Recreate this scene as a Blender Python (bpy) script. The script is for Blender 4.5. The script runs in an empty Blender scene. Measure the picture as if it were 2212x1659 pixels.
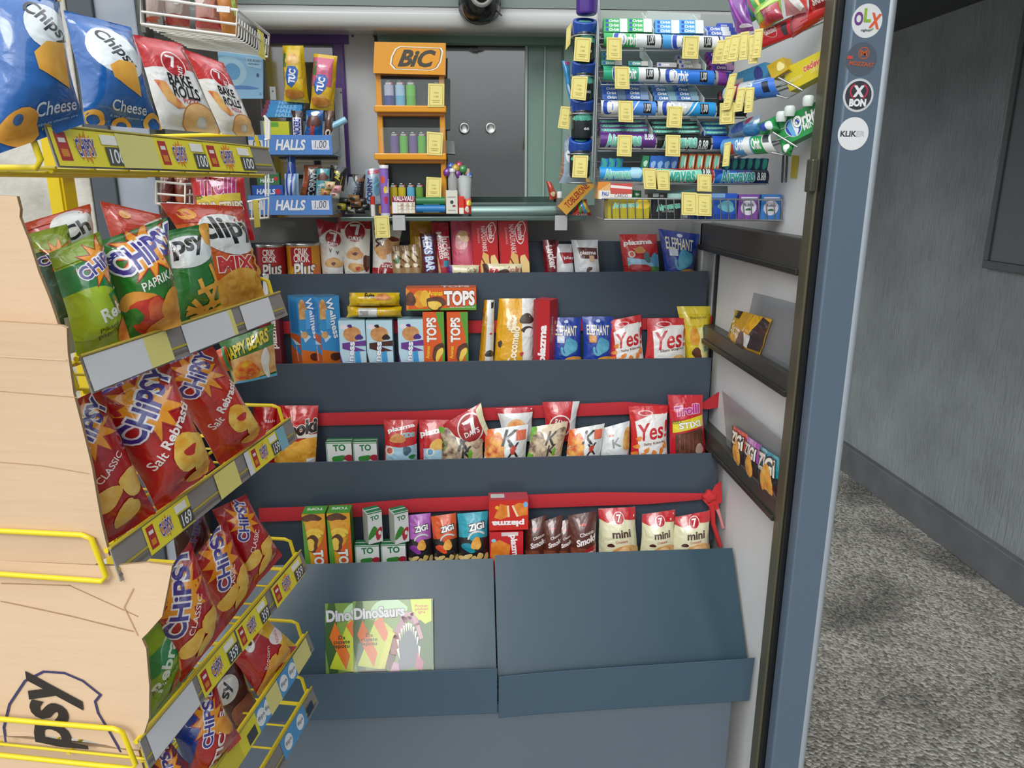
import bpy, bmesh, math, random
from mathutils import Vector as V, Matrix
from mathutils.geometry import tessellate_polygon
from math import sin, cos, pi, radians as rad, atan, exp, floor
C = bpy.context.scene.collection
# ---------------------------------------------------------------- camera
FPX, CX, CY, EYE = 1604.0, 1106.0, 829.5, 1.60
PITCH = rad(15); YAW = atan(107/1604*cos(PITCH))
FW = V((sin(YAW)*cos(PITCH), cos(YAW)*cos(PITCH), -sin(PITCH)))
RT = V((cos(YAW), -sin(YAW), 0)); UP = RT.cross(FW)
CAM = V((0, 0, EYE))
cd = bpy.data.cameras.new('camera'); cam = bpy.data.objects.new('camera', cd); C.objects.link(cam)
cd.sensor_width = 36; cd.lens = 36*FPX/2212; cd.clip_start = .02
cam.matrix_world = Matrix.Translation(CAM) @ Matrix((RT, UP, -FW)).transposed().to_4x4()
S = bpy.context.scene; S.camera = cam
S.view_settings.view_transform = 'Standard'; S.view_settings.look = 'None'
S.view_settings.gamma = 1; S.view_settings.exposure = 0.12; S.view_settings.use_curve_mapping = False
# ---------------------------------------------------------------- overcast daylight
w = bpy.data.worlds.new('overcast_sky'); S.world = w; w.use_nodes = True
nt = w.node_tree; nt.nodes.clear()
o = nt.nodes.new('ShaderNodeOutputWorld'); bg = nt.nodes.new('ShaderNodeBackground')
tc = nt.nodes.new('ShaderNodeTexCoord'); sx = nt.nodes.new('ShaderNodeSeparateXYZ')
cr = nt.nodes.new('ShaderNodeValToRGB'); mx = nt.nodes.new('ShaderNodeMath')
mx.operation = 'MULTIPLY_ADD'; mx.inputs[1].default_value = .5; mx.inputs[2].default_value = .5
nt.links.new(tc.outputs['Generated'], sx.inputs[0]); nt.links.new(sx.outputs[2], mx.inputs[0])
nt.links.new(mx.outputs[0], cr.inputs[0]); nt.links.new(cr.outputs[0], bg.inputs[0]); nt.links.new(bg.outputs[0], o.inputs[0])
el = cr.color_ramp.elements
el[0].position = .0; el[0].color = (.22, .22, .22, 1); el[1].position = 1; el[1].color = (.95, 1.0, 1.05, 1)
for p, c in ((.515, (.27, .275, .28, 1)), (.575, (.72, .73, .75, 1)), (.68, (1.3, 1.36, 1.4, 1)), (.80, (1.25, 1.3, 1.33, 1))):
    e = el.new(p); e.color = c
bg.inputs[1].default_value = 1.35
sun = bpy.data.lights.new('sun', 'SUN'); sun.energy = 1.2; sun.angle = rad(25); sun.color = (1, .98, .94)
so = bpy.data.objects.new('sun', sun); C.objects.link(so)
so.rotation_euler = V((-.25, -.8, .62)).to_track_quat('Z', 'Y').to_euler()
# ---------------------------------------------------------------- pixel helpers (positions in the photo -> points on real planes)
def ray(x, y): return RT*((x-CX)/FPX) - UP*((y-CY)/FPX) + FW
def on(px, pl):
    p0, n = pl; d = ray(*px); return CAM + d*((V(p0)-CAM).dot(n)/d.dot(n))
def PY(y, tilt=0, z=1.3):
    return (V((0, y, z)), V((0, -cos(rad(tilt)), sin(rad(tilt)))))
def atY(x, y, Y): return on((x, y), PY(Y))
def atX(x, y, X): return on((x, y), (V((X, 0, 0)), V((1, 0, 0))))
def atZ(x, y, Z): return on((x, y), (V((0, 0, Z)), V((0, 0, 1))))
# ---------------------------------------------------------------- materials
MC = {}
def lin(h):
    h = h.lstrip('#'); r = []
    for i in (0, 2, 4):
        c = int(h[i:i+2], 16)/255; r.append(c/12.92 if c <= .04045 else ((c+.055)/1.055)**2.4)
    return (*r, 1)
def M(c, kind='print', c2=None):
    key = (c, kind, c2)
    if key in MC: return MC[key]
    m = bpy.data.materials.new(kind+'_'+c.lstrip('#')); m.use_nodes = True; t = m.node_tree; b = t.nodes['Principled BSDF']
    I = b.inputs; I['Base Color'].default_value = lin(c)
    def bump(scale, st, dist=.002, detail=3, stretch=None):
        n = t.nodes.new('ShaderNodeTexNoise'); n.inputs['Scale'].default_value = scale; n.inputs['Detail'].default_value = detail
        bp = t.nodes.new('ShaderNodeBump'); bp.inputs['Strength'].default_value = st; bp.inputs['Distance'].default_value = dist
        tc = t.nodes.new('ShaderNodeTexCoord'); src = tc.outputs['Object']
        if stretch:
            mp = t.nodes.new('ShaderNodeMapping'); mp.inputs['Scale'].default_value = stretch
            t.links.new(src, mp.inputs[0]); src = mp.outputs[0]
        t.links.new(src, n.inputs['Vector']); t.links.new(n.outputs[0], bp.inputs['Height']); t.links.new(bp.outputs[0], I['Normal'])
        return n, src
    def mottle(cc, scale, a=.4, b_=.6, detail=3, src=None, tex='ShaderNodeTexNoise'):
        n = t.nodes.new(tex); n.inputs['Scale'].default_value = scale
        if 'Detail' in n.inputs: n.inputs['Detail'].default_value = detail
        if src is None: src = t.nodes.new('ShaderNodeTexCoord').outputs['Object']
        t.links.new(src, n.inputs['Vector'])
        r = t.nodes.new('ShaderNodeValToRGB'); e = r.color_ramp.elements
        e[0].position = a; e[0].color = lin(c); e[1].position = b_; e[1].color = lin(cc)
        t.links.new(n.outputs[0], r.inputs[0]); t.links.new(r.outputs[0], I['Base Color']); return r
    if kind == 'foil':
        I['Roughness'].default_value = .28; I['Coat Weight'].default_value = .9; I['Coat Roughness'].default_value = .08; I['Coat IOR'].default_value = 1.6; n_, s_ = bump(26, .9, .006, 3); n_.inputs['Distortion'].default_value = 1.4; n_.inputs['Roughness'].default_value = .35
    elif kind == 'print': I['Roughness'].default_value = .42; I['Coat Weight'].default_value = .15; I['Coat Roughness'].default_value = .2
    elif kind == 'food':
        I['Roughness'].default_value = .4; mottle(c2, 55, .35, .65); I['Coat Weight'].default_value = .3; I['Coat Roughness'].default_value = .15
    elif kind == 'paper': I['Roughness'].default_value = .75
    elif kind == 'gloss': I['Roughness'].default_value = .22; I['Coat Weight'].default_value = .3
    elif kind == 'sheet': I['Roughness'].default_value = .25; bump(4, .12, .012); I['Specular IOR Level'].default_value = .35
    elif kind == 'metal': I['Metallic'].default_value = .9; I['Roughness'].default_value = .3
    elif kind == 'satin': I['Metallic'].default_value = .35; I['Roughness'].default_value = .38
    elif kind == 'wall': I['Roughness'].default_value = .6; mottle(c2 or c, 9, .3, .75)
    elif kind == 'plaster':
        I['Roughness'].default_value = .85; _, s_ = bump(85, 1.0, .02, 3, (1, 1, .10)); mottle(c2, 3, .3, .7, 6)
    elif kind == 'stone': I['Roughness'].default_value = .9; mottle(c2, 9, .42, .72, 8); bump(60, .5, .004)
    elif kind == 'gravel':
        I['Roughness'].default_value = .85
        v = t.nodes.new('ShaderNodeTexVoronoi'); v.inputs['Scale'].default_value = 95
        tcn = t.nodes.new('ShaderNodeTexCoord'); t.links.new(tcn.outputs['Object'], v.inputs['Vector'])
        big = t.nodes.new('ShaderNodeTexNoise'); big.inputs['Scale'].default_value = 2.2; big.inputs['Detail'].default_value = 7
        t.links.new(tcn.outputs['Object'], big.inputs['Vector'])
        hs = t.nodes.new('ShaderNodeSeparateColor'); t.links.new(v.outputs['Color'], hs.inputs[0])
        r = t.nodes.new('ShaderNodeValToRGB'); e = r.color_ramp.elements; e[0].position = .05; e[0].color = lin(c); e[1].position = .95; e[1].color = lin(c2)
        t.links.new(hs.outputs[0], r.inputs[0])
        r2 = t.nodes.new('ShaderNodeValToRGB'); e = r2.color_ramp.elements; e[0].position = .36; e[0].color = (.42, .42, .41, 1); e[1].position = .52; e[1].color = (1, 1, 1, 1)
        t.links.new(big.outputs[0], r2.inputs[0])
        mm = t.nodes.new('ShaderNodeMix'); mm.data_type = 'RGBA'; mm.blend_type = 'MULTIPLY'; mm.inputs[0].default_value = 1
        t.links.new(r.outputs[0], mm.inputs[6]); t.links.new(r2.outputs[0], mm.inputs[7]); t.links.new(mm.outputs[2], I['Base Color'])
        bp = t.nodes.new('ShaderNodeBump'); bp.inputs['Strength'].default_value = 1; bp.inputs['Distance'].default_value = .006; bp.invert = True
        t.links.new(v.outputs['Distance'], bp.inputs['Height']); t.links.new(bp.outputs[0], I['Normal'])
    elif kind == 'card': I['Roughness'].default_value = .8; mottle(c2 or c, 5, .3, .8, 3); bump(25, .25, .003, 3, (.3, .3, 3))
    elif kind == 'cloth': I['Roughness'].default_value = .85; bump(500, .5, .001, 1)
    elif kind == 'clear':
        I['Roughness'].default_value = .08; I['Alpha'].default_value = .09; I['Coat Weight'].default_value = .1
    elif kind == 'frost': I['Roughness'].default_value = .25; I['Alpha'].default_value = .5
    elif kind == 'glass':
        I['Roughness'].default_value = .03; I['Transmission Weight'].default_value = .0; I['Alpha'].default_value = .16; I['Specular IOR Level'].default_value = 1.0
    elif kind == 'smoke': I['Roughness'].default_value = .06; I['Specular IOR Level'].default_value = .8; I['Coat Weight'].default_value = 1; I['Coat IOR'].default_value = 2.3; I['Coat Roughness'].default_value = .05; mottle(c2, 2.5, .35, .65, 2)
    elif kind == 'flat': I['Roughness'].default_value = .6
    MC[key] = m; return m
# ---------------------------------------------------------------- mesh builder
class G:
    def __init__(s): s.v = []; s.f = []; s.m = []; s.n = []; s.mats = []
    def mi(s, m):
        if isinstance(m, str): m = M(m)
        elif isinstance(m, tuple): m = M(*m)
        if m not in s.mats: s.mats.append(m)
        return s.mats.index(m)
    def face(s, pts, m, nors=None):
        b = len(s.v); s.v += [tuple(p) for p in pts]; s.f.append(tuple(range(b, b+len(pts)))); s.m.append(s.mi(m)); s.n.append(nors)
    def grid(s, pts, m, smooth=True, close=False):
        """pts[i][j] rows; shared normals"""
        R_, K = len(pts), len(pts[0])
        if smooth:
            N = [[V((0, 0, 0)) for _ in range(K)] for _ in range(R_)]
        kk = K if close else K-1
        quads = []
        for i in range(R_-1):
            for j in range(kk):
                q = ((i, j), (i, (j+1) % K), (i+1, (j+1) % K), (i+1, j))
                p = [V(pts[a][b]) for a, b in q]; n = (p[2]-p[0]).cross(p[3]-p[1]); quads.append((q, p))
                if smooth:
                    for a, b in q: N[a][b] += n
        for q, p in quads:
            s.face(p, m, [N[a][b].normalized() for a, b in q] if smooth else None)
    def box(s, a, b, m, bev=0, mat=None):
        a, b = V(a), V(b); lo = V((min(a[i], b[i]) for i in range(3))); hi = V((max(a[i], b[i]) for i in range(3)))
        bm = bmesh.new(); bmesh.ops.create_cube(bm, size=1)
        for v in bm.verts: v.co = V((lo[i]+(v.co[i]+.5)*(hi[i]-lo[i]) for i in range(3)))
        if bev: bmesh.ops.bevel(bm, geom=bm.edges[:], offset=bev, segments=2 if bev > .002 else 1, affect='EDGES', profile=.5)
        s.bm(bm, m, mat)
    def bm(s, bm, m, mat=None, smooth=False):
        if mat: bmesh.ops.transform(bm, matrix=mat, verts=bm.verts)
        bm.normal_update()
        for f in bm.faces: s.face([v.co for v in f.verts], m, [v.normal.copy() for v in f.verts] if smooth else None)
        bm.free()
    def tube(s, pts, r, m, n=8, closed=False, caps=True):
        pts = [V(p) for p in pts]; K = len(pts); rows = []
        rr = r if isinstance(r, (list, tuple)) else [r]*K
        prev = None
        for i, p in enumerate(pts):
            a = pts[i-1] if (i or closed) else p; b = pts[(i+1) % K] if (i < K-1 or closed) else p
            t = (b-a).normalized()
            if prev is None: x = t.orthogonal().normalized()
            else: x = (prev-t*prev.dot(t)).normalized()
            prev = x; y = t.cross(x)
            rows.append([p+(x*cos(2*pi*k/n)+y*sin(2*pi*k/n))*rr[i] for k in range(n)])
        if closed: rows.append(rows[0])
        s.grid(rows, m, True, True)
        if caps and not closed: s.face(rows[0][::-1], m); s.face(rows[-1], m)
    def lathe(s, prof, m, n=24, o=(0, 0, 0), axis=None):
        """prof [(r,z)]"""
        rows = [[V((r*cos(2*pi*k/n), r*sin(2*pi*k/n), z)) for k in range(n)] for r, z in prof]
        if axis: q = V((0, 0, 1)).rotation_difference(V(axis)); rows = [[q @ p for p in r] for r in rows]
        o = V(o); rows = [[p+o for p in r] for r in rows]; s.grid(rows, m, True, True)
        if prof[0][0] > 1e-5: s.face(rows[0][::-1], m)
        if prof[-1][0] > 1e-5: s.face(rows[-1], m)
    def slab(s, poly, th, m, m2=None, n=None):
        """planar polygon given by 3-D points, thickened behind by th along -n"""
        p = [V(q) for q in poly]
        if n is None: n = (p[1]-p[0]).cross(p[2]-p[0]).normalized()
        q = [x-n*th for x in p]; tr = tessellate_polygon([p])
        for t in tr:
            a = [p[i] for i in t]
            if (a[1]-a[0]).cross(a[2]-a[0]).dot(n) < 0: a.reverse()
            s.face(a, m); s.face([x-n*th for x in a][::-1], m2 or m)
        for i in range(len(p)):
            j = (i+1) % len(p); s.face([p[i], q[i], q[j], p[j]], m2 or m)
    def obj(s, name, parent=None, label=None, cat=None, group=None, kind=None, mw=None, local=True):
        """mesh given in world space; origin goes to mw (matrix) or base centre"""
        if mw is None:
            if parent is not None: mw = Matrix.Identity(4)
            else:
                xs = [[q[i] for q in s.v] for i in range(3)]
                mw = Matrix.Translation(((min(xs[0])+max(xs[0]))/2, (min(xs[1])+max(xs[1]))/2, min(xs[2])))
            inv = (wm(parent) if parent is not None else mw).inverted()
            vs = [inv @ V(q) for q in s.v]; rot = inv.to_3x3()
        else: vs = s.v; rot = None
        me = bpy.data.meshes.new(name); me.from_pydata(vs, [], s.f); 
        for m in s.mats: me.materials.append(m)
        me.polygons.foreach_set('material_index', s.m); me.polygons.foreach_set('use_smooth', [True]*len(s.f))
        me.update()
        ln = []
        for p, n in zip(me.polygons, s.n):
            if n is None: ln += [tuple(p.normal)]*len(p.vertices)
            else: ln += [tuple((rot @ V(x)) if rot is not None else x) for x in n]
        me.normals_split_custom_set(ln)
        o = bpy.data.objects.new(name, me); C.objects.link(o)
        if parent is not None:
            o.parent = parent
            if mw is not None and rot is None: o.matrix_local = mw
        else: o.matrix_world = mw
        tag(o, label, cat, group, kind); return o
def wm(o): return o.matrix_basis if o.parent is None else wm(o.parent) @ o.matrix_basis
def tag(o, label=None, cat=None, group=None, kind=None):
    if label: o['label'] = label
    if cat: o['category'] = cat
    if group: o['group'] = group
    if kind: o['kind'] = kind
    return o
def thing(name, loc, label, cat, group=None, rot=None):
    o = bpy.data.objects.new(name, None); C.objects.link(o); o.empty_display_size = .05
    o.matrix_world = Matrix.Translation(V(loc)) @ (rot.to_4x4() if rot else Matrix.Identity(4))
    return tag(o, label, cat, group)
def copy(o, mw, label=None, group=None):
    c = o.copy(); C.objects.link(c)
    for ch in o.children:
        d = ch.copy(); C.objects.link(d); d.parent = c
        for g in ch.children: e = g.copy(); C.objects.link(e); e.parent = d
    c.matrix_world = mw
    if label: c['label'] = label
    if group: c['group'] = group
    return c
# ---------------------------------------------------------------- flat artwork -> triangles in the unit square of a face
TX = {}
def text_tris(s, off=0, shear=0):
    k = (s, off, shear)
    if k not in TX:
        c = bpy.data.curves.new('t', 'FONT'); c.body = s; c.offset = off; c.shear = shear; c.resolution_u = 3; c.align_x = 'CENTER'; c.space_line = .8
        ob = bpy.data.objects.new('t', c); C.objects.link(ob)
        me = bpy.data.meshes.new_from_object(ob); me.calc_loop_triangles()
        tr = [[(me.vertices[i].co.x, me.vertices[i].co.y) for i in t.vertices] for t in me.loop_triangles]
        bpy.data.objects.remove(ob); bpy.data.curves.remove(c); bpy.data.meshes.remove(me)
        if not tr: tr = [[(0, 0), (1, 0), (0, 1)]]
        TX[k] = tr
    return TX[k]
def tbox(s, shear=0):
    tr = text_tris(s, 0, shear); xs = [p[0] for t in tr for p in t]; ys = [p[1] for t in tr for p in t]
    return min(xs), max(xs), min(ys), max(ys)
def poly_tris(pts):
    p3 = [V((x, y, 0)) for x, y in pts]; return [[pts[i] for i in t] for t in tessellate_polygon([p3])]
def art(prims, W, H):
    """-> list of (material, [triangles (u,v)])"""
    out = []
    def put(col, tris, cx, cy, rot=0):
        c, s = cos(rad(rot)), sin(rad(rot))
        out.append((col, [[(cx+(x*c-y*s), cy+(x*s+y*c)*W/H) for x, y in t] for t in tris]))
    for p in prims:
        k = p[0]
        if k == 'r': _, col, a, b, c, d = p; out.append((col, [[(a, b), (c, b), (c, d)], [(a, b), (c, d), (a, d)]]))
        elif k == 'p': out.append((p[1], poly_tris(p[2])))
        elif k == 'e':
            _, col, cx, cy, rx, ry = p[:6]; rot = p[6] if len(p) > 6 else 0; n = 24 if rx > .1 else 14
            q = [(rx*cos(2*pi*i/n), ry*sin(2*pi*i/n)) for i in range(n)]; put(col, poly_tris(q), cx, cy, rot)
        elif k == 'o':   # ring
            _, col, cx, cy, rx, ry, wd = p[:7]; rot = p[7] if len(p) > 7 else 0; n = 28; T_ = []
            a0, a1 = (p[8], p[9]) if len(p) > 9 else (0, 360)
            for i in range(n):
                a, b = rad(a0+(a1-a0)*i/n), rad(a0+(a1-a0)*(i+1)/n); A = (rx*cos(a), ry*sin(a)); B = (rx*cos(b), ry*sin(b))
                A2 = ((rx-wd)*cos(a), (ry-wd)*sin(a)); B2 = ((rx-wd)*cos(b), (ry-wd)*sin(b)); T_ += [[A, B, B2], [A, B2, A2]]
            put(col, T_, cx, cy, rot)
        elif k == 's':   # starburst
            _, col, cx, cy, r1, r2, n = p[:7]; sy = p[7] if len(p) > 7 else 1; rot = p[8] if len(p) > 8 else 0
            rs = random.Random(n); q = []
            for i in range(2*n):
                r = (r1*(.85+.3*rs.random()) if i % 2 == 0 else r2); a = pi*i/n; q.append((r*cos(a), r*sin(a)*sy))
            put(col, poly_tris(q), cx, cy, rot)
        elif k == 'b':   # irregular blob
            _, col, cx, cy, rx, ry = p[:6]; sd = p[6] if len(p) > 6 else 1; rot = p[7] if len(p) > 7 else 0
            rs = random.Random(sd); ph = [rs.random()*6 for _ in range(3)]; n = 20
            q = [((1+.12*sin(2*a+ph[0])+.1*sin(3*a+ph[1])+.06*sin(5*a+ph[2]))*rx*cos(a), (1+.12*sin(2*a+ph[0])+.1*sin(3*a+ph[1]))*ry*sin(a)) for a in [2*pi*i/n for i in range(n)]]
            put(col, poly_tris(q), cx, cy, rot)
        elif k == 'l':   # polyline stroke
            _, col, pts, wd = p
            T_ = []
            asp = H/W; q = [(x, y*asp) for x, y in pts]
            for (ax, ay), (bx, by) in zip(q, q[1:]):
                dx, dy = bx-ax, by-ay; L = math.hypot(dx, dy) or 1; nx, ny = -dy/L*wd/2, dx/L*wd/2; ex, ey = dx/L*wd*.3, dy/L*wd*.3
                a, b, c, d = (ax+nx-ex, ay+ny-ey), (ax-nx-ex, ay-ny-ey), (bx-nx+ex, by-ny+ey), (bx+nx+ex, by+ny+ey)
                T_ += [[a, b, c], [a, c, d]]
            out.append((col, [[(x, y/asp) for x, y in t] for t in T_]))
        elif k == 't':
            _, s, col, cx, cy, wd, ht = p[:7]; rot = p[7] if len(p) > 7 else 0
            o_ = p[8] if len(p) > 8 else {}; sh = o_.get('sh', 0); bo = o_.get('b', .012)
            x0, x1, y0, y1 = tbox(s, sh); sxx = wd/(x1-x0); syy = ht/(y1-y0)
            def tr(off): return [[((x-(x0+x1)/2)*sxx, (y-(y0+y1)/2)*syy) for x, y in t] for t in text_tris(s, off, sh)]
            bo *= .6
            if 'o' in o_: put(o_['o'], tr(bo+o_.get('ow', .05)*.75), cx, cy, rot)
            put(col, tr(bo), cx, cy, rot)
    return out
def cut(poly, ax, val, side):
    r = []
    for i in range(len(poly)):
        a, b = poly[i-1], poly[i]; da, db = (a[ax]-val)*side, (b[ax]-val)*side
        if (da > 0) != (db > 0):
            t = da/(da-db); r.append((a[0]+(b[0]-a[0])*t, a[1]+(b[1]-a[1])*t))
        if db > 0: r.append(b)
    return r
def apply_art(g, prims, W, H, P, N, v0=0., v1=1., step=.00012, u0=0., u1=1., lift=0.):
    """P,N: point and normal grids [row v][col u] covering u0..u1, v0..v1"""
    nv, nu = len(P)-1, len(P[0])-1; lay = 0
    for col, tris in art(prims, W, H):
        lay += 1; h = lay*step+lift
        for t in tris:
            q = [((x-u0)/(u1-u0)*nu, (y-v0)/(v1-v0)*nv) for x, y in t]
            ar = (q[1][0]-q[0][0])*(q[2][1]-q[0][1])-(q[2][0]-q[0][0])*(q[1][1]-q[0][1])
            if abs(ar) < 1e-9: continue
            if ar < 0: q.reverse()
            i0, i1 = max(0, floor(min(x for x, _ in q))), min(nu-1, floor(max(x for x, _ in q)-1e-9))
            for i in range(i0, i1+1):
                c = cut(cut(q, 0, i, 1), 0, i+1, -1)
                if len(c) < 3: continue
                j0, j1 = max(0, floor(min(y for _, y in c))), min(nv-1, floor(max(y for _, y in c)-1e-9))
                for j in range(j0, j1+1):
                    d = cut(cut(c, 1, j, 1), 1, j+1, -1)
                    if len(d) < 3: continue
                    pts = []; ns = []
                    for x, y in d:
                        a, b = x-i, y-j
                        w_ = ((1-a)*(1-b), a*(1-b), a*b, (1-a)*b)
                        pp = P[j][i]*w_[0]+P[j][i+1]*w_[1]+P[j+1][i+1]*w_[2]+P[j+1][i]*w_[3]
                        nn = (N[j][i]*w_[0]+N[j][i+1]*w_[1]+N[j+1][i+1]*w_[2]+N[j+1][i]*w_[3]).normalized()
                        pts.append(pp+nn*h); ns.append(nn)
                    g.face(pts, col, ns)
def normals(P):
    nv, nu = len(P), len(P[0]); N = [[V((0, 0, 0)) for _ in range(nu)] for _ in range(nv)]
    for j in range(nv-1):
        for i in range(nu-1):
            n = (P[j][i+1]-P[j][i]).cross(P[j+1][i]-P[j][i])
            for a, b in ((j, i), (j, i+1), (j+1, i), (j+1, i+1)): N[a][b] += n
    return [[n.normalized() for n in r] for r in N]
def grid_face(g, P, N, m):
    for j in range(len(P)-1):
        for i in range(len(P[0])-1):
            q = ((j, i), (j, i+1), (j+1, i+1), (j+1, i)); g.face([P[a][b] for a, b in q], m, [N[a][b] for a, b in q])
def panel(g, quad, prims, m=None, W=None, H=None, step=.00012):
    """flat rectangle BL,BR,TR,TL with artwork"""
    bl, br, tr, tl = [V(p) for p in quad]; n = (br-bl).cross(tl-bl).normalized()
    if m is not None: g.face([bl, br, tr, tl], m)
    apply_art(g, prims, W or (br-bl).length, H or (tl-bl).length, [[bl, br], [tl, tr]], [[n, n], [n, n]], step=step)
# ---------------------------------------------------------------- product builders
def bag(name, q, pl, T, base, prims, label, cat='snack bag', group=None, ext=0, seed=0, wr=1., nu=12, nv=16, seal=.06, flop=0, off=0, block=0, kind='foil', bot=None):
    """foil packet: q = TL,TR,BR,BL seen in the photo, stood on plane pl; ext = metres hidden below the lip; block>0 squares the cross-section"""
    rs = random.Random(seed*7+3)
    if pl[0] == 'R':   # rack packets: each is turned some way out of the rack's front plane
        cx, cy = sum(p[0] for p in q)/4, sum(p[1] for p in q)/4; a_ = rad(-11-pl[2]); t_ = rad(pl[3])
        c_ = on((cx, cy), RP(pl[1])); pl = (c_, V((cos(-rad(11+pl[2]))*cos(t_), sin(-rad(11+pl[2]))*cos(t_), sin(t_))))
    tl, tr, br, bl = [on(p, pl) for p in q]; n = V(pl[1]).normalized()
    if off:
        for c_ in (tl, tr, br, bl): c_ += n*off
    W = ((br-bl).length+(tr-tl).length)/2; H = ((tl-bl).length+(tr-br).length)/2
    e = ext/H; v0 = -e; ph = [rs.random()*6.28 for _ in range(8)]; ex = 2.2+block*4
    amp = .030*W*wr
    def shape(u, v):
        vv = (v-v0)/(1-v0); x = abs(2*u-1)
        if vv > 1-seal: g_ = 0
        elif vv < seal and not bot: g_ = 0
        else:
            t = (vv-seal)/(1-2*seal) if not bot else vv/(1-seal); t = min(max(t, 0), 1)
            if bot: t = .5+t*.5 if t > 0 else .5
            g_ = (1-abs(2*t-1)**(2.4+block*5))
        return max(g_, 0)**.75, max(1-x**ex, 0)**.65
    def pt(u, v, side):
        g_, f_ = shape(u, v); vv = (v-v0)/(1-v0)
        uu = .5+(u-.5)*(1-.07*g_*(1-block)+ .015*sin(vv*9+ph[7]))
        p = (bl*(1-uu)+br*uu)*(1-v)+(tl*(1-uu)+tr*uu)*v
        top = exp(-((1-vv)/.22)); btm = exp(-(vv/.2)) if not bot else 0
        wr_ = amp*((top+btm)*(.7*sin(u*15+ph[0]+vv*3)+.22*sin(u*27+ph[1])) + .5*sin(u*5+vv*7+ph[2])*sin(vv*9-u*4+ph[3]) + .25*sin(17*(u+vv*.8)+ph[4])*sin(7*(u-vv)+ph[5]))
        fl = -flop*W*max(0, vv-.8)/.2*max(0, .35-u)/.35
        return p+n*((T/2*g_*f_)*side-T*.2+wr_*(.35+.65*g_*f_)*(1 if side > 0 else .6)) + V((0, 0, fl))
    P = [[pt(i/nu, v0+(1-v0)*j/nv, 1) for i in range(nu+1)] for j in range(nv+1)]
    B = [[pt(1-i/nu, v0+(1-v0)*j/nv, -1) for i in range(nu+1)] for j in range(nv+1)]
    for j in range(nv+1): 
        for i in (0, nu): B[j][i] = P[j][nu-i]-n*.0015
    g = G(); bm_ = (base, kind) if isinstance(base, str) else base
    N = normals(P); grid_face(g, P, N, bm_); grid_face(g, B, normals(B), bm_)
    for j in (0, nv):
        a, b = P[j], B[j][::-1]
        for i in range(nu):
            f = [a[i], a[i+1], b[i+1], b[i]]; g.face(f if j else f[::-1], bm_)
    for i, a, b in ((0, P, B), (nu, P, B)):
        for j in range(nv):
            f = [P[j][i], P[j+1][i], B[j+1][nu-i], B[j][nu-i]]; g.face(f if i == 0 else f[::-1], bm_)
    pr = [tuple([p[0]]+[(c, kind) if (isinstance(c, str) and c.startswith('#')) else c for c in p[1:]]) for p in prims]
    for k_, p in enumerate(pr):
        if p[0] == 't' and len(p) > 8 and 'o' in p[8] and isinstance(p[8]['o'], str):
            d = dict(p[8]); d['o'] = (d['o'], kind); pr[k_] = p[:8]+(d,)
    apply_art(g, pr, W, H, P, N, v0, 1., lift=.0014 if W > .1 else .0007)
    # frame: origin at base centre, front towards local -y
    o = (P[0][nu//2]+B[0][nu//2])/2; xa = (br-bl); xa.z = 0; xa.normalize(); ya = V((0, 0, 1)).cross(xa)
    mw = Matrix.Translation(o) @ Matrix((xa, ya, V((0, 0, 1)))).transposed().to_4x4(); inv = mw.inverted(); r3 = inv.to_3x3()
    g.v = [tuple(inv @ V(p)) for p in g.v]; g.n = [None if x is None else [r3 @ y for y in x] for x in g.n]
    return g.obj(name, None, label, cat, group, mw=mw)
def vmap(prims, e):
    f = lambda v: 0 if v <= 0 else e+(1-e)*v
    out = []
    for p in prims:
        p = list(p)
        if p[0] == 'r': p[3], p[5] = f(p[3]), f(p[5])
        elif p[0] in 'pl': p[2] = [(a, f(b)) for a, b in p[2]]
        elif p[0] == 't': p[4] = f(max(p[4], .001))
        else: p[3] = f(max(p[3], .001))
        out.append(tuple(p))
    return out
def carton(name, W, D, H, mw, base, arts, label, cat='box', group=None, kind='print', bev=.0008):
    """box with its front on local -y, base centre at origin; arts: dict face -> prims"""
    g = G(); g.box((-W/2, -D/2, 0), (W/2, D/2, H), (base, kind), bev)
    a, b = W/2, D/2; e = .00015
    F = {'F': ((-a, -b-e, 0), (a, -b-e, 0), (a, -b-e, H), (-a, -b-e, H)), 'R': ((a+e, -b, 0), (a+e, b, 0), (a+e, b, H), (a+e, -b, H)),
         'L': ((-a-e, b, 0), (-a-e, -b, 0), (-a-e, -b, H), (-a-e, b, H)), 'T': ((-a, -b, H+e), (a, -b, H+e), (a, b, H+e), (-a, b, H+e)),
         'B': ((-a, b, -e), (a, b, -e), (a, -b, -e), (-a, -b, -e))}
    for k, pr in arts.items(): panel(g, F[k], pr)
    return g.obj(name, None, label, cat, group, mw=mw)
def stand(x0, y0, x1, y1, Y, ext=0, D=.05, yaw=0, roll=0, tilt=0):
    """matrix and size for a box whose front spans these pixels on plane Y"""
    bl, br, tl = atY(x0, y1, Y), atY(x1, y1, Y), atY((x0+x1)/2, y0, Y); W = br.x-bl.x; H = tl.z-bl.z
    o = V(((bl.x+br.x)/2, Y+D/2, bl.z-ext))
    return W, H+ext, Matrix.Translation(o) @ Matrix.Rotation(rad(yaw), 4, 'Z') @ Matrix.Rotation(rad(roll), 4, 'Y') @ Matrix.Rotation(rad(tilt), 4, 'X')
# ================================================================ THE SETTING
XW = .72                       # inner face of the kiosk's right side wall
def strct(name, g, **k): return g.obj(name, None, kind='structure', **k)
def structure_box(name, a, b, m, bev=0):
    g = G(); g.box(a, b, m, bev); return strct(name, g)
g = G(); g.face([(-6, -6, 0), (6, -6, 0), (6, 12, 0), (-6, 12, 0)], ('#706d66', 'gravel', '#b8b4ab')); strct('floor', g)
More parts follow.
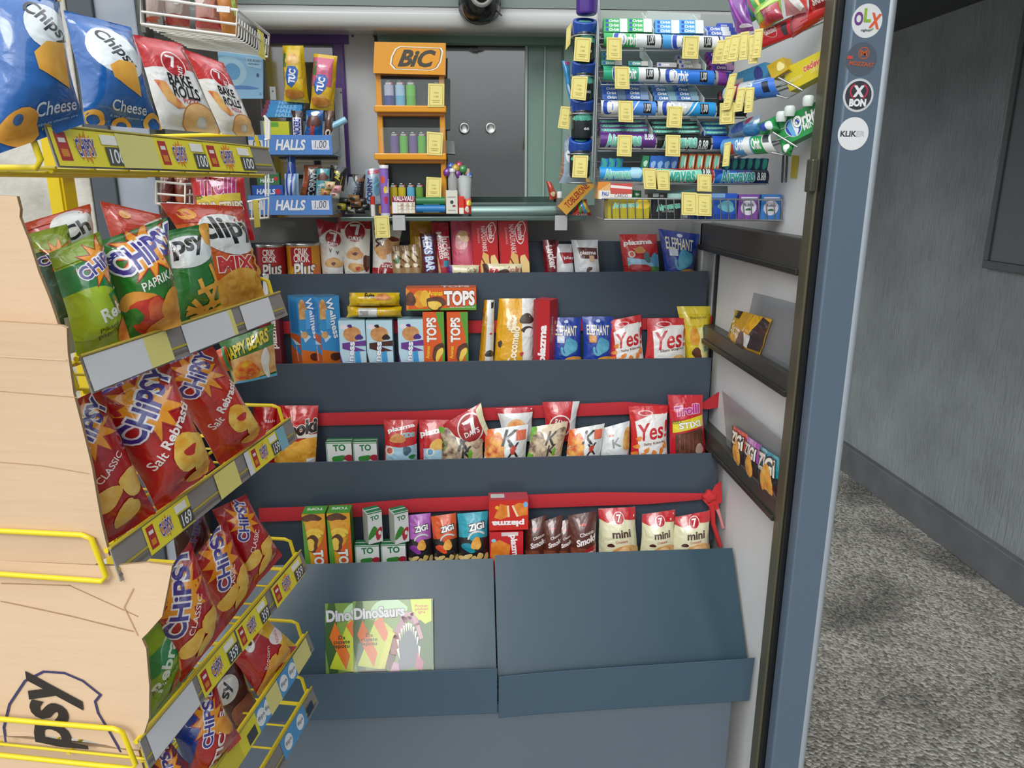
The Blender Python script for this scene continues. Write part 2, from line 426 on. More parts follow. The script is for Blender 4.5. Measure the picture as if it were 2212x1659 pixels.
# concrete building wall to the right of the kiosk
g = G(); g.box((2.2, -6, .0), (2.5, 12, 4.5), ('#808587', 'plaster', '#969b9d')); strct('wall_right', g)
g = G(); g.box((2.165, -6, 0), (2.2, 12, .16), ('#57595b', 'wall', '#66686a'), .004); strct('baseboard_right', g)
g = G(); g.box((-6, 12, 0), (2.5, 12.3, 4.5), ('#4b4d4f', 'wall')); strct('wall_far', g)
g = G(); g.box((.76, .55, 2.35), (2.2, 12, 2.5), ('#3a3c3e', 'wall')); strct('shade_ceiling', g)  # passage roof, added to shade the upper part of the concrete wall
# grey metal hatch set in the concrete wall
t = thing('wall_hatch', (2.2, 2.2, 1.16), 'grey metal hatch with a raised frame, set in the concrete wall at right edge', 'hatch')
a = atX(2128, 572, 2.19); b = atX(2212, 590, 2.19)
g = G(); g.box((2.185, 1.6, a.z+.02), (2.2, a.y-.02, 2.6), ('#63676a', 'wall'), .002); g.obj('hatch_panel', t)
g = G(); g.box((2.175, 1.58, a.z-.012), (2.2, a.y, a.z+.02), ('#55585a', 'wall'), .003)
g.box((2.175, a.y-.03, a.z+.02), (2.2, a.y, 2.62), ('#55585a', 'wall'), .003); g.obj('hatch_frame', t)
# kiosk shell
g = G()
g.box((-.9, 2.26, 0), (.9, 2.32, 2.0), ('#9c9c99', 'wall', '#a6a6a3')); strct('wall_back', g)
g = G(); g.box((-.9, 2.20, 1.995), (.9, 2.34, 2.6), ('#84928e', 'wall', '#8b9995')); strct('wall_upper', g)
g = G(); g.box((XW, 1.50, 0.0), (XW+.04, 2.3, 2.6), ('#dcdddd', 'wall', '#e2e3e3')); strct('wall_side', g)
# white aluminium corner profile below the counter
g = G(); x0 = atX(1562, 600, XW).y
g.box((XW-.035, 2.13, .0), (XW, 2.26, 1.50), ('#b4b6b6', 'satin'), .006); g.box((XW-.012, 2.085, .0), (XW+.001, 2.132, 1.50), ('#a5a8aa', 'satin'), .004)
g.box((XW-.006, 2.07, .0), (XW+.001, 2.088, 1.45), '#1a1b1c'); strct('trim_1', g)
# dark bronze rails across the side wall: posts the product pockets stand in
def rail(i, p, lo, hi, d=.035):
    g = G(); g.box((XW-d, 1.49, lo), (XW+.002, 2.15, hi), ('#4a4a45', 'satin'), .003)
    g.box((XW-d-.006, 1.49, lo-.006), (XW-d+.010, 2.15, lo+.008), ('#35352f', 'satin'), .002); strct('trim_%d' % i, g)
rail(2, 0, 1.426, 1.496); rail(3, 0, 1.166, 1.212); rail(4, 0, .876, .923)
g = G()   # frame stile beside the post
g.box((XW-.035, 1.455, 0), (XW+.03, 1.492, 2.6), ('#5d5a48', 'satin'), .003)
g.box((XW-.030, 1.442, 0), (XW+.02, 1.456, 2.6), '#131415'); strct('trim_5', g)
# lock plate on the stile
g = G(); a = atY(1771, 415, 1.45); g.box((XW-.048, 1.45, a.z), (XW-.034, 1.475, a.z+.062), ('#4d4b40', 'satin'), .003)
g.obj('latch_plate', None, 'small olive metal catch plate fixed on the stile beside the blue post', 'latch')
# blue-grey aluminium corner post
t = thing('corner_post', (.79, 1.43, 0), 'tall blue-grey aluminium corner post with a rounded right edge in a painted highlight tone', 'post')
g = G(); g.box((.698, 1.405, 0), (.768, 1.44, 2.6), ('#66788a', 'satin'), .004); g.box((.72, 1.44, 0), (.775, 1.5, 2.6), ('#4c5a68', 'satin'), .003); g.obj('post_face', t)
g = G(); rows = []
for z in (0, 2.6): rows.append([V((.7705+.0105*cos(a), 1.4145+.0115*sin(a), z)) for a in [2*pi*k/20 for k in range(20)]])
g.grid(rows, ('#a9b2ba', 'satin'), True, True); g.obj('rounded_edge', t)  # lighter colour than the face stands in for the highlight on the rounding
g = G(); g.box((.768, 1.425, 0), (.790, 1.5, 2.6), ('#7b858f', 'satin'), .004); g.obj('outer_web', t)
# beam above the hatch window
g = G(); rows = []
prof = [(2.20, 1.989), (2.085, 1.980), (2.066, 1.980), (2.056, 1.987), (2.052, 1.997), (2.052, 2.016), (2.055, 2.020), (2.062, 2.022), (2.062, 2.033), (2.13, 2.05), (2.2, 2.05)]
for x in (-.9, .72): rows.append([V((x, y, z)) for y, z in prof])
g.grid(rows, ('#b9bab8', 'gloss')); strct('trim_6', g)
g = G(); g.box((-.9, 2.06, 2.034), (.72, 2.12, 2.2), ('#76827e', 'wall')); strct('trim_7', g)
# plaster wall and jambs at far left behind the snack rack
YL = 1.72
def vstrip(name, x0, x1, yref, Y, m, th=.05, z1=2.6, k='structure', **kw):
    g = G(); a, b = atY(x0, yref, Y).x, atY(x1, yref, Y).x; g.box((a, Y, 0), (b, Y+th, z1), m, .003); return g.obj(name, None, kind=k, **kw)
vstrip('wall_left', -900, 196, 400, YL, ('#cbc8c0', 'stone', '#98948a'), .3)
vstrip('trim_8', 198, 250, 400, YL-.01, ('#454c54', 'wall'))
vstrip('trim_9', 250, 338, 400, YL, ('#8d96a3', 'wall', '#a9aebb'))
vstrip('trim_10', 338, 352, 400, YL-.02, ('#3d423f', 'satin'))
# ---------------------------------------------------------------- hatch window over the counter
YG = 2.22
def px(x, y, Y): p = atY(x, y, Y); return p
def rect(g, x0, y0, x1, y1, Y, th, m, bev=0):
    a, b = atY(x0, y1, Y), atY(x1, y0, Y); c = (a.x+atY(x0, y0, Y).x)/2; d = (b.x+atY(x1, y1, Y).x)/2
    g.box((c, Y, a.z), (d, Y+th, b.z), m, bev)
t = thing('sliding_window', (.15, YG, 1.52), 'dark reflective two-pane sliding glass window with two round finger knobs', 'window'); t['kind'] = 'structure'; t.name = 'window_1'
del t['label']; del t['category']
g = G(); rect(g, 815, 72, 1290, 92, YG-.05, .03, ('#6f8a7c', 'satin'), .002); rect(g, 1215, 90, 1290, 445, YG-.04, .03, ('#8fa89c', 'satin'), .002); g.obj('window_frame', t)
g = G(); rect(g, 1138, 90, 1218, 425, YG-.012, .008, ('#7b958b', 'gloss')); g.obj('reveal_panel', t)
for nm, x0, x1, Y, c in (('window_pane', 900, 1037, YG-.004, ('#1c2624', 'smoke', '#34403e')), ('window_pane', 1034, 1140, YG-.012, ('#1a2422', 'smoke', '#303b39'))):
    g = G(); rect(g, x0, 88, x1, 425, Y, .006, c); w_ = g.obj(nm, t); PN = globals().get('PN', [])+[w_]
for x, w_ in zip((1003, 1060), PN):
    c = atY(x, 277, YG-.016)
    g = G(); g.lathe([(.016, 0), (.0155, .004), (.011, .005), (.010, .002), (.003, .0018), (.0, .0018)], ('#c9cdcb', 'metal'), 24, c, (0, -1, 0)); g.obj('finger_knob', w_)
g = G(); rect(g, 1134, 90, 1139, 425, YG-.02, .006, ('#a7bab0', 'satin')); rect(g, 1174, 90, 1177, 425, YG-.02, .004, ('#a7bab0', 'satin')); g.obj('glazing_bar', t)
# counter ledge
ZC = 1.518
t = thing('counter_ledge', (0, 2.1, ZC-.02), 'narrow dark green counter ledge with a grey rolled tray below the window', 'counter')
g = G(); g.box((-.33, 2.055, ZC-.012), (.335, 2.26, ZC), ('#4c5f58', 'gloss'), .003); g.obj('ledge_board', t)
g = G(); a, b = atY(1017, 440, 2.09).x, atY(1204, 440, 2.09).x; rows = []
for x in (a, b): rows.append([V((x, 2.075+y, ZC+z)) for y, z in ((0, 0), (-.004, .010), (.0, .024), (.012, .033), (.05, .036), (.055, .028), (.10, .026), (.11, .05), (.14, .05))])
g.grid(rows, ('#7f9590', 'metal')); g.obj('rolled_tray', t)
for x in (862, 1212):   # grey plastic hook plates under the ledge
    p = atY(x, 480, 2.05); g = G(); g.box((p.x-.017, 2.046, p.z-.022), (p.x+.017, 2.052, p.z+.018), ('#b5b7b8', 'print'), .0015); g.obj('hook_plate', t)
# white upright board left of the lighter display, and purple framed glass
g = G(); rect(g, 750, 70, 817, 470, 2.19, .05, ('#bfc1c4', 'wall', '#c9cbce'), .001)
for x in (762, 808): c = atY(x, 78, 2.189); g.lathe([(.003, 0), (.003, .001), (0, .0015)], '#3b4260', 10, c, (0, -1, 0))
strct('trim_11', g)
g = G(); rect(g, 540, 70, 752, 92, 2.18, .03, ('#54357d', 'print'), .003); rect(g, 728, 92, 752, 470, 2.18, .03, ('#54357d', 'print'), .003)
rect(g, 530, 92, 730, 470, 2.2, .008, ('#3a3634', 'smoke', '#5c564c')); g.name = 0
g.obj('framed_glass', None, 'purple framed dark glass panel behind the blue cough sweet trays', 'glass panel')
# ================================================================ TIERED SHELF UNIT
LIP = [(2.10, 1.362), (2.02, 1.126), (1.907, .880), (1.783, .650)]
XL, XR = -.80, .700
NAVY = ('#454f5b', 'sheet')
t = thing('tiered_shelf', (0, 2.0, 0), 'dark slate tiered snack shelf filling the kiosk front below the counter', 'shelf')
shelf_unit = t
g = G(); g.box((XL, 2.205, 1.25), (XR-.02, 2.21, atY(1300, 521, 2.205).z), NAVY, .001); g.obj('back_board', t)
for k in range(3):
    Y, z = LIP[k]; zn = LIP[k+1][1]
    g = G(); g.box((XL, Y-.0015, zn-.085), (XR-.012*k*0, Y+.0015, z), NAVY, .001); g.obj('front_panel', t)
    g = G(); g.box((XL, Y, z-.08), (XR, (LIP[k-1][0] if k else 2.205), z-.077), NAVY); g.obj('tray_floor', t)
g = G(); g.box((XL, 1.783, .565), (XR, 1.905, .568), NAVY); g.obj('tray_floor', t)
g = G(); g.box((XL, 1.602, 0), (.672, 1.606, .33), ('#626d78', 'sheet'), .001); g.obj('base_panel', t)
g = G()
for s in (0,):
    g.slab([(XR-.006, 2.165, 1.0), (XR-.006, 2.165, .0), (XR-.006, 1.9, .0), (XR-.006, 1.9, .6), (XR-.006, 2.0, .88), (XR-.006, 2.09, 1.1), (XR-.006, 2.165, 1.3)], .004, ('#2d3136', 'sheet'))
g.obj('end_panel', t)
# magazine racks
def mag(x0, x1, top, yl, yr, dz, label):
    t = thing('magazine_rack', ((x0+x1)/2, 1.7, .35), label, 'rack')
    B = ('#304855', 'sheet')
    g = G(); g.slab([(x0, 1.783, top), (x0, 1.615, .405), (x1, 1.615, .405), (x1, 1.783, top)], .003, B, n=V((0, -.82, .57)).normalized()); g.obj('sloping_panel', t)
    g = G(); rows = []
    for i in range(13):
        f = i/12; x = x0+(x1-x0)*f; zt = yl+(yr-yl)*f; 
        if dz: zt += dz*(1-f)**6*-1
        b_ = dz and -.006*f+.010; rows.append([V((x, 1.630, zt-.146+b_)), V((x, 1.598, zt-.146+b_)), V((x, 1.590, zt-.138+b_)), V((x, 1.578, zt-.002)), V((x, 1.576, zt)), V((x, 1.579, zt)), V((x, 1.594, zt-.13+b_)), V((x, 1.640, zt-.135+b_))])
    B = ('#4a5f70', 'sheet'); g.grid(rows, B); g.face([rows[0][i] for i in range(8)][::-1], B); g.face([rows[-1][i] for i in range(8)], B); g.obj('front_lip', t)
    return t
xm = atY(1067, 1210, 1.783).x
mag(XL, xm-.002, .643, .462, .455, 0, 'slate blue sloping magazine rack on the left, holding dinosaur magazines')
mag(xm+.002, XR+.012, .652, .437, .455, .006, 'empty slate blue sloping magazine rack on the right')
# red elastic straps
def strap(name, pts, wd, label, extra=None):
    g = G(); rows = []
    for (x, y, z, s) in pts: rows.append([V((x, y, z-wd/2*s)), V((x, y-.0025, z)), V((x, y, z+wd/2*s))])
    P = rows; g.grid(rows, ('#b92a33', 'cloth')); g.grid([[p+V((0, .002, 0)) for p in r][::-1] for r in rows], ('#b92a33', 'cloth'))
    if extra: extra(g)
    g.obj(name, None, label, 'strap')
def sp(px_, Y): return [(atY(x, y, Y).x, Y, atY(x, y, Y).z, s) for x, y, s in px_]
def tail1(g):
    p = [atY(x, y, 1.995) for x, y in ((1500, 882), (1525, 866), (1554, 846), (1554, 880), (1530, 884))]; g.slab(p[::-1], .003, ('#b3262f', 'cloth'), n=V((0, -1, 0)))
strap('red_strap', sp([(560, 708, 1), (1030, 706, 1), (1500, 698, .9), (1545, 690, .7)], 2.085), .036, 'red elastic strap crossing the second shelf from the top')
strap('red_strap', sp([(560, 908, 1), (690, 906, 1), (900, 902, 1), (1150, 890, 1), (1350, 882, 1), (1430, 884, .7), (1500, 882, .45)], 2.005), .037, 'red elastic strap crossing the third shelf, its end pulled up at right', tail1)
def knot(g):
    R_ = ('#c62d30', 'cloth')
    c = atY(1535, 1072, 1.875); bm = bmesh.new(); bmesh.ops.create_uvsphere(bm, u_segments=14, v_segments=10, radius=.018)
    for v in bm.verts: v.co *= 1+.25*sin(v.co.x*260)*cos(v.co.z*230)
    g.bm(bm, R_, Matrix.Translation(c) @ Matrix.Diagonal((1.1, .8, 1, 1)), True)
    p = [atY(x, y, 1.87) for x, y in ((1530, 1080), (1545, 1050), (1558, 1040), (1560, 1085), (1545, 1092))]; g.slab(p[::-1], .004, R_, n=V((0, -1, 0)))
    p = [atY(x, y, 1.868) for x, y in ((1518, 1080), (1548, 1075), (1556, 1108), (1535, 1098))]; g.slab(p[::-1], .004, R_, n=V((0, -1, 0)))
    g.tube([atY(1550, 1100, 1.868), atY(1556, 1118, 1.865), atY(1562, 1140, 1.866)], [.006, .004, .005], ('#d8898c', 'cloth'))
    g.tube([atY(1538, 1090, 1.87), atY(1540, 1130, 1.868), atY(1556, 1180, 1.868)], [.009, .007, .006], R_)
strap('red_strap', sp([(560, 1113, 1), (700, 1108, 1), (900, 1092, 1), (1100, 1085, 1), (1300, 1078, 1), (1400, 1077, .85), (1480, 1074, .6), (1530, 1072, .4)], 1.885), .040, 'red elastic strap above the lowest snack row, tied in a knot at right', knot)
# ================================================================ YELLOW WIRE SNACK RACK AT LEFT
A11 = rad(11); RN = V((cos(A11), -sin(A11), 0)); RD = V((sin(A11), cos(A11), 0)); RO = RN*-.6
S0, S1 = .7625, 1.293
def RP(inset=0, tilt=0): return (RO-RN*inset, (RN*cos(rad(tilt))+V((0, 0, sin(rad(tilt))))).normalized())
def rk(s, inset, z): p = RO+RD*s-RN*inset; return V((p.x, p.y, z))
YEL = ('#e8cf1c', 'gloss'); CLR = ('#a9a6a2', 'print')
SH = [1.662, 1.410, 1.167, .886, .698, .565]
rack = thing('wire_snack_rack', rk((S0+S1)/2, .2, 0), 'tall yellow wire snack rack at left, stacked with crisp packets', 'rack')
def strip_u(z, x):   # photo column -> fraction along a price strip
    lo, hi = 0., 1.
    def proj(p): q = p-CAM; d = q.dot(FW); return CX+FPX*q.dot(RT)/d
    for _ in range(30):
        m = (lo+hi)/2
        if proj(rk(S0+(S1-S0)*m, 0, z)) < x: lo = m
        else: hi = m
    return lo
def price(a, b, txt, col='#f0e238', thumb='#b52a2c', extra='#d98a2a'):
    w = b-a; h = 1/HS
    return [('r', col, a, .0, b, 1), ('r', thumb, a+w*.05, .14, a+w*.20, .9), ('r', extra, a+w*.08, .25, a+w*.17, .45), ('r', '#e9e4dc', a+w*.08, .62, a+w*.17, .74),
            ('s', '#e58a2a', a+w*.42, .52, w*.15, w*.09, 14), ('t', 'CHIPSY', '#3a3590', a+w*.42, .52, w*.26, .45*h, 3, {'o': '#f3efe6', 'b': .03, 'ow': .06}),
            ('r', '#f4f2ea', a+w*.66, .64, a+w*.92, .92), ('r', '#474a4c', a+w*.69, .06, a+w*.99, .58), ('t', txt, '#eef0ee', a+w*.84, .32, w*.22, .40*h, 0, {'sh': .15, 'b': .02})]
HS = .53/.042
LAB = []
def L1(z, x0, x1, *a, **k): return price(strip_u(z, x0), strip_u(z, x1), *a, **k)
def R1(z, x0, x1, c, y0=0, y1=1.04): return [('r', c, strip_u(z, x0), y0, strip_u(z, x1), y1)]
z = SH[0]; st1 = L1(z, 94, 252, '100')+R1(z, 238, 325, '#e3dc86')+L1(z, 322, 432, '100')+L1(z, 428, 532, '100')
z = SH[1]; st2 = R1(z, 172, 312, '#dfe0e3')+R1(z, 302, 352, '#e6de86')+R1(z, 385, 490, '#e3e4e7')+R1(z, 486, 494, '#e6de86')+R1(z, 512, 575, '#e3e4e7')
z = SH[2]; st3 = L1(z, 300, 398, '169')+R1(z, 455, 500, '#e8de80')+R1(z, 520, 530, '#e3e4e7')+L1(z, 530, 590, '159')+R1(z, 588, 604, '#7fb6c4')
z = SH[3]; st4 = R1(z, 310, 410, '#dfe0e4')+L1(z, 420, 500, '359')+L1(z, 502, 566, '359')+L1(z, 578, 640, '359')
def blue(z, x0, x1, n):
    a, b = strip_u(z, x0), strip_u(z, x1); r = [('r', '#5b9ed2', a, 0, b, 1)]
    for i in range(n):
        c = a+(b-a)*(i+.5)/n; r += [('e', '#eef0f2', c, .5, .030, .030), ('t', 'flips', '#39424c', c, .5, .045, .02, 0)]
    return r
z = SH[4]; st5 = R1(z, 455, 510, '#d8c83a')+R1(z, 508, 545, '#e9dc3c')+[('r', '#474a4c', strip_u(z, 522), .1, strip_u(z, 540), .6)]+blue(z, 545, 575, 2)+R1(z, 568, 592, '#e6dc8a')+blue(z, 592, 628, 2)+R1(z, 626, 655, '#e6dc8a')
z = SH[5]; st6 = blue(z, 600, 650, 2)+[('r', '#2f3f52', strip_u(z, 652), .15, strip_u(z, 664), .6)]
for k, (z, st) in enumerate(zip(SH, (st1, st2, st3, st4, st5, st6))):
    g = G()   # wire basket floor and ends
    dp = .34 if k < 5 else .30
    for s, sg in ((S0, -1), (S1, 1)):
        hi = .018 if s == S0 else .024
        e = s+sg*.004
        g.tube([rk(e, dp, z+hi-.004), rk(e, .03, z+hi), rk(e, .018, z+hi-.004), rk(e, .006, z-.036), rk(e, .012, z-.044), rk(e, dp, z-.044)], .0036, YEL)
    for i in range(9):
        s = S0+.015+(S1-S0-.015)*i/8; g.tube([rk(s, .004, z-.044), rk(s, dp, z-.044)], .0022, YEL, 6)
    for q in (.01, .12, .23, dp): g.tube([rk(S0+.014, q, z-.047), rk(S1, q, z-.047)], .003, YEL, 6)
    g.tube([rk(S0, .004, z-.004), rk(S1, .004, z-.004)], .0034, YEL)
    g.obj('wire_shelf', rack)
    g = G()   # clear price channel with inserts
    bl, br, tr, tl = rk(S0-.002, -.012, z-.044), rk(S1+.012, -.012, z-.044), rk(S1+.006, -.002, z), rk(S0, -.002, z)
    off = RN*.0006
    g.slab([bl, br, tr, tl], .0018, ('#8f8a86', 'print'), n=RN); 
    g.tube([tl, tr], .0022, ('#b5a23e', 'gloss'), 6)
    bl2, br2, tr2, tl2 = rk(S0-.001, -.0125, z-.042), rk(S1+.001, -.0125, z-.042), rk(S1, -.003, z-.002), rk(S0, -.003, z-.002)
    panel(g, (bl2, br2, tr2, tl2), [('r', '#6f6a62', 0, .12, 1, .2), ('r', '#b9a93a', 0, .30, 1, .38)]+st, None, 1, .042/.53)
    g.obj('price_strip', rack)
for s in (S0+.05, S1-.05):
    g = G(); a = rk(s, .36, 0); m = Matrix.Translation(a) @ Matrix.Rotation(-A11, 4, 'Z')
    bm = bmesh.new(); bmesh.ops.create_cube(bm, size=1); bmesh.ops.transform(bm, matrix=Matrix.Translation((0, 0, 1.05)) @ Matrix.Diagonal((.03, .038, 2.1, 1)), verts=bm.verts); bmesh.ops.bevel(bm, geom=bm.edges[:], offset=.004, segments=2, affect='EDGES')
    g.bm(bm, ('#dcc01a', 'gloss'), m); g.obj('upright', rack)
# ---------------------------------------------------------------- cardboard sheets leaning on the rack's near end
def sheet(name, pts, pl, m, label, wav, prims=(), th=.004, cat='cardboard', edge='#a98a66'):
    p0, n = V(pl[0]), V(pl[1]).normalized(); ux = V((0, 0, 1)).cross(n).normalized(); uz = n.cross(ux)
    W3 = [on(p, pl) for p in pts]; q = [((p-p0).dot(ux), (p-p0).dot(uz)) for p in W3]
    x0, x1, y0, y1 = min(a for a, _ in q), max(a for a, _ in q), min(b for _, b in q), max(b for _, b in q)
    W, H = x1-x0, y1-y0; nu, nv = 16, 24
    def at(u, v): x, y = x0+W*u, y0+H*v; return p0+ux*x+uz*y+n*wav(x-p0.x*0, y)
    P = [[at(i/nu, j/nv) for i in range(nu+1)] for j in range(nv+1)]; N = normals(P)
    g = G(); uv = [((a-x0)/W, (b-y0)/H) for a, b in q]
    apply_art(g, [('p', m, uv)], W, H, P, N, step=.0001)
    B = [[p-n*th for p in r] for r in P]; g2 = G(); apply_art(g2, [('p', m, uv)], W, H, B, N, step=0)
    for f in g2.f: g.face([g2.v[i] for i in f][::-1], m)
    for i in range(len(uv)):
        a, b = uv[i-1], uv[i]; pa, pb = at(*a), at(*b); g.face([pa, pb, pb-n*th, pa-n*th], edge)
    pr = []
    def cv(x, y): p = on((x, y), pl); return ((p-p0).dot(ux)-x0)/W, ((p-p0).dot(uz)-y0)/H
    for p in (prims(cv, W) if callable(prims) else prims): pr.append(p)
    apply_art(g, pr, W, H, P, N, step=.00035)
    return g.obj(name, None, label, cat)
CB = ('#d6b795', 'card', '#dfc2a2')
def cpl(s, z=1.2, t=0): p = rk(s, 0, z); return (p, (-RD*cos(rad(t))-V((0, 0, sin(rad(t))))).normalized())
sheet('cardboard_sheet', [(-160, 395), (0, 422), (36, 424), (42, 452), (40, 470), (58, 520), (78, 590), (100, 645), (124, 715), (122, 760), (-160, 740)], cpl(S0-.018), CB,
      'upper tan cardboard flap behind the rack end at far left', lambda x, y: .004*sin(y*14+1)+.003*sin(x*9))
sheet('cardboard_sheet', [(-200, 688), (0, 694), (135, 702), (147, 708), (149, 760), (160, 850), (180, 930), (200, 1010), (222, 1130), (238, 1200), (200, 1222), (-200, 1225)], cpl(S0+.006, 1.15, 6.5), CB,
      'large creased tan cardboard sheet standing at the rack end, middle height', lambda x, y: .0015*sin(y*21+1)+.002*abs(sin(y*9))+.001*sin(x*12),
      lambda cv, W: [('l', ('#b8946e', 'card'), [cv(0, 845), cv(172, 858)], .003), ('l', ('#b8946e', 'card'), [cv(0, 998), cv(90, 1005), cv(195, 1022)], .003), ('l', ('#e0c3a1', 'card'), [cv(0, 768), cv(146, 776)], .006)])
def logo(cv, W):
    K = ('#2a2422', 'flat'); K2 = ('#3a3560', 'flat')
    c = [(14, 1600), (10, 1570), (22, 1520), (55, 1470), (95, 1450), (140, 1453), (180, 1470), (205, 1490), (218, 1500), (206, 1515), (212, 1540), (235, 1580), (262, 1630)]
    return [('l', ('#a98862', 'card'), [cv(0, 1262), cv(150, 1265), cv(300, 1330)], .004), ('l', ('#a98862', 'card'), [cv(0, 1300), cv(150, 1330), cv(290, 1362)], .004), ('l', ('#c39e78', 'card'), [cv(290, 1270), cv(270, 1310), cv(300, 1370)], .004),
            ('l', K2, [cv(*p) for p in c], .008), ('t', 'psy', K, *cv(124, 1540), .26, .165, 86, {'b': .05, 'sh': .1})]
sheet('cardboard_sheet', [(-200, 1190), (0, 1213), (240, 1222), (320, 1215), (372, 1222), (365, 1262), (352, 1330), (322, 1364), (308, 1378), (318, 1400), (324, 1480), (322, 1550), (305, 1600), (300, 1622), (250, 1618), (180, 1600), (110, 1592), (30, 1590), (-200, 1580)], cpl(S0+.007, 1, 1.0), CB,
      'torn tan cardboard sheet printed with an outlined badge and black lettering', lambda x, y: .0015*sin(y*16+2)+.002*sin(x*11+y*8), logo)
sheet('cardboard_sheet', [(-200, 1560), (0, 1590), (300, 1622), (312, 1660), (318, 1760), (-200, 1760)], cpl(S0+.022), CB,
      'lowest tan cardboard sheet behind the bottom yellow wire loop', lambda x, y: .003*sin(y*16+2)+.003*sin(x*11))
# ---------------------------------------------------------------- crisp packets
def burst(cx, cy, w, rot, h=None, txt='CHiPSY', edge='#b3262a'):
    h = h or w*.25
    return [('s', edge, cx, cy, w*.56, w*.30, 11, .85, rot), ('s', '#eb9a1c', cx, cy, w*.50, w*.26, 11, .85, rot), ('t', txt, '#3b3291', cx, cy, w, h, rot, {'o': '#eeeef4', 'b': .05, 'ow': .09, 'sh': -.1})]
def chips(cx, cy, s, sd=1, c1='#e9b13c', c2='#f6cf66'):
    F = (c1, 'food', c2)
    return [('b', F, cx-.5*s, cy+.1*s, s*.45, s*.36, sd, 20), ('b', F, cx+.35*s, cy+.16*s, s*.42, s*.38, sd+1, -30), ('b', (c2, 'food', c1), cx, cy-.16*s, s*.5, s*.30, sd+2, 40)]
RED = '#b0161f'
def classic(rot=35, cy=.74, w=.95, tx='CLASSIC', tcy=.5, trot=30, ccy=.25, sd=1, twd=.55, cx=.5, extra=()):
    return burst(cx, cy, w, rot)+[('t', tx, '#f4e6e2', .5, tcy, twd, .11, trot, {'b': .02})]+chips(.55, ccy, .5, sd)+list(extra)
HP = dict(cat='crisp packet')
def R_(inset=0, turn=34, tilt=8): return ('R', inset, turn, tilt)
def ring(cx, cy, r, sd=1): return [('o', ('#e8a030', 'food', '#f4bd55'), cx, cy, r, r*.9, r*.42, sd*20)]
cheese = lambda cx, cloud, tsz, trot: [('e', '#dfe6ea', *cloud), ('t', 'Chipsy', '#171a20', cloud[0], cloud[1]+.02, tsz, .24, trot, {'b': .04, 'sh': .3}), 
    ('p', ('#e3a038', 'food', '#ecb552'), [(cx-.2, .50), (cx-.05, .56), (cx+.2, .56), (cx+.2, .26), (cx, .33), (cx-.17, .40)]), ('t', 'Cheese', '#e8f0f6', cx+.03, .165, .48, .13, -3, {'b': .02}), ('t', '& tips sa ukusom sira', '#9fc4e4', cx+.03, .085, .5, .035, -2)]
bag('crisp_packet', ((-60, -75), (135, -35), (192, 262), (-18, 335)), R_(.0), .075, '#1560ad', cheese(.66, (.70, .66, .30, .27, -20), .62, -40)
    +[('p', '#e2e2e0', [(.0, .0), (.12, .0), (.06, .4), (0, .6)]), ('p', '#dfe3e6', [(.42, 1), (.95, 1), (.70, .86)]), ('b', ('#e49a2c', 'food', '#f0b24c'), .88, .93, .16, .08, 3), ('b', ('#e49a2c', 'food', '#f0b24c'), .30, .10, .22, .17, 5), ('e', '#2d62a0', .27, .15, .05, .05)],
    'large blue cheese crisp packet, leftmost on the top shelf, poking over its near end', seed=1, **HP)
bag('crisp_packet', ((146, 14), (292, 52), (358, 276), (194, 263)), R_(.02), .07, '#1560ad', cheese(.52, (.50, .64, .40, .34, -25), .62, -48)
    +ring(.10, .04, .15)+ring(.45, .0, .14, 2)+ring(.9, .04, .17, 4), 'blue crisp packet with white cloud and cheese wedge, beside the white bread crisp bags', seed=2, **HP)
def bake(): return [('r', '#e6e6e4', 0, 0, 1, .66), ('r', '#c02128', 0, .66, 1, 1), ('e', '#ecd9d6', .5, .70, .235, .235), ('e', '#ae1b26', .5, .70, .21, .21), ('t', '7', '#f2f2f2', .46, .73, .16, .2, -8, {'b': .03, 'sh': -.2}), ('t', 'DAYS', '#f2f2f2', .58, .63, .2, .09, 72, {'b': .04}),
    ('t', 'BAKE', '#151515', .50, .53, .42, .20, -4, {'b': .04}), ('t', 'ROLLS', '#151515', .54, .40, .46, .20, -4, {'b': .04}), ('t', 'PIZZA', '#b5202c', .58, .305, .28, .08, -4, {'b': .02}),
    ('p', ('#c8442e', 'food', '#e9b56a'), [(.06, .52), (.22, .50), (.30, .36), (.44, .24), (.30, .22), (.16, .30)]), ('o', ('#e2b070', 'food', '#efcf98'), .68, .10, .32, .32, .22), ('o', '#c8762e', .68, .10, .335, .335, .02)]
bag('crisp_packet', ((292, 72), (396, 92), (482, 288), (354, 276)), R_(.03), .035, '#e3e3e2', bake(), 'white and red bread crisp bag with folded top, left one of the pair', seed=3, block=.4, **HP)
bag('crisp_packet', ((402, 104), (486, 134), (557, 294), (484, 288)), R_(.03), .035, '#e3e3e2', bake(), 'white and red bread crisp bag with folded top, right one at the shelf end', seed=4, block=.4, **HP)
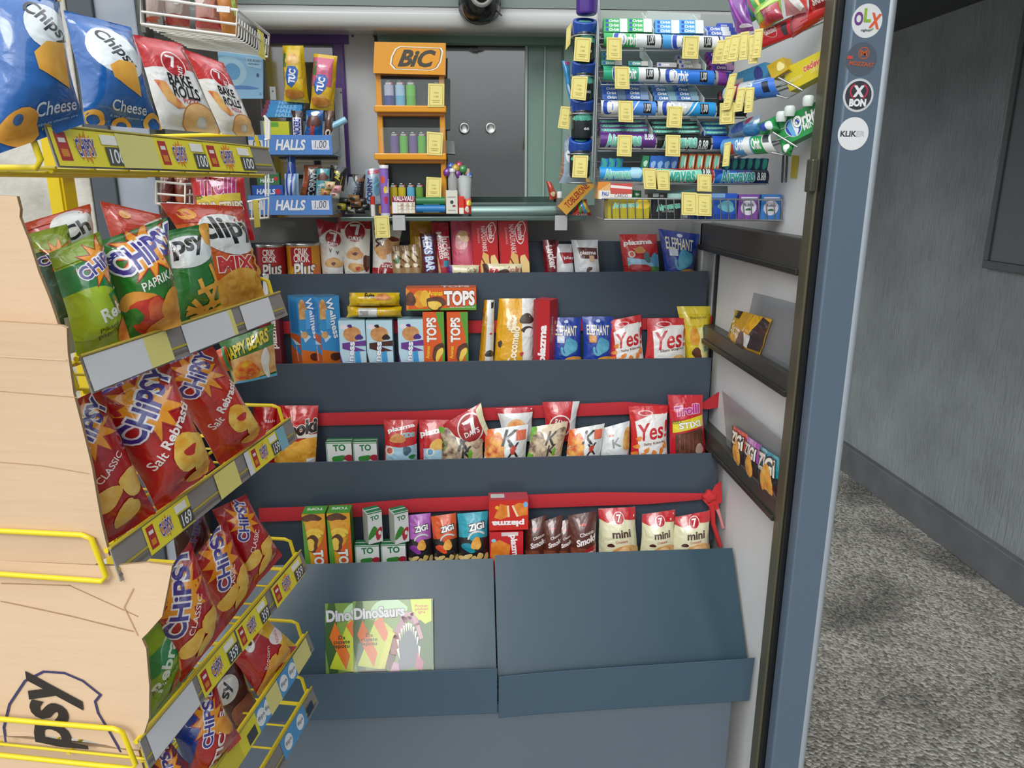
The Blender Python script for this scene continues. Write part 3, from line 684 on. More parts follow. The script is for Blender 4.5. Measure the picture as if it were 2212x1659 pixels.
# second shelf
bag('crisp_packet', ((58, 480), (200, 438), (230, 600), (110, 640)), R_(.10), .05, '#b3312b', [('r', '#c8482a', 0, .9, 1, 1), ('e', '#d6d6d4', .62, .74, .38, .30), ('t', 'Ch', '#191919', .62, .72, .5, .22, 12, {'b': .05})], 'red crisp packet with white cloud, behind the lime packets at left of the second shelf', seed=5, **HP)
bag('crisp_packet', ((62, 505), (150, 482), (215, 745), (140, 770)), R_(.07), .05, '#23553c', [('r', '#8fa52e', 0, .84, 1, 1)]+burst(.5, .78, .9, 8)+[('r', '#3f9296', .3, .25, .55, .6), ('r', '#c9d0cf', .2, 0, .5, .3)], 'dark green crisp packet half hidden by the cardboard on the second shelf', seed=6, **HP)
bag('crisp_packet', ((112, 545), (222, 498), (288, 738), (176, 772)), R_(.03), .06, '#a3bf24', [('r', '#8aa62a', 0, .84, 1, 1), ('r', '#1d8045', 0, .52, 1, .82), ('e', '#a9c62a', .3, .36, .75, .48)]
    +burst(.78, .76, .95, 14)+[('p', '#1f7f46', [(.7, .48), (1, .52), (1, .3), (.8, .3)]), ('t', 'Rebrasti', '#f2f5ea', 1.0, .36, 1.05, .24, 12, {'b': .05}), ('t', 'Pikant\npaprika', '#3d4a18', .62, .17, .48, .2, 8), ('b', ('#d8702c', 'food', '#e9a050'), .92, .1, .14, .3, 2)],
    'light green ridged crisp packet, leftmost in front on the second shelf', seed=7, **HP)
bag('crisp_packet', ((220, 520), (370, 468), (402, 702), (284, 738)), R_(.0), .075, '#2c7a2a', burst(.52, .78, 1.0, 10, .36)+[('t', 'PAPRIKA', '#eef2ea', .56, .50, .56, .13, 10, {'b': .025}), ('b', ('#dd8c30', 'food', '#eaa548'), .25, .33, .24, .2, 4, -20), ('b', ('#b8281f', 'food', '#d84a30'), .36, .2, .25, .33, 7, 20), ('b', ('#d84a30', 'food', '#eb7a50'), .48, .24, .16, .18, 9), ('b', ('#1f5a20', 'food', '#3f8a30'), .12, .22, .12, .14, 3), ('b', ('#e0902c', 'food', '#f0ae4c'), .78, .22, .22, .26, 5), ('b', ('#d98a2a', 'food', '#f0ae4c'), .7, .05, .36, .16, 6)],
    'green crisp packet with a red pepper and orange starburst', seed=8, wr=1.1, **HP)
bag('crisp_packet', ((350, 500), (456, 480), (490, 672), (390, 704)), R_(.035), .06, '#2c7a35', [('e', '#dfe4e4', .38, .74, .55, .30), ('t', 'psy', '#15181c', .42, .78, .66, .32, 3, {'b': .06, 'sh': .2}), ('b', ('#e89a2a', 'food', '#f5bb55'), .9, .9, .12, .3, 3)]
    +[('l', ('#eda634', 'food', '#f7c35c'), [(a, b), (c, d)], .09) for a, b, c, d in ((.45, .42, .5, .3), (.75, .55, .85, .35), (.4, .3, .9, .34), (.3, .22, .5, .1), (.55, .3, .8, .1), (.8, .35, .6, .05), (.2, .1, .9, .14), (.3, .03, .95, .06), (.2, .16, .7, .02))], 'green puffed-stick packet with black script on white cloud', seed=9, **HP)
bag('crisp_packet', ((222, 432), (352, 462), (392, 600), (262, 600)), R_(.09), .05, '#c23a26', [('p', '#d7d7d5', [(.55, .75), (1, .95), (1, .5), (.6, .45)]), ('e', '#e8a03a', .3, .86, .1, .07, 20), ('t', 'Cl', '#151515', .8, .7, .3, .25, 10, {'b': .05})], 'orange-red flips packet standing behind the paprika packet', seed=10, **HP)
bag('crisp_packet', ((355, 436), (532, 444), (582, 646), (486, 674)), R_(.06), .07, '#d9601f', [('r', '#c23a26', 0, .82, 1, 1), ('e', '#dfe2e4', .62, .70, .46, .32), ('t', 'clipy', '#15181c', .62, .74, .85, .40, 2, {'b': .06, 'sh': .1}), ('e', '#eba23a', .2, .9, .12, .08, 20), ('t', 'MIX', '#c2222a', .50, .42, .58, .2, -2, {'o': '#f3e6e0', 'b': .07, 'ow': .06, 'sh': .2})]
    +[('b', ('#d99a32', 'food', '#ecbb5a'), .5, .14, .52, .38, 3)]+[('o', ('#c88a28', 'food', '#e8b048'), .12+.19*i, .1+.15*((i*2) % 3)/2, .1, .1, .045) for i in range(5)]+[('o', ('#e8922a', 'food', '#f0aa48'), .92, .5-.1*i, .09, .09, .05) for i in range(3)],
    'orange, red and white puffed ring mix packet at the right end of the second shelf', seed=11, **HP)
# third shelf
bag('crisp_packet', ((120, 890), (226, 838), (346, 1112), (225, 1190)), R_(.03), .07, RED, burst(.38, .80, 1.15, 35)+[('t', 'CLASSIC', '#f4e6e2', .46, .52, .62, .12, 32, {'b': .02})]+chips(.52, .26, .62, 4, '#e3b24c', '#f0cd74'), 'dark red crisp packet, left on the third shelf against the cardboard', seed=12, **HP)
def reb(w=1.0, cy=.80, sh=1): return burst(.45, cy, w, 34)+[('t', 'Rebrasti', '#f6ece8', .62, .57, .62, .13, 32, {'b': .05}), ('t', 'Salt', '#f6ece8', .22, .40, .24, .12, 26, {'b': .02})]+[('b', ('#e5a42e', 'food', '#f8d56c'), .66, .33, .26, .28, 4, -30), ('b', ('#c22a22', 'foil'), .66, .34, .12, .06, 2, -10), ('b', ('#eeb23a', 'food', '#f8d56c'), .80, .20, .16, .26, 6), ('b', ('#df922a', 'food', '#eeb44c'), .72, .09, .2, .11, 8)]
bag('crisp_packet', ((205, 868), (376, 780), (478, 1012), (352, 1108)), R_(.0), .085, '#bd1f1f', reb(), 'red ridged crisp packet, middle of the third shelf', seed=13, **HP)
bag('crisp_packet', ((345, 800), (470, 748), (584, 940), (486, 1006)), R_(.02), .075, '#c42a1f', reb(.9, .84), 'red ridged crisp packet at the right end of the third shelf', seed=14, **HP)
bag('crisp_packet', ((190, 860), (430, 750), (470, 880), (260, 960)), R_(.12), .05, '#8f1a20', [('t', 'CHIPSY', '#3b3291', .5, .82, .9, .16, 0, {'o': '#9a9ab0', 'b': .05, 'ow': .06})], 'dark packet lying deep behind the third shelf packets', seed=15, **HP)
# fourth shelf
bag('crisp_packet', ((466, 1104), (538, 1070), (618, 1202), (540, 1290)), R_(.02), .06, RED, classic(58, .78, .9, tcy=.52, trot=45, ccy=.28, twd=.5), 'red crisp packet at the right end of the fourth shelf', seed=16, **HP)
bag('crisp_packet', ((418, 1222), (492, 1120), (562, 1268), (488, 1368)), R_(.03), .06, RED, classic(62, .76, 1.0, tcy=.5, trot=55, ccy=.28, sd=4, twd=.45), 'red crisp packet, middle of the fourth shelf, tilted between two others', seed=17, **HP)
bag('crisp_packet', ((330, 1290), (420, 1172), (496, 1360), (400, 1480)), R_(.0), .065, RED, classic(50, .76, 1.15, tcy=.52, trot=42, ccy=.24, sd=7, cx=.42), 'red crisp packet, left on the fourth shelf beside the torn cardboard', seed=18, **HP)
bag('crisp_packet', ((300, 1400), (390, 1290), (425, 1450), (322, 1575)), R_(.03), .05, '#85ad25', [('r', '#1d8a45', 0, .52, 1, .78), ('t', 'Rebrasti', '#dfeede', .5, .60, .95, .22, 48, {'b': .05}), ('t', 'Pikant paprika', '#3d5a18', .45, .40, .7, .1, 15), ('b', ('#d8742c', 'food', '#e9a050'), .85, .45, .18, .35, 3), ('b', '#c23a2a', .55, .2, .06, .22, 3, -20)], 'lime green ridged crisp packet behind the torn cardboard on the fourth shelf', seed=19, **HP)
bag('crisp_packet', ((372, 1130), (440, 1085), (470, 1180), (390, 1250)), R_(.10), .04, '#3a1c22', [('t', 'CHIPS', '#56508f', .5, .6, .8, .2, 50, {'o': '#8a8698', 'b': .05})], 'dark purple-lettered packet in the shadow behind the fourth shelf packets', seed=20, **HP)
# fifth shelf
bag('crisp_packet', ((500, 1420), (566, 1322), (648, 1398), (562, 1508)), R_(.02), .05, '#b91c24', [('p', '#e9b81c', [(.62, 1), (1, 1), (1, .0), (.84, .3)]), ('e', '#f3e8e6', .86, .55, .13, .18, 50), ('t', 'NOVO', '#c22a2a', .86, .55, .2, .07, 50), ('e', '#f3f3f3', .40, .86, .13, .09, 40), ('e', '#202020', .42, .87, .05, .04), ('t', 'Popcorn', '#f0d9d6', .48, .48, .4, .1, 45), ('b', ('#e3982a', 'food', '#f0bb50'), .3, .13, .38, .2, 4, 45), ('b', ('#e3982a', 'food', '#f0bb50'), .72, .2, .2, .2, 6)], 'red popcorn packet with a yellow side band on the fifth shelf', seed=21, **HP)
bag('crisp_packet', ((440, 1500), (520, 1425), (575, 1545), (500, 1620)), R_(.06), .045, '#4b2420', [('e', '#dfe2e4', .45, .8, .32, .22, 20), ('t', 'sy', '#151515', .45, .8, .3, .2, 45, {'b': .05}), ('b', ('#7a4030', 'food', '#a8684c'), .6, .38, .34, .36, 4)], 'brown flips packet with white cloud behind the stick packet', seed=22, **HP)
bag('crisp_packet', ((378, 1580), (468, 1470), (528, 1600), (420, 1720)), R_(.01), .055, '#b3181c', [('p', '#123c96', [(0, 1), (.7, 1), (.3, .7), (0, .35)])]+burst(.58, .74, .75, 55)+[('t', 'STICKS', '#f6eee8', .62, .38, .85, .17, 52, {'b': .06}), ('b', ('#d8842a', 'food', '#efb04c'), .8, .48, .1, .3, 4, 30)], 'red and blue stick snack packet on the fifth shelf, near the bottom edge', seed=23, **HP)
bag('crisp_packet', ((318, 1680), (370, 1600), (420, 1660), (380, 1740)), R_(.02), .05, '#6e1c3a', burst(.5, .75, .95, 50), 'purple and red crisp packet at the bottom edge under the white price strip', seed=24, **HP)
# ================================================================ PRODUCTS ON THE TIERED SHELF
def lipy(row, x): return {1: 589, 2: 776, 3: 996-.0180*(x-590), 4: 1219-.0330*(x-640)}[row]
RY = {1: 2.140, 2: 2.060, 3: 1.962, 4: 1.842}
EX = {1: .066, 2: .066, 3: .062, 4: .06}
def B(row, x0, y0, x1, base, art_, label, T=.04, tl=0, tr=0, dx=0, off=0, name='snack_bag', y1=None, xb=None, tilt=6, **k):
    """packet on a shelf row between photo columns x0..x1, top at y0"""
    xa, xc = xb or (x0, x1); yl, yr = lipy(row, xa)+3, lipy(row, xc)+3
    k.setdefault('nu', 10); k.setdefault('nv', 12); k.setdefault('ext', EX[row])
    return bag(name, ((x0+dx, y0+tl), (x1+dx, y0+tr), (xc, y1 or yr), (xa, y1 or yl)), PY(RY[row]-off, tilt, LIP[row-1][1]), T, base, art_, label, **k)
def K(row, x0, y0, x1, base, arts, label, D=.045, yaw=0, off=0, y1=None, ext=None, roll=0, **k):
    W, H, m = stand(x0, y0, x1, y1 or lipy(row, (x0+x1)/2)+3, RY[row]-off-D/2, EX[row] if ext is None else ext, D, yaw, roll)
    e_ = (EX[row] if ext is None else ext)/H; arts = {a: (vmap(b, e_) if a in 'FLR' else b) for a, b in arts.items()}
    return carton('carton', W, D, H, m, base, arts, label, **k)
def t_(s, c, x, y, w_, h, r=0, **o): return ('t', s, c, x, y, w_, h, r, o)
def seven(cx, cy, r, rot=0, red='#a51e28', flat=1): 
    a = rad(rot); ox, oy = .3*r*sin(a), -.3*r*cos(a)
    return [('e', '#e9dcd8', cx, cy, r, r*flat), ('e', red, cx, cy, r*.9, r*.9*flat), t_('7', '#f1efee', cx, cy+.12*r*cos(a)*1, r*.8, r*.95*flat, rot, b=.04, sh=-.3), t_('DAYS', '#f1efee', cx+ox*1.6, cy+oy*1.0, r*1.15, r*.36*flat, rot-4, b=.04)]
CR, GP = ('#c98a4a', 'food', '#e8bb80'), ('#d98a2c', 'food', '#f0b653')
# ---- top row
def can(x0, x1, y0, base, art_, label):
    c = atY((x0+x1)/2, y0+8, 2.150); r = (atY(x1, y0, RY[1]).x-atY(x0, y0, RY[1]).x)/2; H = c.z-LIP[0][1]+.072; z0 = c.z-H
    t = thing('snack_can', (c.x, c.y, z0), label, 'can', 'small round snack cans')
    g = G(); N_ = 24; ang = [rad(-180+i*15) for i in range(25)]; P = []; Nn = []
    for z in (0, H):
        P.append([V((c.x+r*cos(a), c.y+r*sin(a), z0+z)) for a in ang]); Nn.append([V((cos(a), sin(a), 0)) for a in ang])
    g.lathe([(r, 0), (r, H)], (base, 'print'), 32, (c.x, c.y, z0))
    W = 2*pi*r; h = [0]*5
    # half turned to the viewer: angles -180..0
    P = [[V((c.x+(r+.0003)*cos(a), c.y+(r+.0003)*sin(a), z)) for a in [rad(-180+15*i) for i in range(13)]] for z in (z0+.05, z0+H)]
    Nn = [[V((cos(a), sin(a), 0)) for a in [rad(-180+15*i) for i in range(13)]]]*2
    apply_art(g, art_, W/2, H-.05, P, Nn); g.obj('can_body', t)
    g = G(); g.lathe([(r*1.01, H-.002), (r*1.03, H+.001), (r*1.03, H+.005), (r*.98, H+.006), (r*.95, H+.003), (r*.3, H+.0035), (0, H+.004)], ('#c9cccd', 'metal'), 32, (c.x, c.y, z0)); g.obj('lid', t)
def crik(c2): return [('p', c2, [(0, 0), (1, 0), (1, .25), (.7, .1), (.35, .35), (0, .2)]), ('r', '#b3202a', .30, .42, .72, .95), t_('CRIK', '#f5f0ea', .52, .83, .26, .13, 0, b=.05), t_('CROK', '#f5f0ea', .52, .64, .30, .13, 0, b=.05), t_('Plus', '#f5f0ea', .56, .34, .44, .26, 10, b=.05, sh=.3, o='#3a2030'), ('b', '#e8b820', .2, .3, .09, .12, 3)]
can(553, 616, 523, '#a81c2b', crik('#7a1d45'), 'small red round snack can with silver lid, standing left of the orange one')
can(618, 690, 520, '#e0951c', crik('#e8b020')[:-1]+[('b', '#e8823c', .85, .24, .12, .12, 5)], 'small orange round snack can with silver lid on the top row')
g7 = dict(cat='croissant packet', group=None)
B(1, 682, 478, 742, '#e9e6e2', [('p', '#a81a25', [(0, 1), (1, 1), (1, .82), (.5, .86), (0, .66)])]+seven(.62, .68, .34)+[('b', CR, .62, .22, .34, .22, 3), t_('v', '#502a2a', .5, .45, .12, .16), t_('v', '#502a2a', .78, .42, .12, .14), ('b', '#7a3530', .6, .2, .10, .07, 2)], 'white croissant packet with red folded corner, leftmost of the top row packets', tl=-6, tr=8, xb=(694, 742), seed=30, **g7)
B(1, 728, 470, 800, '#ece8dd', [('r', '#b01c26', 0, .80, 1, 1)]+seven(.52, .74, .36)+[('b', CR, .48, .36, .30, .20, 5, 20), ('b', CR, .52, .12, .30, .16, 7), ('b', '#6a3020', .5, .36, .12, .05, 2), ('b', '#5a2418', .9, .2, .12, .3, 4), ('b', '#c23a20', .58, .10, .1, .06, 2)], 'cream croissant packet with red top and round red seal, second from left', xb=(742, 800), seed=31, **g7)
B(1, 802, 472, 868, '#e9e5de', [('b', CR, .75, .6, .40, .28, 3, 40), ('b', CR, .35, .42, .30, .18, 5, -20), ('b', '#7a2c22', .78, .72, .16, .1, 4), t_('MAX', '#4a1c1a', .26, .68, .6, .26, -84, b=.07), ('r', '#b01c26', 0, 0, 1, .12)]+seven(.62, .06, .36, 180), 'cream croissant packet standing upside down beside the hanging price card', tr=20, xb=(803, 856), seed=32, **g7)
for i, (x0, x1, y0, lab) in enumerate(((846, 876, 532, 'golden wrapped cereal bar, left of three, with green spot'), (866, 896, 530, 'golden wrapped cereal bar, middle of three'), (886, 912, 528, 'golden wrapped cereal bar, right of three beside the blue lettered bar'))):
    B(1, x0-4, y0, x1-8, '#a8875a', [('b', '#d9c6a0', .5, .6, .3, .5, i), ('l', '#6a3a1c', [(.2, .8), (.8, .55)], .14), ('l', '#6a3a1c', [(.2, .5), (.8, .25)], .14), ('b', '#e8dcc0', .5, .3, .2, .2, i+2)]+([('b', '#2f7a3a', .5, .5, .2, .25, 2)] if i == 0 else []), lab, T=.022, xb=(x0+2, x1), off=.012+i*.003, name='snack_bar', cat='snack bar', group='golden cereal bars', seed=40+i, nu=6, nv=8)
B(1, 884, 476, 932, '#d8a414', [('r', '#b9860c', .1, .7, .9, .95), ('b', '#c98a4a', .6, .8, .3, .16, 3)], 'yellow wafer packet behind the golden bars', T=.03, off=-.012, name='biscuit_packet', cat='biscuit packet', seed=44, nu=6, nv=8)
B(1, 906, 504, 942, '#5c1a26', [t_('KEKS BAR', '#dfe8f5', .48, .5, 2.0, .50, -86, b=.06, o='#2d5cae', ow=.07)], 'dark red bar with blue and white upright lettering on the top row', T=.025, xb=(912, 948), off=.02, name='snack_bar', cat='snack bar', seed=45, nu=6, nv=8)
B(1, 930, 480, 968, '#b32a3a', [t_('Mincotto', '#f3e4e4', .45, .55, 1.5, .3, -86, b=.04), t_('lucker', '#f3e4e4', .78, .5, 1.3, .42, -86, b=.05), ('r', '#3a8fa8', .55, .14, .9, .26), ('p', '#ddb88c', [(0, .0), (.2, .5), (.35, 0)])], 'red wafer packet with white upright lettering, left of the pink packet', T=.03, xb=(940, 978), off=.005, name='wafer_packet', cat='wafer packet', seed=46, nu=6, nv=8)
B(1, 972, 472, 1026, '#cf5c74', [('b', '#e8a4a8', .4, .6, .22, .42, 3), ('b', '#eec28a', .5, .68, .24, .2, 5), ('r', '#b31c30', .0, .0, 1, .14), ('l', '#a81c30', [(.9, 1), (.95, 0)], .16), t_('NAPOLITANKE', '#f7e0e0', .9, .32, 1.3, .14, 84)], 'shiny pink wafer packet between two red packets', T=.035, xb=(976, 1034), name='wafer_packet', cat='wafer packet', seed=47)
def napo(o=0): return {'F': [('r', '#a3161c', 0, 0, .05, 1), t_('NAPOLITANKE', '#f2dede', .47, .66, .95, .17, -87, b=.02), t_('Domacica', '#e8a0a0', .28, .72, .55, .09, -87), ('b', '#f2dede', .74, .78, .19, .36, 2), ('b', '#c8161c', .74, .78, .16, .32, 2), t_('bambi', '#f5eaea', .74, .78, .5, .17, -87, b=.05),
    ('p', '#e9b86c', [(.3, .18), (.42, .42), (.62, .36), (.66, .1), (.5, 0), (.3, 0)]), ('p', '#f2d08e', [(.62, .1), (.72, .34), (.86, .36), (1, .2), (1, 0), (.62, 0)]), ('l', '#7a3a1c', [(.66, .3), (.82, 0)], .05), ('l', '#7a3a1c', [(.36, .3), (.55, .1)], .05)]}
K(1, 1024, 476, 1080, '#c01820', napo(), 'red wafer box with white oval badge, left of the pair', group='red wafer boxes', D=.04, roll=-2)
K(1, 1084, 476, 1147, '#c51920', napo(), 'red wafer box with white oval badge, right of the pair', group='red wafer boxes', D=.04, roll=-3)
def bar_flat(x0, y0, x1, y1, base, art_, label, Y, T=.025, tilt=0, **k):
    k.setdefault('name', 'snack_bar'); k.setdefault('cat', 'snack bar'); nm = k.pop('name')
    return bag(nm, ((x0, y0), (x1, y0+tilt), (x1, y1+tilt), (x0, y1)), PY(Y), T, base, art_, label, nu=10, nv=6, seal=.02, **k)
bar_flat(966, 573, 1036, 598, '#e3ddb8', [('r', '#5a2a7a', 0, 0, .14, 1), t_('Coco Bar', '#7a3a2a', .78, .6, .3, .12), ('b', '#6a3a2a', .35, .2, .1, .08, 2)], 'cream chocolate bar lying at the lip with purple end', 2.112, seed=50)
bar_flat(1042, 570, 1128, 598, '#e3ddb8', [('r', '#4a2014', 0, 0, .14, 1), ('e', '#b5202c', .27, .4, .12, .12), t_('7', '#eeeeee', .27, .42, .08, .12), t_('Coco Bar', '#b5202c', .8, .6, .3, .12), ('b', '#4a2218', .52, .3, .16, .1, 2)], 'cream chocolate bar lying at the lip with brown end and red seal', 2.112, seed=51)
B(1, 1172, 518, 1208, '#7a1420', [t_('Lucker', '#f0e2e2', .55, .5, 1.5, .5, -80, b=.05), ('p', '#4a0f18', [(.3, 1), (1, 1), (.6, .8)])], 'dark red packet half behind the small white biscuit packets', T=.025, xb=(1176, 1206), seed=52, nu=6, nv=8)
B(1, 1192, 527, 1236, '#dcdde0', [('p', '#a8212c', [(.3, .72), (1, .72), (1, .38), (.45, .34)]), t_('plaz', '#f2eded', .78, .53, .55, .2, -3, b=.05)], 'small white biscuit packet with red name panel', T=.025, xb=(1202, 1242), seed=53, name='biscuit_packet', cat='biscuit packet', nu=8, nv=8)
B(1, 1234, 518, 1292, '#d9dbdf', [('p', '#5a2a28', [(.16, .78), (.95, .76), (.95, .44), (.28, .46)]), t_('plazma', '#f2eded', .58, .61, .62, .18, 0, b=.05), ('r', '#d9b890', .6, .36, .8, .54), ('b', '#4a2a20', .55, .14, .12, .08, 3, 30)], 'small white biscuit packet with brown name panel', T=.028, xb=(1242, 1298), off=.006, seed=54, name='biscuit_packet', cat='biscuit packet', nu=8, nv=8)
def kids(): return [('r', '#c02026', 0, .5, 1, 1), ('p', '#8fc0dc', [(.12, 0), (1, 0), (1, .5), (.6, .36), (.12, .42)]), ('p', '#4f9a3a', [(.12, 0), (1, 0), (1, .18), (.12, .22)]), t_('plazma', '#f4eeee', .46, .78, .76, .15, 3, b=.06, o='#c8a8a8', ow=.02), ('b', '#c88a4a', .48, .6, .13, .1, 3), ('e', '#e8dcc8', .25, .5, .09, .09), ('e', '#c86050', .25, .5, .06, .06), ('b', '#b5202c', .42, .12, .28, .16, 4), ('b', '#5a7480', .65, .42, .10, .13, 5), ('b', '#5c9ac8', .86, .36, .10, .16, 6)]
B(1, 1338, 506, 1420, '#c02026', kids(), 'red children biscuit packet with blue and green lower half, left of the blue packet', xb=(1347, 1428), seed=55, name='biscuit_packet', cat='biscuit packet')
def eleph(tag_='#cfd6e2'): return [t_('ELEPHANT', '#e9e4c8', .48, .70, .72, .30, -2, b=.03), ('e', '#c8d4ea', .5, .9, .07, .05), ('b', ('#3c86a8', 'food', '#62b0c8'), .62, .34, .2, .3, 4, -20), ('o', ('#4a98b8', 'food', '#62b0c8'), .46, .26, .17, .2, .08, 0, 150, 320), ('r', tag_, .18, .42, .42, .58), ('b', GP, .75, .04, .3, .10, 3)]
B(1, 1424, 494, 1513, '#1e3a96', eleph(), 'blue pretzel packet with elephant on the top row at right', xb=(1436, 1502), tr=12, seed=56)
# ---- second row
K(2, 583, 664, 609, '#6e1c2a', {'F': [t_('plazma', '#f0e6e6', .55, .5, 2.4, .62, 90, b=.06)]}, 'maroon biscuit box with white upright lettering, behind the gummy packet', D=.05)
def wellF(): return [('p', '#d8701e', [(0, .42), (.0, .2), (1, .1), (1, 0), (0, 0)]), ('p', '#cfe4f4', [(0, .5), (.5, .38), (.2, .3)]), ('b', CR, .15, .8, .2, .5, 3), t_('Wellness', '#f0f4f8', .62, .66, 1.8, .30, -80, b=.05, o='#2a5a9a', ow=.05), ('r', '#57a6dc', .28, .5, .5, .8), ('e', CR, .18, .42, .16, .16), ('b', ('#3a1c14', 'food', '#5a2c1c'), .7, .06, .3, .2, 4)]
def wellL(): return [('r', '#2c7dbe', .15, .45, .82, .93), ('p', '#d0602a', [(0, .42), (1, .42), (1, .18), (.6, .3), (0, .34)]), ('p', '#cfe4f4', [(.1, .34), (1, .28), (.5, .25)]), ('p', '#d0602a', [(0, .0), (1, 0), (1, .1), (.2, .2), (0, .24)]), t_('Wellness', '#dfe8f2', .6, .12, .7, .14, -80)]
for (xc, yt, lab) in ((643, 643, 'tall light blue cereal biscuit box turned sideways, left of the pair'), (688, 643, 'tall light blue cereal biscuit box turned sideways, right of the pair, lettering on front')):
    c = atY(xc, yt, 2.032); Wd, Dp = .062, .062; H = c.z-LIP[1][1]+.072; a = rad(38)
    o = c+V((Wd/2*cos(a)-Dp/2*sin(a), Wd/2*sin(a)+Dp/2*cos(a), -H)); 
    carton('carton', Wd, Dp, H, Matrix.Translation(o) @ Matrix.Rotation(a, 4, 'Z'), '#3f93d0', {'F': vmap(wellF(), .072/H), 'L': vmap(wellL(), .072/H), 'T': [('r', '#4a7ea0', 0, 0, 1, 1)]}, lab, group='tall blue biscuit boxes')
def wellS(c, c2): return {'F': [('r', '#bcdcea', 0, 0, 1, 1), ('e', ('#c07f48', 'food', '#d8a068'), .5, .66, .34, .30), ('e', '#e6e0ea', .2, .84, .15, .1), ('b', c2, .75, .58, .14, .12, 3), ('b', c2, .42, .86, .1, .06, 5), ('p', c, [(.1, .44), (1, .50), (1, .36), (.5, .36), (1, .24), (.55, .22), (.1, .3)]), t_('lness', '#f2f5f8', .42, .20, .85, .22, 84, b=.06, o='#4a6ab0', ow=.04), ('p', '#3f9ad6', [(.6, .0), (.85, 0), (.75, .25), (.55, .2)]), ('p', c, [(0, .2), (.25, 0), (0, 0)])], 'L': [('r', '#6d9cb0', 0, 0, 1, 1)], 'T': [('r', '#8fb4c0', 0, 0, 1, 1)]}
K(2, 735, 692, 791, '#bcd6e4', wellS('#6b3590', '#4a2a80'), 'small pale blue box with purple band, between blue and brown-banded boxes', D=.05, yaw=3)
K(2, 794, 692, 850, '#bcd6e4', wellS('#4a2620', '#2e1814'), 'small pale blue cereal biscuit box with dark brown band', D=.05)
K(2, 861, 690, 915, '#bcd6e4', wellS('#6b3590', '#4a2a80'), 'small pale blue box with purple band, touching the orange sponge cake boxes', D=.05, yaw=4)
def tops(rot, y0=0): return [('r', '#db5a22', 0, 0, 1, 1)]
TOPV = {'F': [('r', '#dc5a20', 0, 0, 1, 1), ('p', '#5b9a35', [(.62, 1), (1, 1), (1, 0), (.85, 0), (.88, .5), (.7, .8)]), t_('TOPS', '#f4f0ec', .40, .64, 1.15, .42, 90, b=.07, o='#7a2c14', ow=.03), ('b', ('#4a2c20', 'food', '#6a4232'), .68, .2, .24, .44, 2, -20), ('b', ('#e8b83a', 'food', '#f3d060'), .74, .14, .14, .34, 2, -20), t_('Ananas', '#f0d020', .2, .18, .6, .16, 86, b=.03)], 'R': [('r', '#4d8a34', 0, 0, 1, 1)]}
K(2, 916, 674, 961, '#dc5a20', TOPV, 'orange and green sponge cake box on end, left of the two under the lying box', D=.05, y1=780, group='upright orange cake boxes')
K(2, 967, 674, 1012, '#dc5a20', TOPV, 'orange and green sponge cake box on end, right of the two under the lying box', D=.05, y1=780, group='upright orange cake boxes')
K(2, 878, 622, 1029, '#dc5a20', {'F': [('r', '#dc5a20', 0, 0, 1, 1), ('p', '#5b9a35', [(0, 0), (1, 0), (1, .26), (.8, .16), (.5, .08), (0, .05)]), ('p', '#e88a2c', [(0, 1), (.05, .9), (.03, .1), (0, 0)]), ('e', ('#dd9028', 'food', '#eeb040'), .20, .5, .10, .13), ('b', ('#503024', 'food', '#70483a'), .06, .5, .07, .11, 3), ('e', ('#e8b030', 'food', '#f2c850'), .27, .54, .07, .12), ('b', ('#4a2c20', 'food', '#6a4232'), .42, .32, .14, .10, 2, -15), ('b', ('#e8b83a', 'food', '#f3d060'), .40, .24, .10, .06, 2, -15), t_('Ananas', '#f2d324', .42, .78, .20, .07, 0, b=.04), t_('TOPS', '#f6f2ee', .76, .54, .42, .19, 0, b=.08, o='#7a2c14', ow=.04), t_('Biscuit with pineapple flavour filling', '#e0e8d0', .80, .13, .36, .025)], 'T': [('r', '#c8602c', 0, 0, 1, 1), t_('TOPS', '#d8d4d0', .7, .5, .4, .2, 0, b=.05)], 'L': [('r', '#5b9a35', 0, 0, 1, 1)]}, 'orange sponge cake box lying flat across the two upright ones', D=.055, y1=671, ext=0)
for y0, y1, lab, art_, sd in ((663, 686, 'yellow biscuit packet lying flat, lower of the two stacked', [('r', '#c9ccc8', .22, .08, .56, .88), ('r', '#9a9c98', .25, .3, .40, .7), ('p', '#c9a010', [(.6, .2), (.9, .3), (.9, .7), (.6, .8)])], 61), (633, 662, 'yellow biscuit packet lying flat, upper of the two stacked', [t_('Evita', '#3a2a1c', .42, .82, .20, .07, 0, b=.04), ('b', ('#b5642c', 'food', '#d89050'), .68, .72, .14, .06, 3), ('r', '#dcb820', .22, .1, .62, .45)], 62)):
    bar_flat(748 if sd == 61 else 752, y0, 868 if sd == 61 else 864, y1, '#d9b312', art_, lab, 2.05, T=.045, seed=sd, block=.5, name='biscuit_packet', cat='biscuit packet')
ch = ('#3a2c28', 'food', '#54423c')
B(2, 1046, 648, 1068, '#c98e10', [('r', '#dcdcda', .40, .0, 1, 1), ('r', '#2e2a28', .7, .86, .95, .96), ('b', '#34302e', .72, .12, .3, .3, 3), t_('Cocomelo', '#f0d8a0', .22, .7, 1.2, .16, 86), ('b', '#c22a2a', .75, .45, .1, .08, 3)], 'narrow white and yellow marshmallow biscuit packet, left of the larger one', T=.03, xb=(1034, 1066), seed=63, name='biscuit_packet', cat='biscuit packet', nu=6, block=.5)
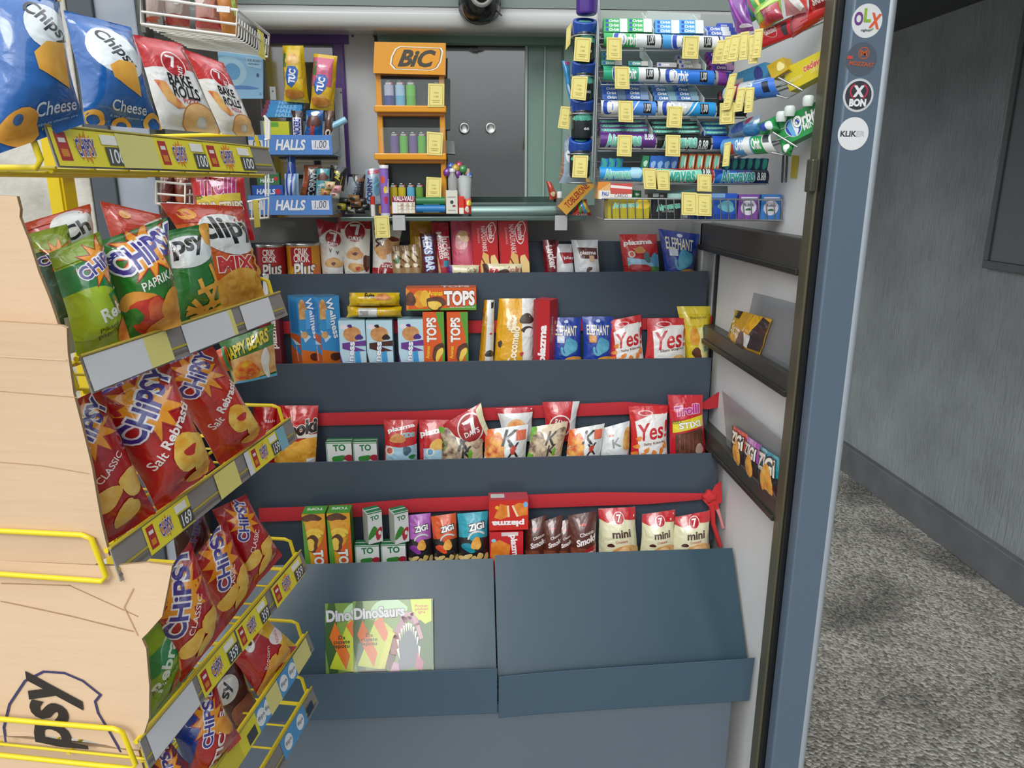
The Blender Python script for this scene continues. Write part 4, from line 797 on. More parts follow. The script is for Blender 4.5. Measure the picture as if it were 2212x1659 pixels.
B(2, 1078, 645, 1158, '#e0a512', [('p', '#e2e3e2', [(.62, 1), (1, 1), (1, 0), (.72, 0), (.66, .4)]), ('b', ch, .76, .68, .16, .15, 3), ('b', ch, .80, .5, .16, .1, 5), ('e', '#f2f2f2', .84, .46, .12, .12), t_('Cocomelo', '#fbf3dc', .46, .26, .95, .20, 86, b=.05), ('s', '#f2e6c0', .38, .62, .14, .12, 12, 1.6), t_('milky', '#c8861a', .38, .62, .28, .10, 86), ('b', '#c22a2a', .68, .12, .05, .05, 2), ('b', ch, .12, .28, .05, .08, 2)], 'large yellow and white marshmallow biscuit packet on the second row', T=.05, xb=(1066, 1154), seed=64, name='biscuit_packet', cat='biscuit packet', block=.6, wr=.6)
c = atY(1188, 650, 2.028); H = c.z-LIP[1][1]+.072; a = rad(-30); Wd, Dp = .05, .055
carton('carton', Wd, Dp, H, Matrix.Translation(c+V((-Wd/2*cos(a)-Dp/2*sin(a)*-1*-1, -Wd/2*sin(a)+Dp/2*cos(a), -H))) @ Matrix.Rotation(a, 4, 'Z'), '#b81d27', {'F': [('r', '#a3303a', .03, 0, .25, 1), t_('plazma', '#f4eeee', .62, .48, 2.1, .56, 88, b=.08)], 'R': [('r', '#b8262c', 0, 0, 1, 1), t_('mlevena', '#e8c8c8', .3, .7, .9, .2, 88), ('e', '#e0b428', .72, .72, .12, .1)], 'T': [('r', '#c4343c', 0, 0, 1, 1)]}, 'red biscuit box turned sideways with large white upright lettering')
B(2, 1190, 686, 1257, '#1b3c9c', eleph(), 'blue pretzel packet with white tag square, beside the red biscuit box', seed=65, wr=.7)
B(2, 1259, 684, 1326, '#1b3c9c', eleph('#d08a2c'), 'blue pretzel packet with orange tag square on the second row', seed=66, wr=.7)
def yes(sub='Salty Kikiriki', nuts=True): return [('p', '#e9e6e3', [(.2, .0), (1, 0), (1, .88), (.6, .84), (.12, .70)]), ('r', '#cb2329', 0, .84, 1, 1), ('e', '#e8c8c8', .42, .86, .20, .07), ('e', '#c01a22', .42, .86, .16, .05), t_('Yes!', '#c4202c', .62, .52, .80, .42, 8, b=.03, sh=.25), t_(sub, '#5a3a2c', .62, .27, .6, .08, 8, b=.03)]+([('b', ('#d8722a', 'food', '#eb9848'), a_, b_, .08, .06, int(a_*10), a_*90) for a_, b_ in ((.2, .36), (.14, .2), (.4, .13), (.6, .08), (.8, .12), (.9, .22), (.3, .04), (.1, .06), (.75, .02))] if nuts else [('b', ('#d8a45a', 'food', '#ecc684'), .8, .08, .14, .08, 3)])
B(2, 1316, 688, 1385, '#c82027', yes(), 'red and white salted peanut packet with script, left of the two', seed=67, tl=6, tr=-8, xb=(1314, 1393))
B(2, 1400, 688, 1484, '#c82027', yes('Slani stapici', False), 'red and white stick packet with script, right of the two', seed=68, xb=(1392, 1484))
B(2, 1464, 662, 1540, '#dfc41e', [('r', '#e8d23a', 0, .86, 1, 1), ('r', '#efe49a', .5, .05, .95, .62), t_('Banini', '#8a7a1c', .55, .80, .5, .08, 3, b=.03), t_('Zlatni Pek', '#2a8a8a', .78, .40, .85, .18, -88, b=.04), ('b', ('#d8861c', 'food', '#e8ae40'), .38, .45, .16, .35, 3), ('b', ('#4a2418', 'food', '#6a3828'), .42, .14, .2, .2, 5)], 'yellow biscuit packet with upright teal lettering at right of the second row', seed=69, off=-.008, xb=(1484, 1532), name='biscuit_packet', cat='biscuit packet', block=.3)
# ---- third row
def smoki(): return [('p', ('#d89028', 'food', '#efb848'), [(0, 0), (1, 0), (1, .48), (.7, .42), (.3, .30), (0, .34)]), ('r', '#e6e2da', .55, .44, 1, .50), t_('smoki', '#2a1a18', .55, .60, .90, .30, 12, b=.09, sh=.2, o='#e9e2da', ow=.05)]+[('o', ('#e09a2c', 'food', '#f3c050'), .2+.16*i, .12+.1*(i % 3), .10, .08, .05, 30*i, 0, 250) for i in range(6)]+[('r', '#e8e8e4', .8, 0, .98, .08)]
B(3, 596, 877, 687, '#c0161c', smoki(), 'red peanut puff packet behind the rack end on the third row', xb=(588, 684), seed=70)
B(3, 545, 874, 596, '#bd151c', [t_('oki', '#2a1a18', .7, .5, .6, .3, 0, b=.08, o='#e9e2da'), t_('flash', '#f4e0e0', .75, .72, .4, .12)], 'red peanut puff packet mostly hidden by the crisps, left of its twin', seed=71, off=-.01)
TOF = lambda h=.0: [('r', '#dfe2e0', 0, 0, 1, 1), ('r', '#9ab8a4', 0, .0, .06, 1), t_('TO', '#1f7a46', .52, .70+h, .46, .26, 3, b=.07), ('b', '#3a8a3a', .48, .12+h, .26, .16, 4, 10), ('b', '#a8283c', .88, .14+h, .20, .14, 5)]
def juice(x0, x1, y0, row, lab, y1=None, yaw=0, off=0, ext=None, tall=False):
    D = .034; W, H, m = stand(x0, y0, x1, y1 or lipy(row, (x0+x1)/2)+3, RY[row]-off-D/2, EX[row] if ext is None else ext, D, yaw)
    ar = {'F': TOF() if not tall else [('r', '#dfe2e0', 0, 0, 1, 1), t_('TO', '#1f7a46', .62, .80, .5, .22, 6, b=.07), ('b', '#3f8a35', .40, .34, .20, .42, 4, -30), ('b', '#b3303c', .78, .34, .2, .34, 5, -20), ('e', '#e8e8e4', .84, .30, .1, .14), ('l', '#c84850', [(.1, .6), (.25, .78)], .04)],
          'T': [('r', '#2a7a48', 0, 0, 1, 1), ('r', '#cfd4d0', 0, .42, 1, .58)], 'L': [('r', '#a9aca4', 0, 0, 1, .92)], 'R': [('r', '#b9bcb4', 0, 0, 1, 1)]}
    ar['F'] = ar['F']+[('r', '#1f7a46', 0, .93, 1, .97)]; e_ = (EX[row] if ext is None else ext)/H; ar['F'] = vmap(ar['F'], e_)
    return carton('drink_carton', W, D, H, m, '#d9dcda', ar, lab, 'drink carton')
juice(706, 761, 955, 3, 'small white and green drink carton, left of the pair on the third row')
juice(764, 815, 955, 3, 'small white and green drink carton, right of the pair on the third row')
B(3, 828, 908, 902, '#c42127', [('p', '#a8cfe2', [(.05, 0), (1, 0), (1, .4), (.5, .34), (.05, .38)]), t_('plazma', '#f4eeee', .52, .80, .8, .15, 12, b=.06), t_('KIDS', '#5ab0d0', .72, .64, .4, .12, 4, b=.06, o='#f0e0a0'), ('b', ('#c27a3c', 'food', '#dca060'), .42, .56, .22, .15, 3), ('e', '#ecdccc', .18, .26, .14, .14), ('e', '#c86050', .18, .26, .09, .09), ('b', '#4a6a78', .7, .26, .11, .15, 4), ('b', '#2c7a3c', .85, .1, .1, .06, 2)], 'red and pale blue children biscuit packet on the third row', seed=72, name='biscuit_packet', cat='biscuit packet')
B(3, 904, 908, 974, '#c42127', [('p', '#a8cfe2', [(.14, 0), (1, 0), (1, .36), (.14, .3)]), t_('plazma', '#f4eeee', .52, .72, .95, .22, 12, b=.07), ('b', ('#d8a03c', 'food', '#ecc064'), .6, .4, .22, .2, 3), ('e', '#ecdccc', .36, .22, .13, .13), ('e', '#58a0c8', .36, .22, .09, .09)], 'red biscuit packet with white lettering, behind the beige snack ball bag', seed=73, name='biscuit_packet', cat='biscuit packet')
bag('snack_bag', ((958, 918), (1038, 872), (1062, 948), (990, 985)), PY(1.985, 4), .04, '#b8202a', seven(.58, .55, .36, 0)+[('p', '#e6e0b8', [(.84, .9), (1, 1), (1, 0), (.9, 0)])], 'red croissant packet leaning diagonally against the red strap', cat='croissant packet', seed=74, nu=10, nv=12)
def kk(c, c2, c3): return [('r', c2, 0, 0, .14, 1), ('b', (c3, 'food', c), .2, .45, .22, .36, 3), ('b', (c3, 'food', c), .4, .14, .24, .2, 5), t_('K', '#2a2622', .58, .60, .30, .36, -4, b=.02, sh=.2), t_('K', '#2a2622', .62, .26, .26, .28, 8, b=.02, sh=.2), ('b', c2, .70, .22, .05, .10, 2), ('b', (c3, 'food', c), .84, .7, .12, .18, 8)]
fr = ('#c23a2c', 'food', '#f0b45a')
def kw(): return [('p', '#e2692a', [(0, 1), (.22, 1), (.1, .5), (0, .3)]), ('b', fr, .26, .55, .16, .24, 3), ('b', fr, .25, .2, .26, .22, 6), t_('K', '#2a2622', .56, .66, .34, .34, -4, b=.02, sh=.2), t_('X', '#2a2622', .66, .28, .3, .3, 8, b=.02, sh=.2), ('r', '#d86a4c', .72, .58, .95, .86), ('b', '#c23a2c', .66, .3, .07, .09, 2)]
B(3, 948, 925, 1046, '#c9b698', kk('#c9b698', '#6aaa2c', '#5a3a34'), 'beige snack ball bag with green left edge, below the diagonal croissant packet', off=.012, tr=14, tl=-2, T=.05, xb=(946, 1046), seed=75, nv=10)
B(3, 1050, 930, 1142, '#dfe2e0', kw(), 'white snack ball bag with red square and fruit, centre of the third row', off=.014, tr=-12, T=.05, xb=(1042, 1140), seed=76, nv=10)
bag('snack_bag', ((1072, 884), (1152, 880), (1152, 955), (1086, 955)), PY(1.992, 2), .035, '#dddddd', [('r', '#b8202a', 0, .86, 1, 1), ('b', CR, .50, .5, .28, .22, 3), ('b', ('#d8782c', 'food', '#f0b070'), .5, .5, .2, .14, 5)], 'white croissant packet with red sealed top behind the third row bags', cat='croissant packet', seed=77, nu=10, nv=10)
bag('snack_bag', ((1172, 870), (1252, 868), (1240, 955), (1180, 955)), PY(1.992, 2), .035, '#c01f28', seven(.48, .42, .36, 170)+[('p', '#dfe0e0', [(.82, 1), (1, 1), (1, 0), (.78, 0)])], 'red croissant packet standing upside down behind the second beige bag', cat='croissant packet', seed=78, nu=10, nv=10)
B(3, 1150, 918, 1228, '#d0bc9c', kk('#d0bc9c', '#6aaa2c', '#5a3a34'), 'beige snack ball bag with green left edge, right of the white fruit bag', off=.014, T=.05, xb=(1137, 1216), seed=79, nv=10, tl=6, tr=-6)
B(3, 1230, 926, 1308, '#dde1df', kw(), 'white snack ball bag leaning left against the beige one', off=.012, T=.045, xb=(1222, 1300), seed=80, nv=10, tl=4, tr=-10)
B(3, 1304, 922, 1362, '#d5d8d8', [('b', ('#c48a3a', 'food', '#e2b468'), .9, .5, .16, .4, 3), t_('K', '#8a8c8c', .5, .45, .3, .3, 10, b=.02), ('b', '#c25a2c', .3, .7, .08, .05, 3)], 'silver white snack bag beside the tall red peanut packet', off=.006, T=.04, xb=(1296, 1362), seed=81, nv=10, tl=4, tr=-12)
B(3, 1360, 878, 1442, '#c82027', yes(), 'tall red and white salted peanut packet on the third row', seed=82, off=.004, xb=(1362, 1444))
def troll(sub, c, w=.6): return [t_('Trolli', '#b52f86', .52, .76, .70, .22, 8, b=.08, o='#f0d0e0', ow=.05, sh=.2), ('p', '#e0cf26', [(.08, .38), (.08, .55), (.95, .68), (.95, .5)]), t_('COLA', '#2f7a3a', .2, .56, .24, .08, 10, b=.05), t_(sub, '#f0eee6', .55, .52, w, .15, 8, b=.08, o='#4a4a20', ow=.03), ('p', c, [(.14, 0), (.90, 0), (.90, .46), (.14, .36)])]
B(3, 1444, 854, 1520, '#c21a2c', troll('STIXI', ('#4a2a20', 'food', '#6a3e30'))+[('l', '#7a4a38', [(.25+.12*i, .04), (.25+.12*i, .36)], .025) for i in range(5)]+[('b', '#b8988c', .78, .12, .1, .16, 3)], 'red and yellow cola gummy stick packet at the right end of the third row', xb=(1446, 1528), seed=83, wr=.6)
# ---- lowest row
TOPB = {'F': [('r', '#e0a028', 0, 0, 1, 1), ('b', ('#503024', 'food', '#70483a'), .4, .92, .4, .2, 3), ('e', ('#d88a28', 'food', '#ecac44'), .48, .76, .40, .28), ('e', ('#e8bc3a', 'food', '#f2d25a'), .5, .62, .38, .24), ('b', ('#4a2c20', 'food', '#6a4232'), .36, .42, .30, .40, 2, 10), ('b', ('#e8b83a', 'food', '#f3d060'), .28, .40, .2, .28, 2, 10), ('p', '#dc5a20', [(1, .8), (1, 0), (.3, 0), (.5, .28), (.85, .5)]), ('p', '#5b9a35', [(0, .9), (.1, .8), (.2, .3), (.3, 0), (0, 0)]), t_('TOPS', '#f4f0ec', .62, .04, 1.2, .40, -88, b=.08, o='#7a2c14', ow=.03), t_('Ananas', '#a8861c', .84, .45, .8, .16, -88)], 'T': [('r', '#4d9a34', 0, 0, 1, 1), t_('TOPS', '#e0ead4', .5, .6, .7, .25, 180, b=.06)], 'L': [('r', '#4d8a34', 0, 0, 1, 1)], 'R': [('r', '#4d8a34', 0, 0, 1, 1)]}
K(4, 660, 1110, 709, '#5b9a35', TOPB, 'green cake box standing upside down, leftmost on the lowest row', D=.05, group='green cake boxes')
K(4, 713, 1108, 762, '#5b9a35', TOPB, 'green cake box standing upside down, beside the drink cartons', D=.05, group='green cake boxes')
juice(768, 820, 1178, 4, 'small drink carton lying in front, under the left upright carton')
juice(824, 877, 1176, 4, 'small drink carton lying in front, under the right upright carton')
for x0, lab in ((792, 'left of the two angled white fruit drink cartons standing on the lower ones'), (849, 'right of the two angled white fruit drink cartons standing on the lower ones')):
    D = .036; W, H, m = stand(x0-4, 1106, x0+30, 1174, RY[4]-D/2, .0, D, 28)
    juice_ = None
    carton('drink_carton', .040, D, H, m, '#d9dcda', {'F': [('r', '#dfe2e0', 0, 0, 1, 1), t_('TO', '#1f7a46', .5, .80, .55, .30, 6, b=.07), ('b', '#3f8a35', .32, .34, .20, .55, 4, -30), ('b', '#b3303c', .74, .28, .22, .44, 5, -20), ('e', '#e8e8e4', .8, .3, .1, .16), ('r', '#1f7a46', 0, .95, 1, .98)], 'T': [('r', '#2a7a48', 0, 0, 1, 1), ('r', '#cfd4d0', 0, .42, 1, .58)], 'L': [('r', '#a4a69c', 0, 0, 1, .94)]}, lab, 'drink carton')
def zigi(c, sw): 
    return [('p', '#242022', [(0, 0), (1, 0), (1, .48), (.7, .5), (.5, .42), (.3, .52), (0, .5)]), t_('ZIGI', '#eeeeee', .62, .72, .5, .19, 8, b=.07, o='#1a1618', ow=.12), ('o', '#cfcfcf', .62, .48, .32, .26, .06, 10, 20, 170), ('b', sw, .34, .30, .22, .16, 3, -30), ('b', GP, .60, .38, .15, .24, 3, -10)]+[('b', ('#d9b464', 'food', '#efd394'), .12+.2*i, .06+.05*(i % 2), .13, .09, i+3, 20*i) for i in range(5)]
B(4, 873, 1110, 930, '#b060b8', zigi('#b060b8', '#8a3a9a'), 'small purple and black coated peanut bag on the lowest row', xb=(882, 936), seed=84, tl=6)
B(4, 930, 1110, 985, '#d2521f', zigi('#d2521f', '#e0522c'), 'small orange and black coated peanut bag on the lowest row', xb=(938, 992), seed=85, off=.006, tl=8)
B(4, 988, 1106, 1054, '#1f9bb0', zigi('#1f9bb0', '#1f8ba0'), 'small teal and black coated peanut bag on the lowest row', xb=(990, 1056), seed=86, off=.01, tl=6)
bis = ('#d8741f', 'food', '#ea923c')
K(4, 1058, 1150, 1130, '#c21f27', {'F': [('r', '#c5222a', 0, 0, 1, 1), ('p', bis, [(.02, .1), (.5, .0), (.62, .5), (.3, .72), (.05, .6)]), ('r', '#dccaca', .35, .86, .85, 1), t_('plazma', '#f4eeee', .72, .42, .8, .24, -84, b=.07), ('e', '#8cc0dc', .12, .7, .07, .06)]}, 'red biscuit box with orange biscuits, lower of the two stacked', D=.05)
K(4, 1057, 1080, 1141, '#c8241f', {'F': [('r', '#cc2a20', 0, 0, 1, 1), ('p', bis, [(.12, .42), (.28, .88), (.46, .82), (.50, .45), (.3, .36)]), ('p', bis, [(.60, .80), (.75, .9), (.98, .86), (.98, .5), (.72, .44)]), ('l', '#f0d8b0', [(.48, .8), (.5, .45)], .05), ('l', '#f0d8b0', [(.6, .8), (.72, .46)], .05), t_('plazma', '#f6f0f0', .48, .24, .80, .19, 180, b=.08), ('e', '#7ab4e0', .93, .84, .06, .08), ('e', '#e8b42c', .2, .76, .05, .05)], 'T': [('r', '#b8404a', 0, 0, 1, 1), ('r', '#c8c8c4', .05, .3, .4, .8)]}, 'red biscuit box with orange biscuits, upside down, upper of the two stacked', D=.05, y1=1146, ext=0)
def snk(): return [t_('Choco', '#ddd2d0', .62, .56, .5, .12, 12, b=.04), t_('Smoki', '#e8dedc', .60, .40, .72, .22, 14, b=.07, sh=.2), ('b', '#b5262c', .5, .76, .12, .05, 3), ('b', ('#6a3022', 'food', '#8a4a34'), .3, .16, .3, .16, 4)]
for i, (x0, x1, y0, of, lab) in enumerate(((1132, 1182, 1120, .0, 'brown chocolate puff bag, leftmost of the four brown ones'), (1172, 1216, 1120, .008, 'brown chocolate puff bag, second from left of the four'), (1202, 1238, 1124, .004, 'brown chocolate puff bag, third of four, mostly overlapped'), (1228, 1290, 1112, .012, 'brown chocolate puff bag, rightmost of four, with red lettering at base'))):
    B(4, x0, y0, x1, '#57291f', snk()+([('p', '#b5262c', [(.3, .0), (1, 0), (1, .3), (.6, .2)]), t_('CLASSIC', '#f0e4e2', .66, .09, .6, .14, 6, b=.05)] if i == 3 else []), lab, off=of, seed=87+i, T=.045, tl=10 if i < 3 else 4, tr=-6, group='brown chocolate puff bags')
def mini(): return [('p', '#bd2029', [(0, 1), (1, 1), (1, .74), (.5, .80), (.2, .72), (0, .80)]), ('e', '#ead6d2', .52, .80, .15, .15), ('e', '#b01c26', .52, .80, .13, .13), t_('7', '#f0eeee', .52, .80, .12, .16, 0, b=.03), t_('mini', '#4a2c22', .56, .50, .46, .18, 2, b=.05), t_('Croissant', '#b8404a', .55, .34, .3, .07, 4), ('b', CR, .66, .12, .34, .18, 3), ('b', '#4a1c1c', .28, .26, .08, .05, 3), ('b', ('#f0b070', 'food', '#f8d8a8'), .62, .14, .16, .09, 5)]
B(4, 1294, 1102, 1374, '#dcd8b4', mini(), 'cream and red mini croissant bag, left of the three', xb=(1292, 1382), seed=92, T=.06, tr=-4, group='mini croissant bags')
B(4, 1390, 1110, 1460, '#dcd8b4', mini(), 'cream and red mini croissant bag, middle of the three', xb=(1382, 1464), seed=93, T=.06, tl=4, tr=-6, group='mini croissant bags')
B(4, 1462, 1116, 1536, '#dcd8b4', mini(), 'cream and red mini croissant bag, right of the three below the strap knot', xb=(1448, 1538), seed=94, T=.06, tl=4, tr=-10, off=.006, group='mini croissant bags')
# ---------------------------------------------------------------- magazines lying on the sloping rack
SL = (V((0, 1.615, .405)), V((0, -.8246, .5657)).normalized())
def dino(full=True):
    G1, Y1, K1 = '#4e7a2c', '#b9c32a', '#2a1a14'
    return [('r', '#6d8f3c', 0, 0, 1, 1), ('b', '#a9cfa0', .45, .9, .2, .12, 3), ('b', '#35602a', .9, .5, .14, .6, 4), ('b', '#2f5526', .08, .5, .08, .5, 5), ('p', Y1, [(.05, .15), (.3, .8), (.5, .6), (.3, .1)]), ('p', '#d0661e', [(.05, .55), (.12, .75), (.3, .3), (.25, .12)]), ('p', '#d0661e', [(.25, .7), (.36, .8), (.45, .5), (.38, .45)]), ('p', '#c7c93a', [(.3, .1), (.45, .6), (.6, .5), (.4, .08)]),
        t_('DinoSaurs', '#c9c8cc', .33, .84, .62, .13, 2, b=.07, o='#5a5a66', ow=.03), ('p', '#c3cf24', [(.72, 1), (.98, 1), (.98, .70), (.90, .66), (.84, .72), (.76, .68)]), t_('Poster\nplakati\nigra', '#c0392b', .86, .86, .17, .12, 0, b=.02),
        t_('Da\ncupate\nlepotu', '#2a3a1c', .2, .48, .2, .16, 0, b=.02), ('p', '#5a6670', [(.55, .06), (.57, .40), (.64, .58), (.74, .60), (.81, .46), (.83, .12)]), ('p', '#a8586c', [(.76, .08), (.80, .30), (.88, .16), (.86, .05)]), ('l', '#4a2620', [(.44, .12), (.49, .30), (.53, .46)], .09), ('l', '#8a3a34', [(.50, .30), (.54, .50), (.62, .68)], .075), ('l', '#a0707c', [(.56, .58), (.64, .74), (.72, .78), (.78, .70)], .085), ('l', '#b88a94', [(.66, .80), (.74, .80), (.80, .66), (.85, .48)], .05), ('p', '#c08aa0', [(.44, .02), (.5, .18), (.56, .16), (.58, .02)]),
        *[('p', '#ece8dc', [(x-.014, y+.03), (x+.014, y+.03), (x+dx, y-.09)]) for x, y, dx in ((.555, .44, .01), (.578, .52, .01), (.605, .58, .008), (.635, .62, .005), (.665, .645, .002), (.695, .65, 0), (.725, .64, -.003), (.755, .60, -.006), (.782, .54, -.008), (.805, .46, -.01))], ('p', '#ece8dc', [(.54, .34), (.57, .36), (.58, .20)]), ('p', '#ece8dc', [(.81, .38), (.84, .36), (.82, .20)]), ('p', K1, [(0, .0), (.1, .08), (.4, .1), (.44, 0)])]
def magazine(x0, y0, x1, y1, off, lab, sk=0):
    bl, br, tr, tl = [on(p, (SL[0]+SL[1]*off, SL[1])) for p in ((x0+2, y1+18), (x1, y1+10), (x1-2, y0), (x0, y0+6))]
    g = G(); g.slab([bl, br, tr, tl], .004, ('#d5d3cc', 'print'), n=SL[1]); n = SL[1]*.0002
    panel(g, (bl+n, br+n, tr+n, tl+n), [tuple([p[0]]+[((c, 'gloss') if isinstance(c, str) and c.startswith('#') else c) for c in p[1:]]) for p in dino()])
    g.obj('magazine', None, lab, 'magazine')
magazine(702, 1298, 880, 1452, .006, 'dinosaur magazine mostly covered, left one on the sloping rack')
magazine(762, 1293, 937, 1446, .012, 'dinosaur magazine with gaping jaws fully visible, lying on top of the other')
# ================================================================ COUNTER, LIGHTER DISPLAY, SWEET TRAYS
def P4(name, q, Y, th, art_, m, label, cat, **k):
    """thin upright card from 4 photo corners (TL,TR,BR,BL) on plane Y or on a given plane"""
    pl = PY(Y) if not isinstance(Y, tuple) else Y
    tl, tr, br, bl = [on(p, pl) for p in q]; n = V(pl[1]).normalized(); g = G(); g.slab([bl, br, tr, tl], th, m, n=n); e = n*.0002
    panel(g, (bl+e, br+e, tr+e, tl+e), art_); return g.obj(name, None, label, cat, **k)
CARD = [('r', '#c99a50', .09, .07, .91, .085), ('r', '#c99a50', .09, .915, .91, .93), ('r', '#c99a50', .09, .07, .115, .93), ('r', '#c99a50', .885, .07, .91, .93), t_('Cena', '#c9a056', .5, .62, .3, .09), t_('1.00', '#b39a55', .5, .45, .30, .10, 0, b=0), ('r', '#c9a860', .25, .28, .75, .30), ('r', '#c9a860', .3, .2, .7, .22)]
def card(q, Y, label, group=None, th=.003): return P4('price_card', q, Y, th, CARD, ('#e8dd88', 'paper'), label, 'price card', group=group)
def bx(x0, y0, x1, y1): return ((x0, y0), (x1, y0), (x1, y1), (x0, y1))
YB = 2.085
t = thing('lighter_display', (atY(887, 460, YB).x, YB+.04, ZC), 'tall orange lighter display stand with three shelves and black lettered header', 'display stand')
ORG = ('#e2991a', 'gloss')
def rb(x0, y0, x1, y1, Y, th, m, bev=.001, nm='p', par=None):
    g = G(); rect(g, x0, y0, x1, y1, Y, th, m, bev); return g.obj(nm, par if par is not None else t)
g = G(); q = [atY(*p, YB-.01) for p in ((806, 158), (962, 162), (963, 93), (809, 90))]; g.slab(q, .05, ORG, n=V((0, -1, 0)))
e = V((0, -.0003, 0)); rr = [(.235, .30), (.25, .55), (.30, .78), (.36, .86), (.93, .84), (.955, .72), (.93, .42), (.88, .22), (.80, .14), (.30, .15)]
def inset(pts, k): cx = sum(a for a, _ in pts)/len(pts); cy = sum(b for _, b in pts)/len(pts); return [(cx+(a-cx)*k, cy+(b-cy)*(k-.03*(1-k)*0)) for a, b in pts]
panel(g, [p+e for p in q], [('p', '#f2ead8', inset(rr, 1.03)), ('p', '#5a4a20', inset(rr, .965)), ('p', '#e69a18', inset(rr, .935)), t_('BiC', '#3a3826', .60, .50, .50, .20, 0, b=.07, sh=.35)])
g.obj('header', t)
for a, b in ((817, 829), (951, 963)): rb(a, 158, b, 462, YB+.012, .035, ORG, .002, 'side_post')
for y in (228, 331): 
    g = G(); rect(g, 808, y, 964, y+14, YB-.012, .075, ORG, .003); rect(g, 816, y+13, 960, y+22, YB+.004, .05, ('#cf8614', 'gloss'), .002); g.obj('display_shelf', t)
rb(818, 444, 962, 463, YB, .06, ORG, .002, 'display_base')
rb(829, 158, 951, 446, YB+.046, .003, ('#2c3434', 'gloss'), 0, 'back_panel')
for y0, y1 in ((172, 230), (276, 332)): rb(822, y0, 960, y1, YB-.006, .0012, ('#c8d4d6', 'clear'), 0, 'clear_guard')
lp = None
def lighter(x0, y0, x1, y1, cols, label, group=None):
    W = atY(x1, y1, YB).x-atY(x0, y1, YB).x; b = atY((x0+x1)/2, y1, YB+.018); H = atY(x0, y0, YB).z-b.z; hb = H*.80
    th_ = thing('lighter', b, label, 'lighter', group)
    g = G(); n = 20; rows = [[b+V((W/2*cos(2*pi*k/n), W*.32*sin(2*pi*k/n), z)) for k in range(n)] for z in (0, hb*.5, hb*.5001, hb)]
    g.grid(rows[:2], (cols[0], 'gloss'), True, True); g.grid(rows[2:], (cols[-1], 'gloss'), True, True); g.face(rows[3], (cols[-1], 'gloss')); g.obj('body', th_)
    g = G(); g.box(b+V((-W*.34, -W*.22, hb)), b+V((W*.30, W*.22, hb+H*.10)), ('#c2c4c4', 'metal'), .0008); g.lathe([(W*.14, -W*.15), (W*.14, W*.15)], ('#8a8c8c', 'metal'), 12, b+V((-W*.05, 0, hb+H*.14)), (1, 0, 0)); hood = g.obj('metal_hood', th_)
    g = G(); g.box(b+V((W*.12, -W*.2, hb+H*.02)), b+V((W*.44, W*.2, hb+H*.10)), ('#c8342c', 'gloss'), .0008); g.obj('thumb_lever', hood)
for a, cols, lab in ((831, ('#2f3f96', '#b9bcd8'), 'large lighter with violet base and pale top, first on the top display shelf'), (855, ('#6ab4e0', '#a8d2ee'), 'large light blue lighter on the top display shelf'), (878, ('#63b83a', '#6cc840'), 'large green lighter on the top display shelf')): lighter(a, 170, a+21, 230, cols, lab)
lighter(934, 174, 955, 230, ('#d8c8a0',), 'large lighter hidden behind the price card on the top display shelf')
for i, (a, c, lab) in enumerate(((844, '#6a5494', 'purple lighter, leftmost on the middle display shelf'), (864, '#62b83a', 'green lighter, left of two on the middle display shelf'), (884, '#6a5494', 'purple lighter between two green ones on the middle display shelf'), (903, '#62b83a', 'green lighter beside the price card on the middle display shelf'))): lighter(a, 283, a+18, 333, (c,), lab)
for i, (a, c, lab) in enumerate(((843, '#c2b02a', 'small yellow lighter, leftmost on the bottom display shelf'), (861, '#c2b02a', 'small yellow lighter beside the light blue one on the bottom display shelf'), (880, '#5aa8c8', 'small light blue lighter on the bottom display shelf'), (899, '#6a9a3a', 'small olive green lighter on the bottom display shelf'))): lighter(a, 394, a+17, 446, (c,), lab)
card(((925, 180), (960, 181), (959, 231), (924, 231)), YB-.014, 'yellow price card on the top shelf of the lighter display')
card(((922, 284), (957, 287), (955, 336), (922, 334)), YB-.014, 'yellow price card on the middle shelf of the lighter display')
card(((921, 382), (954, 384), (953, 427), (920, 426)), YB-.014, 'yellow price card on the bottom shelf of the lighter display')
card(((808, 466), (840, 466), (843, 513), (811, 514)), 2.044, 'yellow price card hanging from the counter ledge below the lighter display')
P4('note', bx(940, 170, 972, 280), YG-.025, .0005, [], ('#8c9894', 'paper'), 'grey paper note taped to the glass behind the lighter display', 'note')
P4('note', ((962, 303), (981, 305), (983, 333), (963, 332)), YG-.03, .0005, [], ('#b4beb8', 'paper'), 'small white note on the glass right of the lighter display', 'note')
# dome camera under the beam
c = atY(1036, 4, 2.02)
t = thing('dome_camera', c, 'black dome security camera hanging on the white beam above the window', 'camera')
r_ = atY(1082, 4, 2.02).x-c.x
g = G(); g.lathe([(r_*.95, -.06), (r_, -.02), (r_, .02), (r_*.8, .03)], ('#1b1c1e', 'gloss'), 32, c, (0, -.6, -.8)); g.obj('housing', t)
g = G(); bm = bmesh.new(); bmesh.ops.create_uvsphere(bm, u_segments=32, v_segments=20, radius=r_*.94); g.bm(bm, ('#101113', 'gloss'), Matrix.Translation(c+V((0, -.02, -.004))), True); dm = g.obj('dome', t)
g = G(); ax = V((.02, -1, .05)).normalized(); g.lathe([(.0265, 0), (.0275, .004), (.019, .006), (.018, .002)], ('#8a8c88', 'satin'), 32, c+V((.003, -.02-r_*.86, .0)), ax); g.obj('infrared_ring', dm)
g = G(); g.lathe([(.017, 0), (.015, .008), (.008, .010), (0, .0102)], ('#0a0a0c', 'gloss'), 24, c+V((.003, -.02-r_*.86, .0)), ax); g.obj('lens', dm)
g = G(); g.tube([atY(1072, 22, 1.99), atY(1084, 34, 1.99)], .002, '#202020', 6); g.obj('screw', t)
